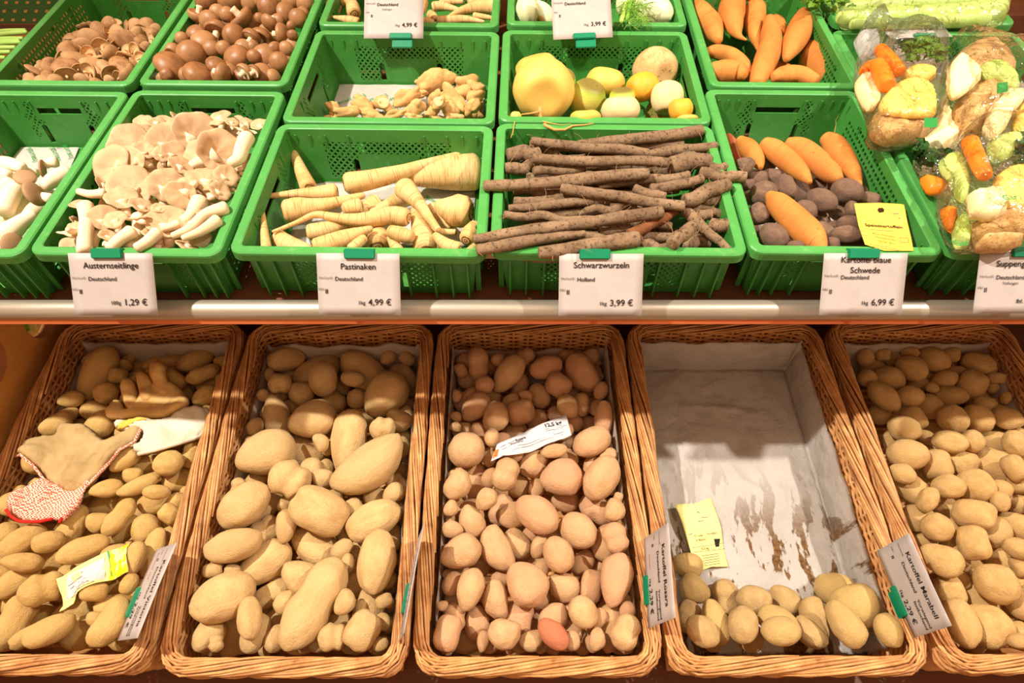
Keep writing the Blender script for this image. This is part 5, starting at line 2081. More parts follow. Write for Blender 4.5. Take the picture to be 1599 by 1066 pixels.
# ================================================================ sweet potatoes, upper right crate
SWP = [([(375, 90, 50), (380, 160, 96), (375, 240, 110), (345, 320, 112), (315, 400, 70)], 'bent sweet potato standing in the middle of the upper crate'),
       ([(545, 65, 70), (530, 120, 118), (500, 190, 116), (470, 250, 74), (455, 285, 34)], 'tapering sweet potato leaning down left by the right side'),
       ([(560, 190, 90), (590, 260, 170), (610, 310, 190), (640, 365, 120), (690, 372, 14)], 'big lumpy sweet potato with a hair root at the right'),
       ([(395, 372, 50), (440, 362, 86), (520, 360, 90), (600, 388, 60)], 'sweet potato lying flat at the front centre'),
       ([(90, 345, 80), (150, 345, 112), (220, 350, 108), (250, 360, 60)], 'stubby sweet potato at the front left'),
       ([(70, 250, 40), (120, 250, 74), (190, 270, 84), (250, 320, 74), (275, 380, 30)], 'curved sweet potato behind the stubby one at left'),
       ([(30, 20, 60), (60, 80, 116), (100, 140, 104), (130, 195, 40)], 'sweet potato pointing down right at the left wall'),
       ([(200, 10, 120), (190, 60, 128), (205, 120, 90), (225, 170, 34), (262, 192, 10)], 'sweet potato with a stringy tail in the back left'),
       ([(300, -10, 110), (305, 80, 108), (300, 150, 78), (315, 215, 34), (325, 255, 10)], 'slender sweet potato pointing down beside the bent one'),
       ([(180, 210, 40), (220, 230, 100), (280, 270, 104), (315, 300, 40)], 'squat sweet potato in the left centre'),
       ([(350, 58, 40), (385, 56, 56), (420, 60, 30)], 'small sweet potato at the back of the upper crate'),
       ([(400, 90, 50), (420, 120, 70), (425, 160, 50)], 'sweet potato tucked behind the bent one'),
       ([(60, 150, 70), (95, 185, 90), (130, 205, 50)], 'shaded sweet potato low at the left'),
       ([(565, 160, 60), (585, 200, 70), (590, 230, 50)], 'sweet potato behind the big lumpy one'),
       ([(350, 5, 60), (400, 0, 70), (440, 0, 50)], 'sweet potato at the very back of the upper crate'),
       ([(120, 10, 80), (130, 60, 80), (150, 110, 60)], 'shaded sweet potato between the two at back left'),
       ([(330, 330, 60), (400, 330, 80), (470, 340, 60)], 'shaded sweet potato under the front ones')]
PSW = Pile()
for i, (sp, lab) in enumerate(SWP):
    r = root_body('sweet_potato', [(1080 + a / 3.08, b / 3.08, c / 3.08) for a, b, c in sp], TU, lambda a, b: -0.010 - 0.02 * max(0, min(1, (b - 0.45) / 0.4)), PSW, M['sweet'], 900 + i, 18, 0.11, 0.016, 1, 26, -0.001, 0.09, None, cbox('sweet'), 0.3)
    if r:
        tag(r['o'], lab, 'sweet potato', 'sweet potatoes in the upper crate')


# ================================================================ mushrooms
def chestnut_meshes(seed, lay='b'):
    cap = bmesh.new()
    prof = [(0, 0.62), (0.25, 0.60), (0.5, 0.53), (0.72, 0.41), (0.88, 0.24), (0.97, 0.04), (1.0, -0.12), (0.97, -0.26), (0.89, -0.33), (0.80, -0.31), (0.74, -0.24)]
    rnd = random.Random(seed)
    w3 = [rnd.uniform(-1, 1) for _ in range(4)]
    lathe(cap, prof, 28, lambda a, j: 0.025 * (w3[0] * math.sin(a + w3[1] * 3) + w3[2] * math.sin(2 * a + w3[3] * 3)))
    capm = mesh_of(cap, 'cap', True, (M['brown_cap'],))
    ul = bmesh.new()
    lathe(ul, [(0.80, -0.31), (0.66, -0.27), (0.45, -0.22), (0.30, -0.24), (0.27, -0.30)], 28, lambda a, j: 0.012 * math.sin(26 * a))
    veil = mesh_of(ul, 'gills', True, (M['mushroom_white' if seed % 3 else 'gill_brown'],))
    st = bmesh.new()
    lathe(st, [(0.30, -0.18), (0.27, -0.34), (0.26, -0.62), (0.29, -0.82), (0.27, -0.88), (0.12, -0.90), (0, -0.90)], 20, lambda a, j: 0.04 * math.sin(3 * a + j))
    stem = mesh_of(st, 'stem', True, (M['mushroom_white'],))
    return capm, veil, stem


def shiitake_meshes(seed):
    rnd = random.Random(seed)
    w3 = [rnd.uniform(-1, 1) for _ in range(6)]
    wob = lambda a, j: (0.04 + 0.006 * j) * (w3[0] * math.sin(a + w3[1] * 3) + w3[2] * math.sin(2 * a + w3[3] * 3) + 0.6 * w3[4] * math.sin(3 * a))
    cap = bmesh.new()
    lathe(cap, [(0, 0.30), (0.3, 0.29), (0.6, 0.22), (0.82, 0.08), (0.95, -0.08), (1.0, -0.18), (0.96, -0.26), (0.88, -0.24), (0.82, -0.16)], 28, wob)
    for v in cap.verts:
        a = math.atan2(v.co.y, v.co.x)
        r = math.hypot(v.co.x, v.co.y)
        v.co.z += 0.16 * r * r * math.sin(2 * a + w3[5] * 3)
    capm = mesh_of(cap, 'cap', True, (M['shiitake_cap'],))
    g = bmesh.new()
    lathe(g, [(0.86, -0.23), (0.75, -0.10), (0.5, 0.0), (0.2, 0.04), (0.14, 0.0)], 40, lambda a, j: wob(a, 5) + 0.012 * math.sin(20 * a))
    for v in g.verts:
        a = math.atan2(v.co.y, v.co.x)
        r = math.hypot(v.co.x, v.co.y)
        v.co.z += 0.16 * r * r * math.sin(2 * a + w3[5] * 3)
    gm = mesh_of(g, 'gills', True, (M['shiitake_gill'],))
    s = bmesh.new()
    b = rnd.uniform(-0.2, 0.2)
    tube(s, [(0, 0, 0.06), (b * 0.3, 0, -0.2), (b, 0.05, -0.45), (b * 2, 0.1, -0.7)], [0.15, 0.13, 0.12, 0.09], 12)
    sm = mesh_of(s, 'stem', True, (M['shiitake_gill'],))
    return capm, gm, sm


def place_mushroom(name, ms, px, py, W, tilt, azi, hf, fr, pile, rnd, box, rad=0.46, sub=0.0, h_k=1.0, parts=('cap', 'gills', 'stem')):
    """cap width W px; tilt: angle between cap axis and the line to the viewer; azi: image direction the cap top leans to"""
    r = ray(px, py).normalized()
    x, d, _ = fr.loc(fr.hit(px, py, 0))
    h = hf(x, d) if callable(hf) else hf
    p = fr.hit(px, py, h)
    R = W / 2 * zof(p) / FPX
    c = p + r * (R * 0.5)
    if box is not None:
        c = box.clamp(c, R * 0.75)
    an = math.radians(azi)
    side = RIGHT * math.cos(an) + UPV * math.sin(an)
    side = (side - r * side.dot(r)).normalized()
    ax = (-r * math.cos(math.radians(tilt)) + side * math.sin(math.radians(tilt))).normalized()
    cs = [c, c - ax * (R * 0.5)]
    rs = [R * 0.62 * h_k, R * 0.30]
    t = pile.settle([tuple(q) for q in cs], rs, r, tol=-0.001, most=0.09)
    if t is None:
        return None
    c = c + r * t
    if box is not None:
        c = box.clamp(c, R * 0.75)
    cs = [c, c - ax * (R * 0.5)]
    pile.add(np.array([tuple(q) for q in cs]), np.array(rs))
    m = Matrix.Translation(c) @ ax.to_track_quat('Z', 'Y').to_matrix().to_4x4() @ Matrix.Rotation(rnd.uniform(0, 6.28), 4, 'Z') @ Matrix.Diagonal((R, R, R, 1))
    root = empty(name, m)
    for nm_, me in zip(parts, ms):
        link(nm_, me, None, root)
    return root


CHM = [chestnut_meshes(i) for i in range(6)]
CH1 = [(1270, 20, 135), (1420, 15, 150), (1540, 15, 110), (1185, 95, 130), (1490, 110, 160, 95, -45), (1345, 80, 105), (1400, 90, 95), (1285, 130, 130), (1340, 185, 152), (1445, 220, 142), (1205, 200, 120, 60, 120), (1255, 248, 158, 55, 100), (1555, 220, 115, 110, 60),
       (1120, 240, 85), (1180, 342, 182), (1455, 345, 172, 62, 130), (1030, 410, 225, 62, 60), (985, 345, 90, 140, 200), (1220, 455, 185, 58, 80), (1340, 405, 140, 60, 60), (1362, 480, 140, 65, -20), (1065, 310, 90), (1510, 440, 115, 115, 40), (1565, 350, 90), (1570, 440, 90),
       (1470, 500, 92), (1130, 500, 105), (1000, 505, 85), (1300, 300, 110), (1380, 300, 95)]
CH2 = [(80, 45, 140), (190, 82, 140, 50, 20), (80, 140, 112, 60, -130), (285, 112, 112), (160, 210, 132, 70, 0), (35, 232, 150, 125, 60), (58, 362, 172), (180, 382, 122), (40, 460, 150), (150, 490, 92, 50, 30), (115, 305, 95), (205, 300, 92), (315, 75, 75), (218, 160, 62), (20, 112, 65),
       (300, 20, 112), (20, 10, 80), (210, 20, 110), (60, 300, 70), (250, 220, 70), (130, 130, 90)]
PCH = Pile()
rc = random.Random(5)
nm = []
for (x0, lst) in ((0, CH1), (400, CH2)):
    for e in lst:
        x, y, wd = e[:3]
        tilt, az = (e[3], e[4]) if len(e) > 3 else ((rc.uniform(0, 38) if rc.random() > 0.2 else rc.uniform(96, 130)), rc.uniform(0, 360))
        ms = rc.choice(CHM)
        o = place_mushroom('chestnut_mushroom', ms, x0 + x / 3.9475, y / 3.9475, wd / 3.9475, tilt, az, lambda a, b: 0.006, TU, PCH, rc, cbox('chestnut'))
        if o:
            nm.append((o, size_word(wd, 125) + (' stemmed chestnut mushroom' if tilt > 90 else ' brown chestnut mushroom'), x0 + x / 3.9475, y / 3.9475))
k3 = 0
for it in range(600):
    px, py = rc.uniform(235, 462), rc.uniform(0, 128)
    if px < 235 + (128 - py) * 0.62 + 4 or px > 445 + (128 - py) * 0.3 - 4 or k3 > 34:
        continue
    if PCH.hits(CAM, ray(px, py).normalized(), 0.003) < math.inf:
        continue
    o = place_mushroom('chestnut_mushroom', rc.choice(CHM), px, py, rc.uniform(22, 32), rc.uniform(0, 60), rc.uniform(0, 360), -0.012, TU, PCH, rc, cbox('chestnut'))
    if o:
        k3 += 1
        nm.append((o, 'half-buried chestnut mushroom', px, py))
for sel in ('half', ''):
    name_rows_all([t for t in nm if t[1].startswith('half') == (sel == 'half')], 'chestnut crate', 'mushroom', 'chestnut mushrooms in the crate', 22)

SHM = [shiitake_meshes(i) for i in range(7)]
SH = [(620, 175, 105), (560, 250, 145), (840, 172, 112), (910, 165, 112), (690, 175, 80), (722, 215, 120), (632, 292, 130, 150, 60), (762, 270, 160), (870, 240, 105, 60, 80), (845, 310, 105, 120, 20), (432, 310, 132), (470, 360, 160, 55, 80), (412, 402, 180, 45, 100),
      (225, 450, 145, 100, 40), (410, 462, 132, 150, 90), (562, 450, 125, 120, 10), (665, 450, 122, 125, 150), (800, 470, 115), (772, 400, 170, 62, 80), (570, 385, 142, 64, 90), (690, 340, 122), (770, 350, 100, 130, 80), (310, 465, 92, 60, 60), (300, 415, 82), (290, 500, 132, 60, 90), (212, 500, 125, 60, 90),
      (500, 500, 92), (600, 505, 90, 60, 90), (960, 180, 65), (680, 505, 80), (520, 292, 122), (382, 330, 92, 50, 200), (950, 210, 70), (600, 232, 80), (820, 240, 80), (860, 210, 90), (940, 240, 70, 120, 0), (560, 330, 100, 140, 30), (460, 285, 80), (740, 470, 90, 130, 60), (900, 290, 70), (870, 360, 90, 140, 0),
      (820, 430, 80), (350, 500, 90), (180, 490, 80), (530, 205, 80), (660, 205, 70, 130, 200), (700, 440, 80), (380, 440, 80), (480, 420, 80, 140, 100), (640, 400, 90)]
PSH = Pile()
nm = []
for e in SH:
    x, y, wd = e[:3]
    tilt, az = (e[3], e[4]) if len(e) > 3 else (rc.uniform(10, 50), rc.uniform(0, 360))
    o = place_mushroom('shiitake_mushroom', rc.choice(SHM), x / 3.9475, y / 3.9475, wd / 3.9475, tilt, az, lambda a, b: -0.02 - 0.02 * max(0, min(1, (b - 0.45) / 0.4)), TU, PSH, rc, cbox('shiitake', 0.022), 0.3, 0, 0.62)
    if o:
        nm.append((o, ('upturned' if tilt > 95 else 'brown capped') + ' shiitake mushroom', x / 3.9475, y / 3.9475))
k3 = 0
for it in range(900):
    px, py = rc.uniform(40, 245), rc.uniform(36, 127)
    if px > 205 + (127 - py) * 0.42 or px < 42 + (127 - py) * 0.95 or k3 > 40:
        continue
    if PSH.hits(CAM, ray(px, py).normalized(), 0.001) < math.inf:
        continue
    o = place_mushroom('shiitake_mushroom', rc.choice(SHM), px, py, rc.uniform(20, 30), rc.uniform(10, 140), rc.uniform(0, 360), -0.035, TU, PSH, rc, cbox('shiitake', 0.022), 0.3, 0, 0.62)
    if o:
        k3 += 1
        nm.append((o, 'half-buried shiitake mushroom', px, py))
for sel in ('half', ''):
    name_rows_all([t for t in nm if t[1].startswith('half') == (sel == 'half')], 'shiitake crate', 'mushroom', 'shiitake mushrooms in the crate', 14)


# oyster mushrooms: fan caps with a side stem
def oyster_meshes(seed):
    rnd = random.Random(seed)
    ph = [rnd.uniform(0, 6.28) for _ in range(5)]
    curl = rnd.uniform(0.05, 0.28)
    fun = rnd.uniform(0.05, 0.30)
    NA, NR = 36, 10

    def P(r, a, under):
        # polar about a point near the attachment at x = -0.55
        e = 1.0 + 0.07 * math.sin(2 * a + ph[0]) + 0.05 * math.sin(3 * a + ph[1]) + 0.03 * math.sin(7 * a + ph[2])
        back = 0.62 + 0.38 * (0.5 + 0.5 * math.cos(a))
        rr = r * e * back * 1.05
        x = -0.38 + rr * math.cos(a) * 1.05
        y = rr * math.sin(a) * 1.12
        z = fun * (r ** 1.6) - curl * max(0, r - 0.62) ** 2 * 5 + 0.05 * r * math.sin(3 * a + ph[3]) + 0.02 * r * math.sin(9 * a + ph[4])
        th = 0.16 * (1 - r) ** 0.8 + 0.022
        if under:
            z -= th
            z += 0.006 * math.sin(44 * a) * r
        return Vector((x, y, z))
    out = []
    for under in (False, True):
        bm = bmesh.new()
        rings = []
        for i in range(NR + 1):
            r = i / NR
            if i == 0:
                rings.append([bm.verts.new(P(0, 0, under))])
            else:
                rings.append([bm.verts.new(P(r, 2 * PI * k2 / NA, under)) for k2 in range(NA)])
        if not under:
            rings.append([bm.verts.new(P(1, 2 * PI * k2 / NA, True) * 1.0 + Vector((0, 0, 0.002))) for k2 in range(NA)])
        for a, b in zip(rings, rings[1:]):
            for k2 in range(NA):
                if len(a) == 1:
                    bm.faces.new((a[0], b[k2], b[(k2 + 1) % NA]))
                else:
                    bm.faces.new((a[k2], a[(k2 + 1) % NA], b[(k2 + 1) % NA], b[k2]))
        out.append(mesh_of(bm, 'cap' if not under else 'gills', True, (M['oyster_pale' if under else 'oyster_cap'],)))
    bm = bmesh.new()
    b1, b2 = rnd.uniform(-0.12, 0.12), rnd.uniform(-0.25, 0.25)
    tube(bm, [(-0.30, 0, -0.04), (-0.46, b1 * 0.3, -0.14), (-0.75, b1, -0.26), (-1.10, b2, -0.36), (-1.35, b2 * 1.3, -0.42)], [0.36, 0.29, 0.25, 0.22, 0.15], 14, True,
         lambda i, k2: 0.06 * math.sin(k2 * 2.2 + i))
    out.append(mesh_of(bm, 'stem', True, (M['oyster_pale'],)))
    return out


OYM = [oyster_meshes(i + 40) for i in range(8)]
OY = [  # zoom z1: origin 0,0 scale 3.9475;  z5: origin 0,220 scale 3.675.   x y w tilt stemdir label
    (1, 1030, 845, 225, 20, -100, 'broad cap'), (1, 880, 915, 125, 30, -70, 'small pale cap'), (1, 1000, 935, 105, 25, -95, 'small pale cap'), (1, 1070, 925, 130, 20, -110, 'round cap'),
    (1, 790, 880, 255, 32, -60, 'broad cap'), (1, 1215, 800, 255, 26, 235, 'broad cap'), (1, 1385, 935, 275, 22, 200, 'broad cap'), (1, 905, 795, 90, 55, -110, 'small cap'), (1, 965, 745, 105, 70, -90, 'upright cap'),
    (1, 1340, 715, 140, 74, -60, 'edge-on cap'), (1, 1230, 945, 200, 40, -60, 'pale cap'), (1, 640, 1000, 215, 38, -30, 'broad cap'), (1, 800, 985, 165, 45, -20, 'folded cap'), (1, 1120, 1010, 140, 60, -120, 'curled cap'),
    (1, 1010, 745, 120, 62, -80, 'folded cap'), (1, 1545, 930, 110, 40, 200, 'brown cap'), (1, 1430, 745, 80, 66, -100, 'small cap'), (1, 1510, 800, 120, 115, 80, 'thick stemmed mushroom'),
    (5, 740, 242, 235, 34, -70, 'broad cap'), (5, 960, 232, 200, 28, -110, 'broad cap'), (5, 1025, 322, 170, 25, 30, 'round cap'), (5, 1185, 205, 190, 60, -90, 'frayed cap'), (5, 1190, 300, 190, 48, 235, 'broad cap'),
    (5, 590, 425, 150, 30, -95, 'cap'), (5, 650, 440, 125, 55, -60, 'curled cap'), (5, 960, 445, 225, 48, -95, 'broad cap'), (5, 380, 585, 140, 118, 80, 'upturned cap'), (5, 700, 320, 170, 60, -80, 'curled cap'),
    (5, 820, 370, 140, 72, -110, 'edge-on cap'), (5, 800, 445, 120, 110, -80, 'frayed mushroom'), (5, 1180, 590, 135, 30, 170, 'cap'), (5, 985, 605, 190, 66, 20, 'edge-on cap'), (5, 1240, 390, 150, 74, 220, 'edge-on cap'),
    (5, 1250, 460, 130, 66, 210, 'curled cap'), (5, 450, 360, 110, 76, -80, 'edge-on cap'), (5, 430, 490, 90, 60, -80, 'small cap'), (5, 1340, 280, 120, 50, 225, 'pale cap'), (5, 1370, 190, 130, 40, 230, 'pale cap'),
    (5, 570, 150, 180, 40, -60, 'pale cap'), (5, 660, 330, 110, 60, -100, 'curled cap'), (5, 1110, 480, 150, 70, 200, 'edge-on cap'), (5, 760, 560, 130, 62, 240, 'pale stem'), (5, 600, 590, 110, 66, -110, 'pale stem'),
    (5, 880, 540, 120, 70, 230, 'pale stem'), (5, 910, 380, 80, 60, -90, 'small cap'), (5, 1060, 240, 100, 40, -60, 'cap')]
POY = Pile()
nm = []


def place_oyster(px, py, W, tilt, sd, h, rnd, lab, thick=0.30):
    r = ray(px, py).normalized()
    p = TU.hit(px, py, h)
    R = W / 2 * zof(p) / FPX
    an = math.radians(sd)
    side = RIGHT * math.cos(an) + UPV * math.sin(an)
    side = (side - r * side.dot(r)).normalized()
    tl = math.radians(tilt)
    ax = (-r * math.cos(tl) - side * math.sin(tl)).normalized()
    xd = -(side * math.cos(tl) - r * math.sin(tl)).normalized()     # cap front points away from the stem
    yd = ax.cross(xd).normalized()
    c = p + r * (R * 0.3)
    bx = cbox('oyster', 0.022)
    c = bx.clamp(c, R * 0.7)
    offs = [xd * 0.0, xd * (R * 0.45), yd * (R * 0.45), yd * (-R * 0.45), xd * (-R * 0.6) - ax * (R * 0.15), xd * (-R * 1.0) - ax * (R * 0.3)]
    rs = [R * thick, R * thick * 0.7, R * thick * 0.7, R * thick * 0.7, R * 0.2, R * 0.18]
    t = POY.settle([tuple(c + q) for q in offs], rs, r, tol=-0.002, most=0.08)
    if t is None:
        return None
    c = bx.clamp(c + r * t, R * 0.7)
    POY.add(np.array([tuple(c + q) for q in offs]), np.array(rs))
    m = Matrix.Translation(c) @ Matrix((xd, yd, ax)).transposed().to_4x4() @ Matrix.Diagonal((R, R, R, 1))
    root = empty('oyster_mushroom', m)
    for nm_, me in zip(('cap', 'gills', 'stem'), rnd.choice(OYM)):
        link(nm_, me, None, root)
    return root


OST = [([(490, 375, 96), (500, 450, 84), (492, 540, 86), (485, 632, 90)], 'thick upright white oyster mushroom stem in the front left'), ([(575, 490, 70), (545, 560, 58), (530, 625, 54)], 'white oyster mushroom stem right of the thick upright one'),
       ([(760, 520, 90), (690, 565, 72), (630, 618, 66)], 'white oyster mushroom stem slanting above the green clip'), ([(800, 440, 96), (795, 520, 76), (735, 618, 70)], 'frayed oyster mushroom stem base in the front centre'),
       ([(905, 525, 76), (850, 575, 66), (785, 615, 60)], 'white oyster mushroom stem right of the green clip'), ([(1150, 345, 110), (1090, 430, 66), (1010, 480, 54), (930, 505, 44)], 'long white oyster mushroom stem on the right'),
       ([(1295, 385, 90), (1180, 420, 62), (1090, 500, 56), (990, 545, 40)], 'second long white oyster mushroom stem on the right'), ([(1250, 455, 80), (1150, 520, 56), (1050, 560, 40)], 'third oyster mushroom stem on the right, nearest the rim'),
       ([(1420, -20, 96), (1390, 40, 84), (1370, 100, 78), (1320, 130, 60)], 'pale oyster mushroom stem with frayed base in the back right corner'), ([(450, 290, 40), (520, 305, 50), (600, 300, 60)], 'oyster mushroom stem lying across the left wall')]
for i, (sp, lab) in enumerate(OST):
    r = root_body('oyster_mushroom', [(a / 3.675, 220 + b / 3.675, c / 3.675) for a, b, c in sp], TU, 0.010, POY, M['oyster_pale'], 1300 + i, 14, 0.09, 0.02, 1, 18, -0.001, 0.05, None, cbox('oyster'), 0.3)
    if r:
        tag(r['o'], lab, 'mushroom', 'oyster mushrooms in the crate')
for (zz, x, y, wd, tilt, sd, lab) in OY:
    px, py, W = (x / 3.9475, y / 3.9475, wd / 3.9475) if zz == 1 else (x / 3.675, 220 + y / 3.675, wd / 3.675)
    o = place_oyster(px, py, W * 1.14, tilt * 0.85, sd, 0.012, rc, lab)
    if o:
        nm.append((o, f'oyster mushroom, {lab}', px, py))
k3 = 0
for it in range(1500):
    px, py = rc.uniform(85, 415), rc.uniform(185, 388)
    if px > 335 + (388 - py) * 0.40 or px < 92 + (388 - py) * 0.36 or k3 > 40:
        continue
    if POY.hits(CAM, ray(px, py).normalized(), 0.002) < math.inf:
        continue
    o = place_oyster(px, py, rc.uniform(26, 46), rc.uniform(10, 75), rc.uniform(-150, -30), -0.012, rc, '')
    if o:
        k3 += 1
        nm.append((o, 'half-buried oyster mushroom', px, py))
for sel in ('half', ''):
    name_rows_all([t for t in nm if t[1].startswith('half') == (sel == 'half')], 'oyster crate', 'mushroom', 'oyster mushrooms in the crate', 28)

# king oyster mushrooms
KO = [  # stem spine then cap end
    ([(390, 175, 80), (340, 205, 96), (290, 235, 84), (255, 262, 60)], None, 'white king oyster stem by the right crate wall'),
    ([(-60, 135, 80), (40, 130, 84), (130, 155, 64)], None, 'long white king oyster stem at the back'),
    ([(320, 120, 70), (275, 128, 50), (262, 140, 46)], (240, 160, 105, 70, 180), 'king oyster mushroom with upright brown cap'),
    ([(20, 400, 110), (60, 320, 104), (110, 255, 78), (140, 215, 56)], (143, 205, 118, 40, 100), 'king oyster mushroom with drooping brown cap in the middle'),
    ([(40, 470, 120), (90, 420, 124), (130, 350, 108), (150, 300, 80)], None, 'fat curved white king oyster stem'),
    ([(290, 330, 60), (240, 320, 56), (210, 310, 50)], (203, 300, 150, 76, 30), 'king oyster mushroom showing its brown cap edge on'),
    ([(10, 540, 110), (70, 510, 116), (120, 470, 92), (190, 420, 70)], None, 'pale king oyster stem at the front'),
    ([(240, 370, 90), (200, 400, 96), (160, 440, 80)], None, 'short white king oyster stem near the rim'),
    ([(-80, 330, 110), (-10, 300, 110), (60, 240, 90)], None, 'thick king oyster stem at the left edge of the photo'),
    ([(-40, 620, 90), (20, 600, 90), (60, 590, 80)], (75, 590, 125, 30, 20), 'brown king oyster cap at the front rim'),
    ([(100, 220, 80), (170, 190, 80), (210, 180, 60)], None, 'white king oyster stem behind the drooping cap'),
    ([(-60, 420, 90), (0, 400, 90), (40, 350, 80)], None, 'king oyster stem half hidden at the left'),
    ([(130, 560, 70), (160, 500, 80), (190, 450, 70)], None, 'pale brownish king oyster stem in the front corner'),
    ([(-100, 220, 90), (-20, 190, 90), (50, 200, 70)], None, 'king oyster stem at the left edge near the back'),
    ([(-90, 560, 90), (-40, 520, 90), (10, 470, 80)], None, 'king oyster stem at the left edge near the front')]
PKO = Pile()
for i, (sp, cap, lab) in enumerate(KO):
    r = root_body('king_oyster_mushroom', [(a / 3.675, 220 + b / 3.675, c / 3.675) for a, b, c in sp], TU, -0.030, PKO, M['king_stem'], 1000 + i, 16, 0.03, 0.008, 1, 18, -0.001, 0.09, None, cbox('king'), 0.35)
    if not r:
        continue
    tag(r['o'], lab, 'mushroom', 'king oyster mushrooms in the crate')
    if cap:
        x, y, wd, tilt, az = cap
        px, py = x / 3.675, 220 + y / 3.675
        rr = ray(px, py).normalized()
        an = math.radians(az)
        side = RIGHT * math.cos(an) + UPV * math.sin(an)
        ax = (-rr * math.cos(math.radians(tilt)) + side * math.sin(math.radians(tilt))).normalized()
        R = wd / 3.675 / 2 * zof(r['c']) / FPX
        bm = bmesh.new()
        lathe(bm, [(0, 0.22), (0.5, 0.19), (0.85, 0.08), (1.0, -0.06), (0.97, -0.18), (0.8, -0.12), (0.4, -0.16), (0, -0.2)], 26, lambda a, j: 0.03 * math.sin(2 * a))
        q = at(px, py, zof(r['c']) - 0.012) - r['c']
        bmesh.ops.transform(bm, matrix=Matrix.Translation(q) @ ax.to_track_quat('Z', 'Y').to_matrix().to_4x4() @ Matrix.Scale(R, 4), verts=bm.verts[:])
        link('cap', mesh_of(bm, 'cap', True, (M['king_cap'],)), None, r['o'])

# ================================================================ paper liners in the baskets
def liner(key, mat, label, z_side, z_back, front=True, seed=1, amp=0.004, floor=False):
    b = BASKETS[key]
    rnd = random.Random(seed)
    hw0, hw1 = b['w'] / 2 - 0.0385, b['w'] / 2 - 0.0325
    y0, y1 = -BD / 2 + 0.046, BD / 2 - 0.046
    zf = 0.0215
    NS, NT = 64, 96

    def cross(s):       # s 0..1 across: side, floor, side
        a = 0.16
        if s < a:
            f = 1 - s / a
            return -(hw0 + (hw1 - hw0) * f), zf + (z_side - zf) * f
        if s > 1 - a:
            f = (s - 1 + a) / a
            return hw0 + (hw1 - hw0) * f, zf + (z_side - zf) * f
        return -hw0 + 2 * hw0 * (s - a) / (1 - 2 * a), zf

    def along(t):
        a = 0.14
        if t > 1 - a:
            f = (t - 1 + a) / a
            return y1 + 0.010 * f, zf + (z_back - zf) * f
        return y0 + (y1 - y0) * t / (1 - a), zf
    bm = bmesh.new()
    g = []
    for i in range(NS + 1):
        row = []
        for j in range(NT + 1):
            s, t = i / NS, j / NT
            x, zx = cross(s)
            y, zy = along(t)
            onside, onback = zx > zf + 1e-6, zy > zf + 1e-6
            z = max(zx, zy)
            q = Vector((s * 5.2, t * 8.5, seed * 3.3))
            nz = noise.noise(q) + 0.6 * (1 - 2 * abs(noise.noise(q * 1.9))) + 0.3 * noise.noise(q * 4.3)
            rag = noise.noise(Vector((t * 9, s * 9, seed + 7)))
            if not onside and not onback:
                z += amp * (0.55 + 0.45 * nz)
                if floor:
                    z += 0.007 * math.exp(-((t - 0.70 - 0.02 * math.sin(5 * s)) / 0.008) ** 2) * max(0, 1 - abs(s - 0.52) / 0.24) + 0.005 * math.exp(-((s - 0.30 - 0.05 * t) / 0.008) ** 2)
            elif onside:
                x -= math.copysign(0.0022 * (1 + nz) * 0.6, x)
                z += 0.010 * rag * (z - zf) / max(0.01, z_side - zf)
                if onback:
                    y -= 0.0022 * (1 + nz)
            else:
                y -= 0.004 * (1 + nz) * min(1, (z - zf) / 0.03)
                z += 0.012 * rag * (z - zf) / max(0.01, z_back - zf)
            row.append(bm.verts.new((x, y, z)))
        g.append(row)
    for i in range(NS):
        for j in range(NT):
            # in the full baskets the sheet is only tucked along the sides and the back
            if not floor and NS * 0.22 < i < NS * 0.78 and j < NT * 0.80:
                continue
            bm.faces.new((g[i][j], g[i + 1][j], g[i + 1][j + 1], g[i][j + 1]))
    bmesh.ops.solidify(bm, geom=bm.faces[:], thickness=0.0003)
    o = link('paper_liner', mesh_of(bm, 'paper_liner'), mat)
    o.matrix_world = TL.mat(TL.w(b['x'], b['d'], -BH))
    return tag(o, label, 'paper liner', 'paper liners in the baskets')


liner('b1', M['liner'], 'white paper liner showing at the back of the leftmost basket', 0.100, 0.125, seed=1)
liner('b2', M['liner'], 'white paper liner showing at the back right of the second basket', 0.112, 0.120, seed=2)
liner('b3', M['liner'], 'white paper liner edging the reddish potatoes in the middle basket', 0.128, 0.100, seed=3)
liner('b4', M['liner_soiled'], 'wide soiled white paper liner in the nearly empty basket', 0.118, 0.128, seed=4, amp=0.011, floor=True)
liner('b5', M['liner'], 'white paper liner at the back of the rightmost basket', 0.105, 0.120, seed=5)


# ================================================================ things lying on piles
def height_over(pile, fr):
    loc = np.array([fr.loc(Vector(c)) for c in pile.c]) if len(pile.r) else np.zeros((0, 3))

    def H(x, d, base, blur=0.0):
        if not len(loc):
            return base
        rho2 = (loc[:, 0] - x) ** 2 + (loc[:, 1] - d) ** 2
        rr = pile.r + blur
        k = rho2 < rr ** 2
        if not k.any():
            return base
        return max(base, float((loc[k, 2] + np.sqrt(rr[k] ** 2 - rho2[k])).max()) - blur)
    return H


def drape_fn(pile, fr, base, clear=0.003, rad=0.020):
    H = height_over(pile, fr)
    cache = {}

    def f(p):
        kx = (round(p.x / 0.004), round(p.y / 0.004))
        if kx not in cache:
            m = 0
            hs = []
            for i in range(-2, 3):
                for j in range(-2, 3):
                    hs.append(H(p.x + i * rad / 2, p.y + j * rad / 2, base))
            cache[kx] = max(H(p.x, p.y, base, 0.004), sum(hs) / len(hs) + 0.25 * (max(hs) - sum(hs) / len(hs)))
        return cache[kx] + clear
    return f


def smoothed(f, rad=0.010):
    def g(p):
        s = 0
        for a in range(6):
            s += f(p + Vector((rad * math.cos(a * PI / 3), rad * math.sin(a * PI / 3))))
        return max(f(p), s / 6)
    return g


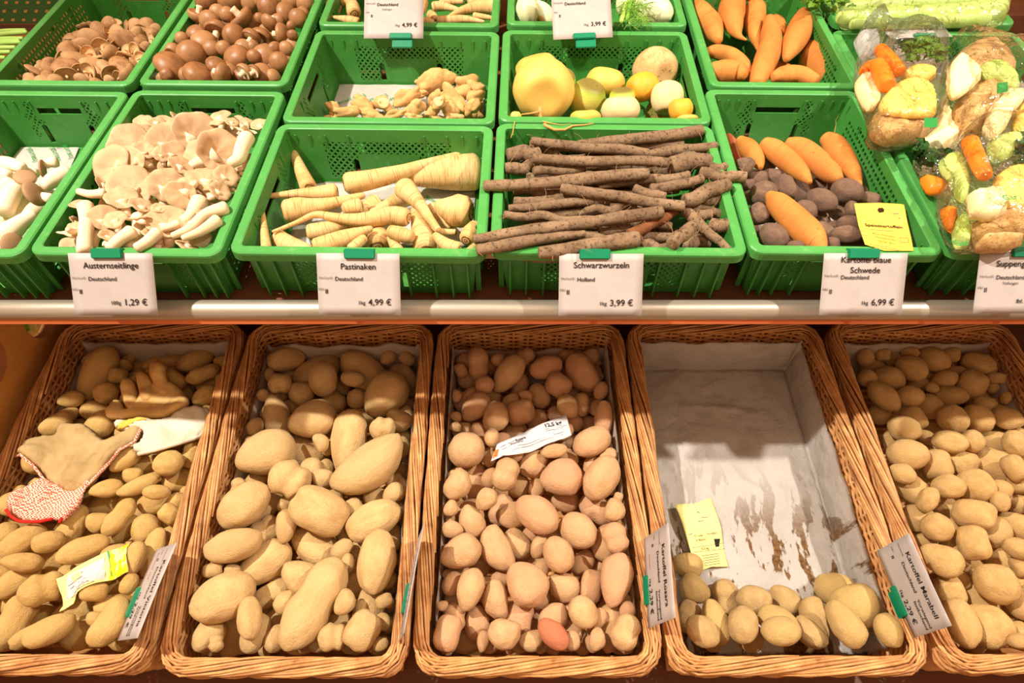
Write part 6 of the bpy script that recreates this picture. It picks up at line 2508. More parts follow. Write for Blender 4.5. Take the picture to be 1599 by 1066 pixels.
def px_poly(fr, pts, h):
    out = []
    for x, y in pts:
        a, b, _ = fr.loc(fr.hit(x, y, h))
        out.append(Vector((a, b)))
    return out


def ccw(poly):
    a = sum(p.x * q.y - q.x * p.y for p, q in zip(poly, poly[1:] + poly[:1]))
    return poly if a > 0 else poly[::-1]


def flat_obj(name, fr, bm, mat, parent=None, smooth=True):
    """bm is in tier coordinates (x, d, h); give it an origin of its own"""
    c = sum((v.co for v in bm.verts), Vector()) / len(bm.verts)
    for v in bm.verts:
        v.co -= c
    me = mesh_of(bm, name, smooth, (mat,))
    o = link(name, me)
    o.matrix_world = fr.mat(fr.w(c.x, c.y, c.z))
    if parent is not None:
        mw = o.matrix_world.copy()
        o.parent = parent
        o.matrix_parent_inverse = Matrix.Identity(4)
        o.matrix_local = parent.matrix_world.inverted() @ mw
    return o


def sheet(name, fr, pts, h, mat, lift, thick=0.0005, step=0.006, parent=None):
    poly = ccw(px_poly(fr, pts, h))
    bm = puff(poly, step, lambda d, p: thick, lambda d, p: 0.0, lift)
    return flat_obj(name, fr, bm, mat, parent)


def sheet_text(fr, lines, h, lift, parent, mat, z=0.0016, name='lettering'):
    """lines: (text, px, py, direction image angle, size, bold, align)"""
    bm = bmesh.new()
    for s, px, py, ang, size, bold, al_ in lines:
        a, b, _ = fr.loc(fr.hit(px, py, h))
        t = math.radians(ang)
        a2, b2, _ = fr.loc(fr.hit(px + 20 * math.cos(t), py - 20 * math.sin(t), h))
        e = Vector((a2 - a, b2 - b)).normalized()
        n = Vector((-e.y, e.x))

        def warp(p, a=a, b=b, e=e, n=n):
            q = Vector((a, b)) + e * p.x + n * p.y
            return Vector((q.x, q.y, lift(q) + z))
        add_text(bm, s, 0, 0, size, bold, al_, None, 0, 1.0, 0.0, warp)
    return flat_obj(name, fr, bm, mat, parent, False)


def bars(fr, lst, h, lift, parent, mat, z=0.0009, name='print'):
    """printed bands and fine print lines: image quads laid on a sheet"""
    bm = bmesh.new()
    for q in lst:
        P = px_poly(fr, q, h)
        n = 10
        g = []
        for i in range(n + 1):
            u = i / n
            r = []
            for v in (0, 0.5, 1):
                p = (P[0] * (1 - u) + P[1] * u) * (1 - v) + (P[3] * (1 - u) + P[2] * u) * v
                r.append(bm.verts.new((p.x, p.y, lift(p) + z)))
            g.append(r)
        for i in range(n):
            for v in range(2):
                bm.faces.new((g[i][v], g[i + 1][v], g[i + 1][v + 1], g[i][v + 1]))
    return flat_obj(name, fr, bm, mat, parent, False)


def hline(x0, y0, x1, y1, w=1.0):
    d = Vector((x1 - x0, y1 - y0)).normalized()
    n = Vector((-d.y, d.x)) * w / 2
    return [(x0 + n.x, y0 + n.y), (x1 + n.x, y1 + n.y), (x1 - n.x, y1 - n.y), (x0 - n.x, y0 - n.y)]


# label in the middle basket
L3 = smoothed(drape_fn(P3, TL, -0.03))
h3 = -0.008
o = sheet('paper_label', TL, [(766, 719), (776, 691), (809, 673), (846, 656), (885, 642), (889, 658), (893, 676), (862, 690), (815, 705)], h3, M['white_paper'], L3)
tag(o, 'torn white paper strip reading 12,5 kg on the reddish potatoes', 'label')
sheet_text(TL, [('12,5 kg', 851, 664.5, 16, 0.0125, 0.02, 'l'), ('Rosara', 806, 685, 22, 0.0075, 0.02, 'l'), ('Wendelin', 797, 692, 20, 0.0070, 0.0, 'l')], h3, L3, o, M['ink'])
bars(TL, [hline(800 + 3 * i, 700 - 5 * i, 880 + i, 674 - 5 * i, 0.6) for i in range(2)] + [hline(852, 667, 886, 658, 0.6), hline(852, 670, 880, 662, 0.6), hline(781, 695, 806, 682, 0.7), hline(783, 699, 797, 692, 0.6)], h3, L3, o, M['ink_soft'])
bars(TL, [[(769, 714), (776, 711), (779, 698), (773, 699)]], h3, L3, o, M['orange_print'])

# label in the leftmost basket
L1 = smoothed(drape_fn(PILE1, TL, -0.03))
h1 = 0.0
o = sheet('paper_label', TL, [(89, 904), (115, 886), (150, 866), (200, 844), (201, 868), (202, 893), (160, 908), (120, 930), (93, 955)], h1, M['pale_yellow_paper'], L1)
tag(o, 'pale yellow and orange paper label on potatoes in the leftmost basket', 'label')
bars(TL, [[(168, 905), (201.5, 892.5), (199.6, 845), (166, 859)]], h1, L1, o, M['sun_yellow'])
bars(TL, [[(171, 898), (174, 897), (168, 858), (165, 859)]], h1, L1, o, M['film_green'], 0.0014)
bars(TL, [[(98, 934), (162, 903), (161, 868), (102, 900)]], h1, L1, o, M['white_paper'], 0.0012, 'white_panel')
bars(TL, [hline(103 + 2 * i, 913 + 4.5 * i, 140 + 3 * i, 891 + 4.6 * i, 0.7) for i in range(5)] + [hline(125, 893, 156, 877, 0.8)], h1, L1, o, M['ink_soft'], 0.0016)
bars(TL, [hline(99, 931, 110, 918, 2.0)], h1, L1, o, M['ink_red'], 0.0016)

# yellow label on the soiled paper
P4s = pile4


def L4(p):
    a, b = p.x - L4.x0, p.y - L4.d0
    return PAPER_H + 0.009 + 0.016 * max(0, min(1, 0.5 - a / 0.07)) + 0.004 * math.sin(b * 60)


ctr = TL.loc(TL.hit(1094, 836, -0.115))
L4.x0, L4.d0 = ctr[0], ctr[1]
h4 = -0.115
o = sheet('paper_label', TL, [(1051, 791), (1082, 788), (1111, 775), (1126, 826), (1137, 884), (1110, 886), (1087, 896), (1072, 848)], h4, M['pale_yellow_paper'], L4)
tag(o, 'pale yellow paper label lying on the soiled white liner', 'label')
sheet_text(TL, [('12,5 kg', 1094, 859, 8, 0.0055, 0.01, 'l'), ('D Belana', 1086, 847, 12, 0.0055, 0.0, 'l'), ('D Linda', 1083, 841, 12, 0.0055, 0.0, 'l'), ('Kartoffeln', 1104, 836, 10, 0.005, 0.0, 'l')], h4, L4, o, M['ink'])
bars(TL, [hline(1079, 857 + 0, 1132, 846, 0.7), hline(1080, 864, 1133, 855, 0.7), hline(1073, 838, 1079, 836, 1), hline(1086, 801, 1091, 803, 1.4), hline(1093, 810, 1104, 809, 1), hline(1088, 817, 1097, 815, 1)] + [hline(1095 + i, 869 + 4 * i, 1123 + i * 0.5, 863 + 4 * i, 1.0) for i in range(5)], h4, L4, o, M['ink_soft'])
bars(TL, [[(1115, 841), (1125, 840), (1124, 852), (1118, 853)]], h4, L4, o, M['ink'])

# yellow tag leaning at the front right of the purple potatoes
LY = smoothed(drape_fn(PP, TU, -0.02))
hy = 0.004
YT = [(1334, 317), (1372, 316), (1407, 318), (1412, 319), (1417, 345), (1423, 370), (1427, 391), (1400, 391), (1381, 391), (1351, 381), (1341, 352)]
poly = px_poly(TU, YT, hy)
o = sheet('paper_tag', TU, YT, hy, M['yellow_paper'], lambda p: max(LY(p), 0.003))
tag(o, 'yellow potato tag with punched hole on the purple potatoes', 'tag')
LY2 = lambda p: max(LY(p), 0.003)
bars(TU, [[(1370.5 + 5.5 * math.cos(a) + 5 * 0, 0) for a in (0, 1, 2, 3)]] if False else [[(1370, 328), (1373, 332), (1380, 331), (1381, 327)], [(1370, 328), (1372, 324.5), (1378, 324), (1381, 327)]], hy, LY2, o, M['dark'], 0.0009, 'hole_shade_patch')  # flat dark patch, the shade inside the hole put into its colour
sheet_text(TU, [('Speisekartoffeln', 1351, 353, -4, 0.0090, 0.02, 'l'), ('Blaue Schweden', 1362, 365, -10, 0.0050, 0.0, 'l'), ('vorwiegend fest', 1365, 370, -11, 0.0050, 0.0, 'l'), ('Gerber Bio', 1371, 377, -10, 0.0050, 0.0, 'l')], hy, LY2, o, M['ink'])
bars(TU, [hline(1359, 358, 1398, 361, 0.6), hline(1343, 360, 1352, 361, 0.5), hline(1346, 366, 1357, 368, 0.5), hline(1358, 381, 1400, 388, 0.5), hline(1362, 385, 1404, 391, 0.5)] +
     [hline(1405, 371, 1418, 371, 0.7), hline(1406, 378, 1419, 378, 0.7), hline(1405, 371, 1406, 378, 0.7), hline(1418, 371, 1419, 378, 0.7), hline(1394, 334, 1404, 333, 1.2), hline(1403, 340, 1406, 340, 1.2)], hy, LY2, o, M['ink_soft'])


# ================================================================ gloves
def dome(t, e, k=1.0):
    return lambda d, p: t * math.sqrt(max(0.0, 1 - (1 - min(1, d / e)) ** 2)) * (1 + 0.25 * noise.noise(Vector((p.x * 38, p.y * 38, t * 999))))


def pad(name, fr, pts, h, mat, lift, t, e, tb, parent=None, step=0.006, rnd=2, extra=0.0):
    poly = ccw(smooth_poly(px_poly(fr, pts, h), rnd))
    bm = puff(poly, step, dome(t, e), lambda d, p: -tb * math.sqrt(max(0.0, 1 - (1 - min(1, d / e)) ** 2)), (lambda p: lift(p) + extra))
    return flat_obj(name, fr, bm, mat, parent)


def zt(pts):
    return [(x / 3.5525, 470 + y / 3.5525) for x, y in pts]


def zb(pts):
    return [(x / 3.27, 740 + y / 3.27) for x, y in pts]


G1 = smoothed(drape_fn(PILE1, TL, -0.05, 0.006, 0.03), 0.014)
hg = -0.012
root = pad('work_glove', TL, zt([(30, 835), (38, 795), (110, 762), (220, 746), (300, 740), (322, 690), (370, 660), (440, 678), (505, 706), (535, 742), (582, 766), (640, 735), (705, 690), (752, 672), (780, 690), (770, 732), (740, 790), (690, 850), (600, 930), (520, 992), (452, 1042), (390, 1070), (300, 1020), (250, 985), (215, 920), (150, 870), (88, 852)]),
           hg, M['suede'], G1, 0.010, 0.012, 0.003, None, 0.006, 2, 0.004)
tag(root, 'beige suede work glove with red checked cuff, left of two', 'glove', 'work gloves on the potatoes')
pad('cuff', TL, zb([(215, 8), (290, 40), (355, 85), (420, 40), (500, -5), (440, 70), (405, 150), (362, 205), (326, 250), (300, 240), (262, 235), (200, 250), (120, 245), (72, 200), (85, 150), (110, 100), (170, 40)]), hg, M['gingham'], G1, 0.007, 0.008, 0.003, root, 0.006, 1, 0.004)
for nm_, path, r, mt in (('hem', zb([(66, 200), (80, 228), (120, 254), (165, 262), (225, 255), (270, 236), (300, 205), (322, 165), (326, 205), (318, 255)]), 0.0028, 'red_trim'), ('edge_binding', zt([(28, 838), (90, 855), (155, 880), (205, 925), (235, 980), (268, 1005)]), 0.0026, 'gingham'),
                         ('edge_binding', zt([(776, 700), (745, 780), (690, 848), (600, 932), (520, 994), (450, 1045), (405, 1066)]), 0.0030, 'gingham')):
    bm = bmesh.new()
    P = []
    for (x, y) in path:
        a, b, _ = TL.loc(TL.hit(x, y, hg))
        P.append(Vector((a, b, G1(Vector((a, b))) + 0.006)))
    tube(bm, P, [r] * len(P), 8)
    flat_obj(nm_, TL, bm, M[mt], root)

root = pad('work_glove', TL, zt([(585, 612), (598, 552), (640, 520), (668, 550), (690, 585), (740, 540), (760, 470), (850, 430), (950, 425), (1010, 490), (1050, 560), (980, 600), (860, 640), (700, 640), (640, 650), (600, 655)]),
           hg, M['leather'], G1, 0.013, 0.016, 0.003, None, 0.006, 2, 0.004)
tag(root, 'tan leather work glove with white canvas cuff, palm down', 'glove', 'work gloves on the potatoes')
for pts in ([(690, 600), (655, 500), (662, 440), (700, 412), (738, 425), (752, 500), (760, 560), (730, 610)], [(770, 560), (738, 430), (732, 385), (770, 362), (812, 385), (850, 460), (860, 530), (820, 570)], [(860, 520), (815, 400), (806, 350), (845, 318), (905, 322), (932, 360), (925, 400), (940, 470), (920, 520)]):
    pad('finger', TL, zt(pts), hg, M['leather'], G1, 0.013, 0.012, 0.003, root, 0.005, 2, 0.008)
pad('cuff', TL, zt([(615, 655), (690, 640), (850, 640), (940, 612), (1045, 560), (1110, 560), (1150, 595), (1160, 640), (1120, 705), (1010, 785), (880, 832), (770, 852), (738, 820), (785, 742), (770, 700), (640, 722)]), hg, M['canvas'], G1, 0.010, 0.010, 0.003, root, 0.006, 2, 0.003)
pad('patch', TL, zt([(640, 700), (690, 650), (760, 640), (845, 645), (800, 670), (720, 690), (650, 722)]), hg, M['canvas_yellow'], G1, 0.004, 0.008, 0.0, root, 0.006, 1, 0.011)
bm = bmesh.new()
P = []
for (x, y) in zt([(1120, 575), (1150, 610), (1148, 660), (1090, 730), (980, 790), (860, 832), (770, 850)]):
    a, b, _ = TL.loc(TL.hit(x, y, hg))
    P.append(Vector((a, b, G1(Vector((a, b))) + 0.007)))
tube(bm, P, [0.0042] * len(P), 8)
flat_obj('hem', TL, bm, M['canvas'], root)

# ================================================================ price cards
M_ = M


def card_lines(title, origin, price, unit='1kg', sub=None, two=None, extra=(), title_y=0.81, tx=0.5):
    L = [(t, tx, title_y - 0.165 * i, 0.0128, 0.010, 'c', 'ink') for i, t in enumerate(title)]
    L += [('Herkunft', 0.02, 0.585 if len(title) == 1 else 0.62, 0.0058, 0.0, 'l', 'ink_soft'), (origin, 0.215, 0.56 if len(title) == 1 else 0.585, 0.0086, 0.012, 'l', 'ink'), ('Hkl', 0.01, 0.40, 0.0060, 0.0, 'l', 'ink_soft'), ('II', 0.09, 0.35, 0.0100, 0.012, 'l', 'ink')]
    if sub:
        L.append((sub, 0.30, 0.475, 0.0062, 0.0, 'l', 'ink'))
    L += [(unit, 0.575, 0.175, 0.0080, 0.012, 'r', 'ink'), (price, 0.61, 0.165, 0.0136, 0.008, 'l', 'ink')]
    return L + list(extra)


def price_card(bl, br, tl, lines, label, clip, w_h=None, clip_x=0.5):
    """bl, br, tl: world points of three corners"""
    xa = (br - bl)
    wd = xa.length
    xa.normalize()
    ya = tl - bl
    ya = ya - xa * ya.dot(xa)
    ht = ya.length
    ya.normalize()
    za = xa.cross(ya).normalized()
    m = Matrix((xa, ya, za)).transposed().to_4x4()
    m.translation = bl
    bm = bmesh.new()
    n = 8
    g = [[bm.verts.new((wd * i / n, ht * j / n, 0.0009 * math.sin(PI * i / n) * (0.4 + 0.6 * math.sin(2.2 * j / n)))) for j in range(n + 1)] for i in range(n + 1)]
    for i in range(n):
        for j in range(n):
            bm.faces.new((g[i][j], g[i + 1][j], g[i + 1][j + 1], g[i][j + 1]))
    bmesh.ops.recalc_face_normals(bm, faces=bm.faces[:])
    bmesh.ops.solidify(bm, geom=bm.faces[:], thickness=0.0008)
    o = link('price_card', mesh_of(bm, 'price_card'), M['card'])
    o.matrix_world = m
    tag(o, label, 'price card', 'price cards')
    for ink in ('ink', 'ink_soft', 'ink_red'):
        L = [l for l in lines if l[6] == ink]
        if not L:
            continue
        bm = bmesh.new()
        for s, fx, fy, size, bold, al_, _ in L:
            add_text(bm, s, fx * wd, fy * ht, size * wd / 0.127, bold, al_, None, 0, 1.0, 0.0, lambda p: Vector((p.x, p.y, 0.0011 + 0.0009 * math.sin(PI * max(0, min(1, p.x / wd))) * (0.4 + 0.6 * math.sin(2.2 * p.y / ht)))))
        link('lettering', mesh_of(bm, 'lettering', False), M[ink], o)
    bm = bmesh.new()
    cw = 0.046
    cx = wd * clip_x
    if clip == 'top':
        vs = box(bm, (cx, ht - 0.0005, 0.0018), (cw, 0.0145, 0.0075))
        box(bm, (cx, ht - 0.010, -0.0065), (cw * 0.96, 0.020, 0.0025))
        box(bm, (cx, ht + 0.0055, -0.003), (cw, 0.0030, 0.009))
    else:
        box(bm, (cx, 0.004, 0.0018), (cw, 0.012, 0.0065))
        box(bm, (cx + 0.003, -0.008, -0.002), (cw * 0.92, 0.022, 0.0030), Matrix.Rotation(0.0, 4, 'X'))
    bmesh.ops.bevel(bm, geom=bm.edges[:], offset=0.0012, segments=2, affect='EDGES')
    link('clip', mesh_of(bm, 'clip', False), M['clip'], o)
    return o


def front_card(tlp, trp, blp, lines, label, zt_=0.952, zb_=0.968, clip_x=0.5):
    tl, tr, bl = at(*tlp, zt_), at(*trp, zt_), at(*blp, zb_)
    price_card(bl, bl + (tr - tl), tl, lines, label, 'top', None, clip_x)


front_card((124, 395), (256, 395), (117, 492), card_lines(['Austernseitlinge'], 'Deutschland', '1,29 €', '100g', title_y=0.76), 'white price card reading Austernseitlinge 1,29 € clipped to the oyster mushroom crate', clip_x=0.475)
front_card((504, 395), (634, 396), (498, 491), card_lines(['Pastinaken'], 'Deutschland', '4,99 €', title_y=0.745), 'white price card reading Pastinaken 4,99 € clipped to the parsnip crate', clip_x=0.525)
front_card((871, 396), (1003, 396), (872, 493), card_lines(['Schwarzwurzeln'], 'Holland', '3,99 €', title_y=0.775), 'white price card reading Schwarzwurzeln 3,99 € clipped to the salsify crate', clip_x=0.42)
front_card((1276, 395), (1407, 395), (1279, 492), card_lines(['Kartoffel blaue', 'Schwede'], 'Deutschland', '6,99 €', title_y=0.85), 'white price card for Schwede potatoes at 6,99 € clipped to their crate', clip_x=0.46)
front_card((1514, 393), (1646, 393), (1519, 489), card_lines(['Suppengemüse'], 'Deutschland', '3,50 €', 'Btl.', 'Vaihingen', title_y=0.765), 'white price card reading Suppengemüse at the right edge of the photo', clip_x=0.55)


def back_card(tlp, trp, blp, brp, z0, z1, lines, label, clip_x):
    tl, bl, br = at(*tlp, z1), at(*blp, z0), at(*brp, z0)
    price_card(bl, br, tl, lines, label, 'bottom', None, clip_x)


BL_ = lambda t, o_, p, sub=None: [(t, 0.5, 0.72, 0.0126, 0.008, 'c', 'ink'), ('Herkunft', 0.03, 0.585, 0.0055, 0.0, 'l', 'ink_soft'), (o_, 0.215, 0.555, 0.0090, 0.012, 'l', 'ink'), ('Hkl', 0.03, 0.43, 0.0055, 0, 'l', 'ink_soft'), ('II', 0.11, 0.36, 0.0090, 0.01, 'l', 'ink'),
                                ('1kg', 0.60, 0.20, 0.0075, 0.0, 'r', 'ink'), (p, 0.64, 0.195, 0.0125, 0.012, 'l', 'ink')] + ([(sub, 0.30, 0.48, 0.0055, 0, 'l', 'ink')] if sub else [])
back_card((558, -30), (655, -30), (568, 60), (661, 60), 1.335, 1.345, BL_('Topinambur', 'Deutschland', '4,99 €', 'Vaihingen'), 'beige price card reading Topinambur standing on the artichoke crate', 0.62)
back_card((861, -32), (956, -35), (864, 62), (957, 58), 1.335, 1.345, BL_('Butterrüben', 'Deutschland', '3,99 €'), 'beige price card reading Butterrüben standing on the turnip crate', 0.52)
back_card((1413, 12), (1513, 9), (1391, 60), (1488, 57), 1.33, 1.42, [(a, b, c, d * 1.0, e, f, g) for a, b, c, d, e, f, g in BL_('Sellerieknollle', 'Deutschland', '3,49 €')] + [('E', 0.04, 0.2, 0.008, 0, 'l', 'ink_red')], 'tilted beige price card reading Sellerieknollle in front of the celery', 0.56)


def side_card(bl, br, tl, tr, lines, label, ht=0.092, h=0.006, clip_x=0.6):
    """bottom edge rests on the basket rim; the top edge lies on the rays through tl, tr at the card's height from it"""
    B0, B1 = TL.hit(*bl, h), TL.hit(*br, h)

    def solve(px, B):
        r = ray(*px)
        q = CAM - B
        a = r.dot(r)
        b = 2 * r.dot(q)
        c = q.dot(q) - ht * ht
        D = b * b - 4 * a * c
        if D < 0:
            return CAM + r * (-b / (2 * a))
        return CAM + r * ((-b - math.sqrt(D)) / (2 * a))
    T0, T1 = solve(tl, B0), solve(tr, B1)
    up = ((T0 - B0) + (T1 - B1)) * 0.5
    return price_card(B0, B1, B0 + up, lines, label, 'side', None, clip_x)


KL = lambda n, p: [('Kartoffel ' + n, 0.53, 0.72, 0.0128, 0.010, 'c', 'ink'), ('Herkunft', 0.04, 0.62, 0.0052, 0, 'l', 'ink_soft'), ('Deutschland', 0.24, 0.52, 0.0088, 0.01, 'l', 'ink'), ('Vorwiegend', 0.66, 0.50, 0.0080, 0.008, 'l', 'ink'), ('festkochend', 0.66, 0.40, 0.0080, 0.008, 'l', 'ink'),
                   ('Hkl', 0.04, 0.42, 0.0052, 0, 'l', 'ink_soft'), ('II', 0.13, 0.33, 0.0090, 0.01, 'l', 'ink'), ('1kg', 0.58, 0.17, 0.0080, 0.01, 'r', 'ink'), (p, 0.61, 0.16, 0.0130, 0.012, 'l', 'ink')]
side_card((1005, 841), (1012, 981), (1044, 822), (1055, 966), KL('Rosara', '2,29 €') + [('Demeter', 0.22, 0.2, 0.006, 0, 'l', 'ink_red')], 'grey price card reading Kartoffel Rosara standing between middle and nearly empty baskets')
side_card((1369, 860), (1427, 996), (1412, 819), (1478, 957), KL('Marabell', '2,29 €'), 'grey price card reading Kartoffel Marabell leaning left of the rightmost basket')
side_card((244, 858), (183, 1000), (279, 836), (223, 980), KL('Victoria', '2,29 €') + [('Demeter Hof', 0.06, 0.24, 0.007, 0, 'l', 'ink_red')], 'grey price card standing between the leftmost and second baskets')
side_card((652, 842), (622, 1003), (658, 835), (632, 985), KL('Nicola', '2,29 €'), 'grey price card seen edge-on between second and middle baskets')

# ================================================================ fennel, celery, beans
def fennel_mesh(seed):
    bm = ico(4)
    for v in bm.verts:
        n = v.co.normalized()
        a = math.atan2(n.y, n.z)
        r = 1 + 0.04 * math.sin(5 * a + seed) + 0.03 * fbm(n, 1.4, seed)
        p = n * r
        f = 1 - 0.22 * max(0, p.x) ** 1.5
        p.y *= f
        p.z *= f
        v.co = p
    return mesh_of(bm, 'fennel_shape', True, (M['fennel'],))


PF = Pile()
FN = [(110, 70, 240, 170, 95, 'fennel bulb at the left of the top crate', False), (325, 120, 230, 160, 120, 'fennel bulb with cut brown base left of the Butterrüben card', True), (1235, 75, 310, 225, 150, 'large fennel bulb at the right of the top crate', False),
      (230, 20, 160, 130, 90, 'fennel bulb behind the two at left', False), (960, 20, 180, 120, 80, 'fennel bulb behind the green fronds', False), (640, 40, 260, 170, 90, 'fennel bulb hidden behind the Butterrüben card', False)]
for i, (x, y, L, W, a, lab, cut) in enumerate(FN):
    px, py = 785 + x / 5.076, y / 5.076
    o = ellipse_body(fennel_mesh(i), 'fennel_bulb', px, py, L / 5.076, W / 5.076, a, TU, 0.004, PF, 1, cbox('fennel'), 0.95, 0, 0, 0.10, 0, -0.002)
    if not o:
        continue
    tag(o, lab, 'fennel', 'fennel bulbs in the top crate')
    if cut:
        bm = bmesh.new()
        lathe(bm, [(0, 0.05), (0.30, 0.04), (0.36, 0.0), (0.30, -0.2), (0, -0.2)], 20)
        ct = link('cut_base', mesh_of(bm, 'cut_base', True, (M['fennel_cut'],)), None, o)
        rr = (-ray(px, py)).normalized()
        inv = o.matrix_world.inverted()
        dw = (rr * 0.72 - UPV * 0.6 - RIGHT * 0.28).normalized()
        ld = (inv.to_3x3() @ dw).normalized()
        ct.matrix_local = Matrix.Translation(ld * 0.97) @ ld.to_track_quat('Z', 'Y').to_matrix().to_4x4()
for i, (sp, lab) in enumerate([([(905, 200, 30), (920, 120, 40), (935, 40, 44), (940, -30, 40)], 'pale green fennel stalk with fronds'), ([(985, 160, 26), (1000, 80, 34), (1005, 0, 34)], 'dark green fennel stalk beside the right bulb'),
                               ([(940, 170, 34), (955, 110, 40), (970, 30, 40)], 'green fennel stalk in the middle of the fronds'), ([(1010, 195, 12), (985, 150, 16), (950, 120, 18)], 'thin fennel stem over the crate rim')]):
    r = root_body('fennel_stalk', [(785 + a / 5.076, b / 5.076, c / 5.076) for a, b, c in sp], TU, 0.016, PF, M['celery' if i != 1 else 'leaf'], 1100 + i, 12, 0.03, 0.01, 1, 14, -0.003, 0.08)
    if not r:
        continue
    tag(r['o'], lab, 'fennel', 'fennel stalks in the top crate')
    rnd = random.Random(i)
    bm = bmesh.new()
    cpos = Vector(r['L'][8 if i != 3 else 2])
    for _ in range(60):
        p0 = cpos + Vector((rnd.uniform(-0.01, 0.035), rnd.uniform(-0.02, 0.02), rnd.uniform(0, 0.016)))
        d1 = Vector((rnd.uniform(-0.5, 1), rnd.uniform(-0.6, 0.6), rnd.uniform(-0.5, 0.3))).normalized()
        p1 = p0 + d1 * rnd.uniform(0.008, 0.022)
        p2 = p1 + (d1 + Vector((rnd.uniform(-.6, .6), rnd.uniform(-.6, .6), rnd.uniform(-.6, .2)))).normalized() * 0.010
        tube(bm, [p0, p1, p2], [0.0006, 0.0005, 0.0003], 4)
    link('frond', mesh_of(bm, 'frond', True, (M['leaf'],)), None, r['o'])

# celery in its bag
PC = Pile()
for i, sp in enumerate([[(1310, 28, 20), (1400, 24, 26), (1500, 18, 28), (1560, 14, 40)], [(1305, 12, 22), (1400, 8, 26), (1500, 4, 28), (1556, 4, 40)], [(1320, -6, 22), (1420, -8, 26), (1540, -6, 36)], [(1330, 38, 16), (1420, 36, 20), (1540, 28, 24)]]):
    r = root_body('celery_stalk', sp, TU, 0.020, PC, M['celery'], 1150 + i, 14, 0.03, 0.01, 1, 20, -0.002, 0.08)
    if r:
        tag(r['o'], ['lower middle celery stalk in the clear bag at top right', 'upper middle celery stalk in the clear bag at top right', 'topmost celery stalk cut off by the photo edge', 'thin lowest celery stalk above the tilted price card'][i], 'celery', 'celery stalks in the bag')


def leaf_clump(name, fr, px, py, w, h, n, mat, seed, label, cat, hh, size=0.020, parent=None):
    """curled, toothed leaf blades around one base"""
    rnd = random.Random(seed)
    c = fr.hit(px, py, hh)
    k = zof(c) / FPX
    bm = bmesh.new()
    for _ in range(n):
        a = rnd.uniform(0, 2 * PI)
        q = Vector((rnd.uniform(-1, 1) * w / 2 * k, rnd.uniform(-1, 1) * h / 2 * k, rnd.uniform(0, 0.016)))
        e = Vector((math.cos(a), math.sin(a), rnd.uniform(-0.2, 0.7))).normalized()
        s_ = e.cross(Vector((0, 0, 1))).normalized()
        nn = s_.cross(e)
        L = size * rnd.uniform(0.7, 1.3)
        rows = []
        m = 7
        for i in range(m + 1):
            t = i / m
            wv = math.sin(PI * min(1, t * 0.9 + 0.06)) * 0.42 * L * (1.0 if i % 2 else 0.72)
            up = 0.25 * L * math.sin(t * 2.6) + 0.10 * L * math.sin(9 * t + a)
            b = q + e * (L * t) + nn * up
            rows.append([bm.verts.new(b + s_ * (f * wv) + nn * (abs(f) * 0.12 * L)) for f in (-1, -0.5, 0, 0.5, 1)])
        for r0, r1 in zip(rows, rows[1:]):
            for i in range(4):
                bm.faces.new((r0[i], r0[i + 1], r1[i + 1], r1[i]))
    bmesh.ops.solidify(bm, geom=bm.faces[:], thickness=0.0004)
    o = link(name, mesh_of(bm, name, True, (mat,)))
    o.matrix_world = fr.mat(c)
    if label:
        tag(o, label, cat)
    return o


leaf_clump('celery_leaves', TU, 1285, 12, 60, 40, 34, M['leaf'], 3, 'bunch of green celery leaves behind the sweet potato crate', 'celery leaves', 0.008, 0.024)


def film_bag(name, fr, pts, h, top, bot, label, seed, cat='plastic bag', step=0.006, e=0.022, prints=None):
    poly = ccw(smooth_poly(px_poly(fr, pts, h), 1))

    def wr(p, s):
        q = Vector((p.x * 30, p.y * 30, seed + s))
        return 0.004 * noise.noise(q) + 0.003 * (1 - 2 * abs(noise.noise(q * 2.2)))
    bm = puff(poly, step, lambda d, p: (top * math.sqrt(max(0, 1 - (1 - min(1, d / e)) ** 2)) + wr(p, 0) * min(1, d / 0.01)), lambda d, p: -bot * math.sqrt(max(0, 1 - (1 - min(1, d / e)) ** 2)) + wr(p, 9) * 0.5 * min(1, d / 0.01), lambda p: h)
    o = flat_obj(name, fr, bm, M['film'])
    return tag(o, label, cat, 'clear plastic bags of vegetables')


film_bag('plastic_bag', TU, [(1308, -20), (1312, 10), (1306, 30), (1312, 46), (1360, 44), (1450, 42), (1530, 42), (1562, 44), (1576, 20), (1572, -20)], 0.016, 0.030, 0.010, 'long clear plastic bag around the celery at top right', 21)


# ================================================================ bagged soup vegetables
def piece(name, fr, pts, h, mat, t, e, label, cat, group=None, tb=None, rnd=2, step=0.005, rough=0.0, seed=0):
    poly = ccw(smooth_poly(px_poly(fr, pts, h), rnd))
    tb = t if tb is None else tb

    def prof(T, s):
        def f(d, p):
            v = T * math.sqrt(max(0.0, 1 - (1 - min(1, d / e)) ** 2))
            if rough:
                q = Vector((p.x * 70, p.y * 70, seed))
                v += s * rough * min(1, d / 0.006) * (noise.noise(q) + 0.5 * noise.noise(q * 2.3))
            return s * v if s < 0 else v
        return f
    pt, pb = prof(t, 1), prof(tb, -1)
    bm = puff(poly, step, lambda d, p: pt(d, p), lambda d, p: pb(d, p), lambda p: h)
    o = flat_obj(name, fr, bm, mat)
    return tag(o, label, cat, group)


def z1(pts):      # enlarged view 1320,40 scale 5.33
    return [(1320 + x / 5.33, 40 + y / 5.33) for x, y in pts]


def z2(pts):      # enlarged view 1410,200 scale 5.328
    return [(1410 + x / 5.328, 200 + y / 5.328) for x, y in pts]


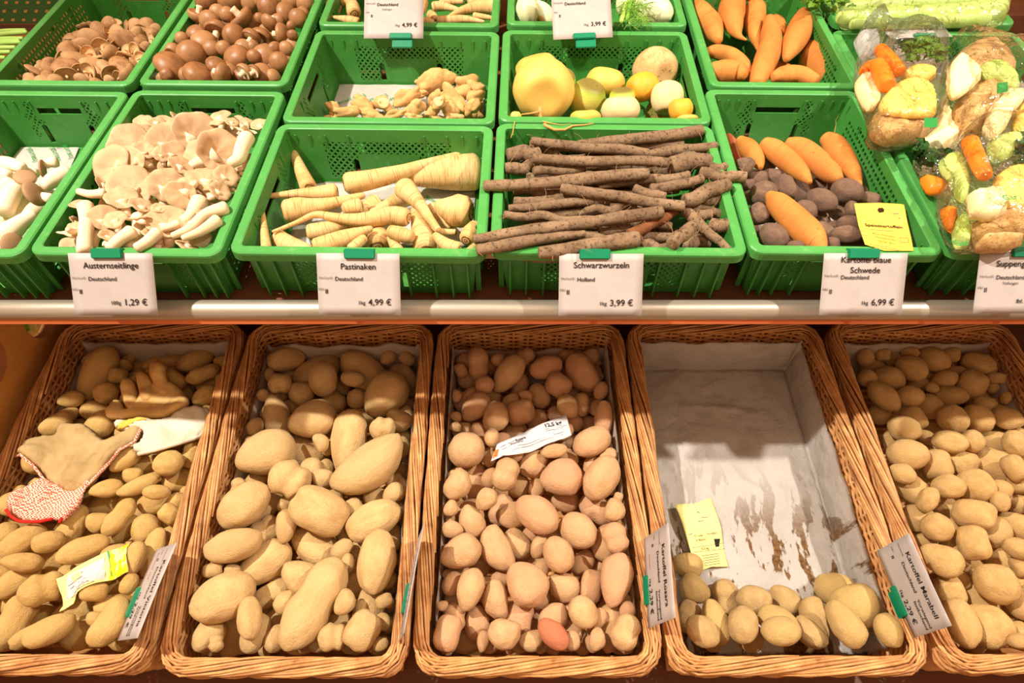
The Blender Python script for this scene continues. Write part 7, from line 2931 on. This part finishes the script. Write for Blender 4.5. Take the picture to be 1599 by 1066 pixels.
def carrot(pts, h, label, view, seed, wpx):
    P = view(pts)
    sp = [(x, y, w / 5.33) for (x, y), w in zip(P, wpx)]
    r = root_body('carrot', sp, TU, h, Pile(), M['carrot'], seed, 18, 0.02, 0.012, 1, 16, 0, 0.01, None, None, 0.06)
    tag(r['o'], label, 'carrot', 'carrot pieces in the bags')


HB = 0.028
# upper left bag
piece('celeriac_piece', TU, z1([(190, 800), (240, 740), (420, 760), (640, 780), (700, 880), (640, 950), (480, 985), (280, 960), (190, 890)]), HB, M['celeriac'], 0.020, 0.016, 'brown celeriac chunk at the bottom of the upper left bag', 'celeriac', None, 0.016, 2, 0.005, 0.003, 1)
piece('turnip_slice', TU, z1([(258, 715), (300, 610), (400, 500), (540, 445), (680, 480), (750, 560), (765, 700), (740, 765), (600, 768), (400, 745)]), HB + 0.026, M['turnip_flesh'], 0.010, 0.006, 'yellow turnip slice across the middle of the upper left bag', 'turnip slice', None, 0.008, 2)
piece('turnip_wedge', TU, z1([(70, 500), (95, 445), (160, 425), (215, 440), (260, 560), (300, 660), (230, 715), (170, 690), (110, 610)]), HB + 0.010, M['celeriac_flesh'], 0.016, 0.008, 'cream turnip wedge at the left of the upper left bag', 'turnip wedge', None, 0.012, 2)
carrot([(285, 190), (340, 260), (400, 330), (455, 385)], HB + 0.038, 'long carrot piece at the top of the upper left bag', z1, 41, (100, 124, 128, 110))
carrot([(265, 320), (300, 400), (335, 470), (352, 505)], HB + 0.040, 'short thick carrot piece in front in the upper left bag', z1, 42, (130, 146, 146, 136))
carrot([(150, 390), (190, 350), (235, 325)], HB + 0.022, 'carrot end behind the short thick one', z1, 43, (80, 100, 90))
leaf_clump('savoy_leaf', TU, 1320 + 600 / 5.33, 40 + 270 / 5.33, 48, 44, 42, M['leaf'], 5, 'crinkled green cabbage leaves in the upper left bag', 'cabbage', HB + 0.018, 0.022)
piece('turnip_wedge', TU, z1([(450, 440), (490, 380), (600, 350), (740, 380), (760, 450), (640, 470), (540, 450)]), HB + 0.016, M['turnip_flesh'], 0.014, 0.008, 'yellow turnip piece under the green leaves', 'turnip wedge', None, 0.012)
film_bag('plastic_bag', TU, z1([(95, 150), (80, 90), (160, 40), (265, 22), (300, 130), (300, 165), (420, 125), (560, 140), (720, 190), (795, 330), (775, 480), (780, 760), (720, 920), (560, 1000), (360, 1035), (150, 992), (185, 880), (150, 720), (62, 520), (80, 290), (150, 220)]), HB - 0.004, 0.062, 0.016, 'clear bag of soup vegetables hanging over the purple potato crate', 31)
pad('knot', TU, z1([(95, 150), (78, 95), (120, 60), (160, 40), (215, 45), (262, 22), (280, 80), (300, 130), (290, 175), (240, 200), (200, 250), (150, 260), (130, 210)]), HB + 0.02, M['film_knot'], lambda p: HB + 0.012, 0.020, 0.014, 0.010, bpy.data.objects['plastic_bag.001'], 0.004, 1)
# upper right bag
piece('celeriac_root', TU, z1([(830, 420), (870, 300), (960, 210), (1080, 160), (1200, 165), (1320, 240), (1400, 340), (1420, 420), (1300, 480), (1000, 500)]), HB - 0.002, M['celeriac'], 0.034, 0.05, 'whole pale celeriac behind the upper right bag', 'celeriac', None, 0.03, 2, 0.007, 0.003, 4)
piece('celeriac_root', TU, z1([(900, 800), (890, 680), (980, 560), (1120, 490), (1250, 520), (1300, 640), (1260, 800), (1180, 920), (1050, 950), (950, 900)]), HB + 0.006, M['celeriac'], 0.036, 0.05, 'rooty celeriac in the middle of the upper right bag', 'celeriac', None, 0.03, 2, 0.006, 0.004, 6)
piece('turnip_wedge', TU, z1([(845, 560), (838, 420), (880, 310), (940, 245), (1020, 300), (1150, 420), (1050, 530), (930, 615)]), HB + 0.040, M['celeriac_flesh'], 0.012, 0.006, 'pale triangular turnip wedge in the upper right bag', 'turnip wedge', None, 0.010, 1)
piece('leek_piece', TU, z1([(1100, 340), (1200, 300), (1330, 330), (1440, 430), (1450, 540), (1380, 560), (1300, 470), (1130, 440)]), HB + 0.034, M['celery'], 0.014, 0.02, 'light green leek piece in the upper right bag', 'leek', None, 0.012)
piece('turnip_cube', TU, z1([(1140, 850), (1200, 690), (1260, 580), (1480, 570), (1470, 640), (1400, 720), (1330, 860), (1240, 950)]), HB + 0.038, M['celeriac_flesh'], 0.016, 0.005, 'cream turnip block at the right in the upper right bag', 'turnip block', None, 0.012, 0)
piece('turnip_slice', TU, z1([(1380, 850), (1400, 740), (1470, 640), (1560, 600), (1620, 700), (1600, 880), (1480, 930)]), HB + 0.030, M['turnip_flesh'], 0.014, 0.007, 'yellow turnip slice at the right photo edge', 'turnip slice', None, 0.012)
piece('celeriac_leaf_root', TU, z1([(560, 1000), (700, 900), (760, 780), (800, 560), (850, 640), (900, 860), (980, 940), (850, 1030), (680, 1050)]), HB - 0.010, M['celeriac_flesh'], 0.022, 0.03, 'pale stringy celeriac between the two upper bags', 'celeriac', None, 0.02, 2, 0.005, 0.005, 8)
film_bag('plastic_bag', TU, z1([(822, 172), (900, 215), (1000, 250), (1180, 290), (1350, 330), (1480, 380), (1640, 420), (1660, 920), (1480, 930), (1250, 965), (1000, 960), (880, 890), (890, 760), (840, 600), (830, 420), (860, 300)]), HB - 0.004, 0.066, 0.020, 'clear bag with triangular turnip wedge below the tilted price card', 33)
# lower bag with the carrot
piece('celeriac_slice', TU, z2([(560, 780), (760, 740), (1010, 680), (1010, 960), (900, 1010), (700, 1015), (600, 990), (565, 880)]), HB + 0.004, M['celeriac'], 0.022, 0.010, 'celeriac slice with brown rind in the front bag', 'celeriac', None, 0.016, 1, 0.006, 0.002, 3)
piece('turnip_cube', TU, z2([(528, 560), (700, 535), (800, 540), (858, 700), (760, 760), (550, 720)]), HB + 0.036, M['celeriac_flesh'], 0.016, 0.005, 'cream turnip cube in the front bag', 'turnip block', None, 0.012, 0)
piece('turnip_slice', TU, z2([(740, 440), (800, 370), (900, 335), (1020, 340), (1040, 660), (930, 675), (800, 640), (750, 540)]), HB + 0.026, M['turnip_flesh'], 0.014, 0.008, 'large yellow turnip piece in the front bag at the photo edge', 'turnip slice', None, 0.012)
carrot([(555, 110), (590, 200), (640, 310), (685, 400)], HB + 0.044, 'bright carrot piece on top of the front bag', z2, 51, (140, 138, 136, 118))
piece('leek_piece', TU, z2([(290, 290), (330, 240), (430, 220), (520, 300), (560, 480), (520, 640), (440, 590), (380, 430), (300, 340)]), HB + 0.012, M['celery'], 0.018, 0.02, 'green leek piece left of the carrot in the front bag', 'leek', None, 0.014)
piece('carrot_piece', TU, z2([(290, 650), (470, 690), (430, 800), (400, 900), (340, 800)]), HB - 0.004, M['carrot'], 0.012, 0.012, 'shaded carrot piece low in the front bag', 'carrot', None, 0.012)
piece('carrot_piece', TU, z2([(130, 400), (240, 420), (350, 460), (330, 550), (220, 540), (160, 480)]), HB - 0.006, M['carrot'], 0.012, 0.012, 'shaded carrot end by the left rim of the soup vegetable crate', 'carrot', None, 0.012)
leaf_clump('kale_leaf', TU, 1410 + 190 / 5.328, 200 + 290 / 5.328, 44, 30, 40, M['leaf_dark'], 7, 'dark green kale leaf at the left rim of the soup crate', 'kale', HB - 0.012, 0.020)
leaf_clump('leek_leaf', TU, 1410 + 950 / 5.328, 200 + 200 / 5.328, 40, 40, 26, M['leaf_dark'], 9, 'dark green leaves at the right photo edge above the yellow turnip', 'leek leaves', HB + 0.010, 0.028)
piece('leek_piece', TU, z2([(690, 120), (800, 70), (930, 60), (1010, 120), (900, 250), (760, 300), (700, 220)]), HB + 0.022, M['celery'], 0.018, 0.02, 'light green leek end right of the bright carrot', 'leek', None, 0.014)
piece('leek_piece', TU, z2([(420, 740), (520, 720), (570, 800), (575, 960), (520, 1010), (420, 1000), (400, 880)]), HB - 0.004, M['celery'], 0.014, 0.02, 'green leek piece behind the printed film in front', 'leek', None, 0.014)
bagf = film_bag('plastic_bag', TU, z2([(290, 280), (420, 120), (520, 60), (700, 80), (860, 40), (1060, 60), (1080, 1000), (900, 1020), (640, 1022), (420, 1010), (330, 860), (260, 620), (330, 430)]), HB - 0.006, 0.064, 0.022, 'clear printed bag with carrot and turnip cube at the front right', 35)
liftf = lambda p: HB + 0.060
sheet_text(TU, [('Gär', 1410 + 838 / 5.328, 200 + 605 / 5.328, 4, 0.0140, 0.02, 'l'), ('Gär', 1410 + 425 / 5.328, 200 + 985 / 5.328, 3, 0.0140, 0.02, 'l')], HB + 0.06, liftf, bagf, M['film_green'])
film_bag('plastic_bag', TU, z2([(60, 300), (140, 200), (280, 220), (330, 400), (400, 600), (330, 700), (250, 560), (140, 430)]), HB - 0.014, 0.034, 0.006, 'small clear bag of kale against the left rim of the soup crate', 37, e=0.015)
# printed squares on the two upper bags
for i, (q, hb) in enumerate(((z1([(655, 770), (765, 770), (765, 848), (655, 848)]), HB + 0.059), (z1([(1260, 480), (1350, 470), (1355, 550), (1260, 570)]), HB + 0.062))):
    bars(TU, [q], hb, (lambda p, hb=hb: hb), [o for o in bpy.data.objects if o.name.startswith('plastic_bag')][1 + i], M['film_green'], 0.0005, 'printed_square')

# ================================================================ upper left corner
for i, (xa, ya, xb, yb, wd) in enumerate([(-30, 60, 42, 50, 8), (-30, 66, 36, 60, 8), (-30, 73, 32, 66, 8), (-30, 80, 24, 74, 8), (-30, 54, 40, 47, 7), (-30, 88, 16, 81, 8), (-20, 70, 30, 63, 7), (-30, 95, 8, 90, 8)]):
    r = root_body('leek_leaf_stalk', [(xa, ya, wd), ((xa + xb) / 2, (ya + yb) / 2 - 2, wd), (xb, yb, wd * 0.8)], TU, -0.006, Pile(), M['bean'], 1200 + i, 10, 0.02, 0.008, 1, 12, 0, 0.01)
    tag(r['o'], f'pale green stalk at the upper left corner, {ORD[i + 1] if i else "first"} counted from the top' if False else 'pale green stalk in the bunch at the upper left corner', 'green stalk', 'pale green stalks in the upper left corner')
bm = bmesh.new()
nx, ny = 10, 5
cw, ch = 0.0255, 0.0245
cache = {}


def V(x, y):
    kk = (round(x, 5), round(y, 5))
    if kk not in cache:
        cache[kk] = bm.verts.new((x, y, 0))
    return cache[kk]


for i in range(nx):
    for j in range(ny):
        x0, y0 = (i - nx / 2) * cw + (0.5 * cw * (j % 2)) * 0, j * ch
        q = [V(x0 + 0.36 * cw, y0 + 0.36 * ch), V(x0 + 0.66 * cw, y0 + 0.36 * ch), V(x0 + 0.66 * cw, y0 + 0.66 * ch), V(x0 + 0.36 * cw, y0 + 0.66 * ch)]
        r = [V(x0, y0), V(x0 + cw, y0), V(x0 + cw, y0 + ch), V(x0, y0 + ch)]
        for t in range(4):
            bm.faces.new((r[t], r[(t + 1) % 4], q[(t + 1) % 4], q[t]))
bmesh.ops.solidify(bm, geom=bm.faces[:], thickness=0.0015)
o = link('perforated_sheet', mesh_of(bm, 'perforated_sheet', False), M['sheet_green'])
c = at(10, 38, 1.52)
o.matrix_world = Matrix.Translation(c) @ Matrix((RIGHT, (UPV + FWD * 0.25).normalized(), (RIGHT).cross((UPV + FWD * 0.25).normalized()))).transposed().to_4x4()
tag(o, 'green sheet with square holes at the upper left corner', 'perforated sheet')
bm = bmesh.new()
box(bm, (0, 0, 0), (0.30, 0.02, 0.014))
o = link('wooden_ledge', mesh_of(bm, 'wooden_ledge', False), M['wood_dark'])
o.location = at(-20, 43, 1.50)
tag(o, 'dark wooden ledge below the perforated green sheet', 'ledge')
bm = bmesh.new()
box(bm, (0, 0, 0), (0.20, 0.30, 0.02))
o = link('wooden_board', mesh_of(bm, 'wooden_board', False), M['wood_pale'])
o.matrix_world = TU.mat(TU.hit(1690, 10, 0.0))
tag(o, 'pale wooden board at the upper right corner beside the celery crate', 'board')
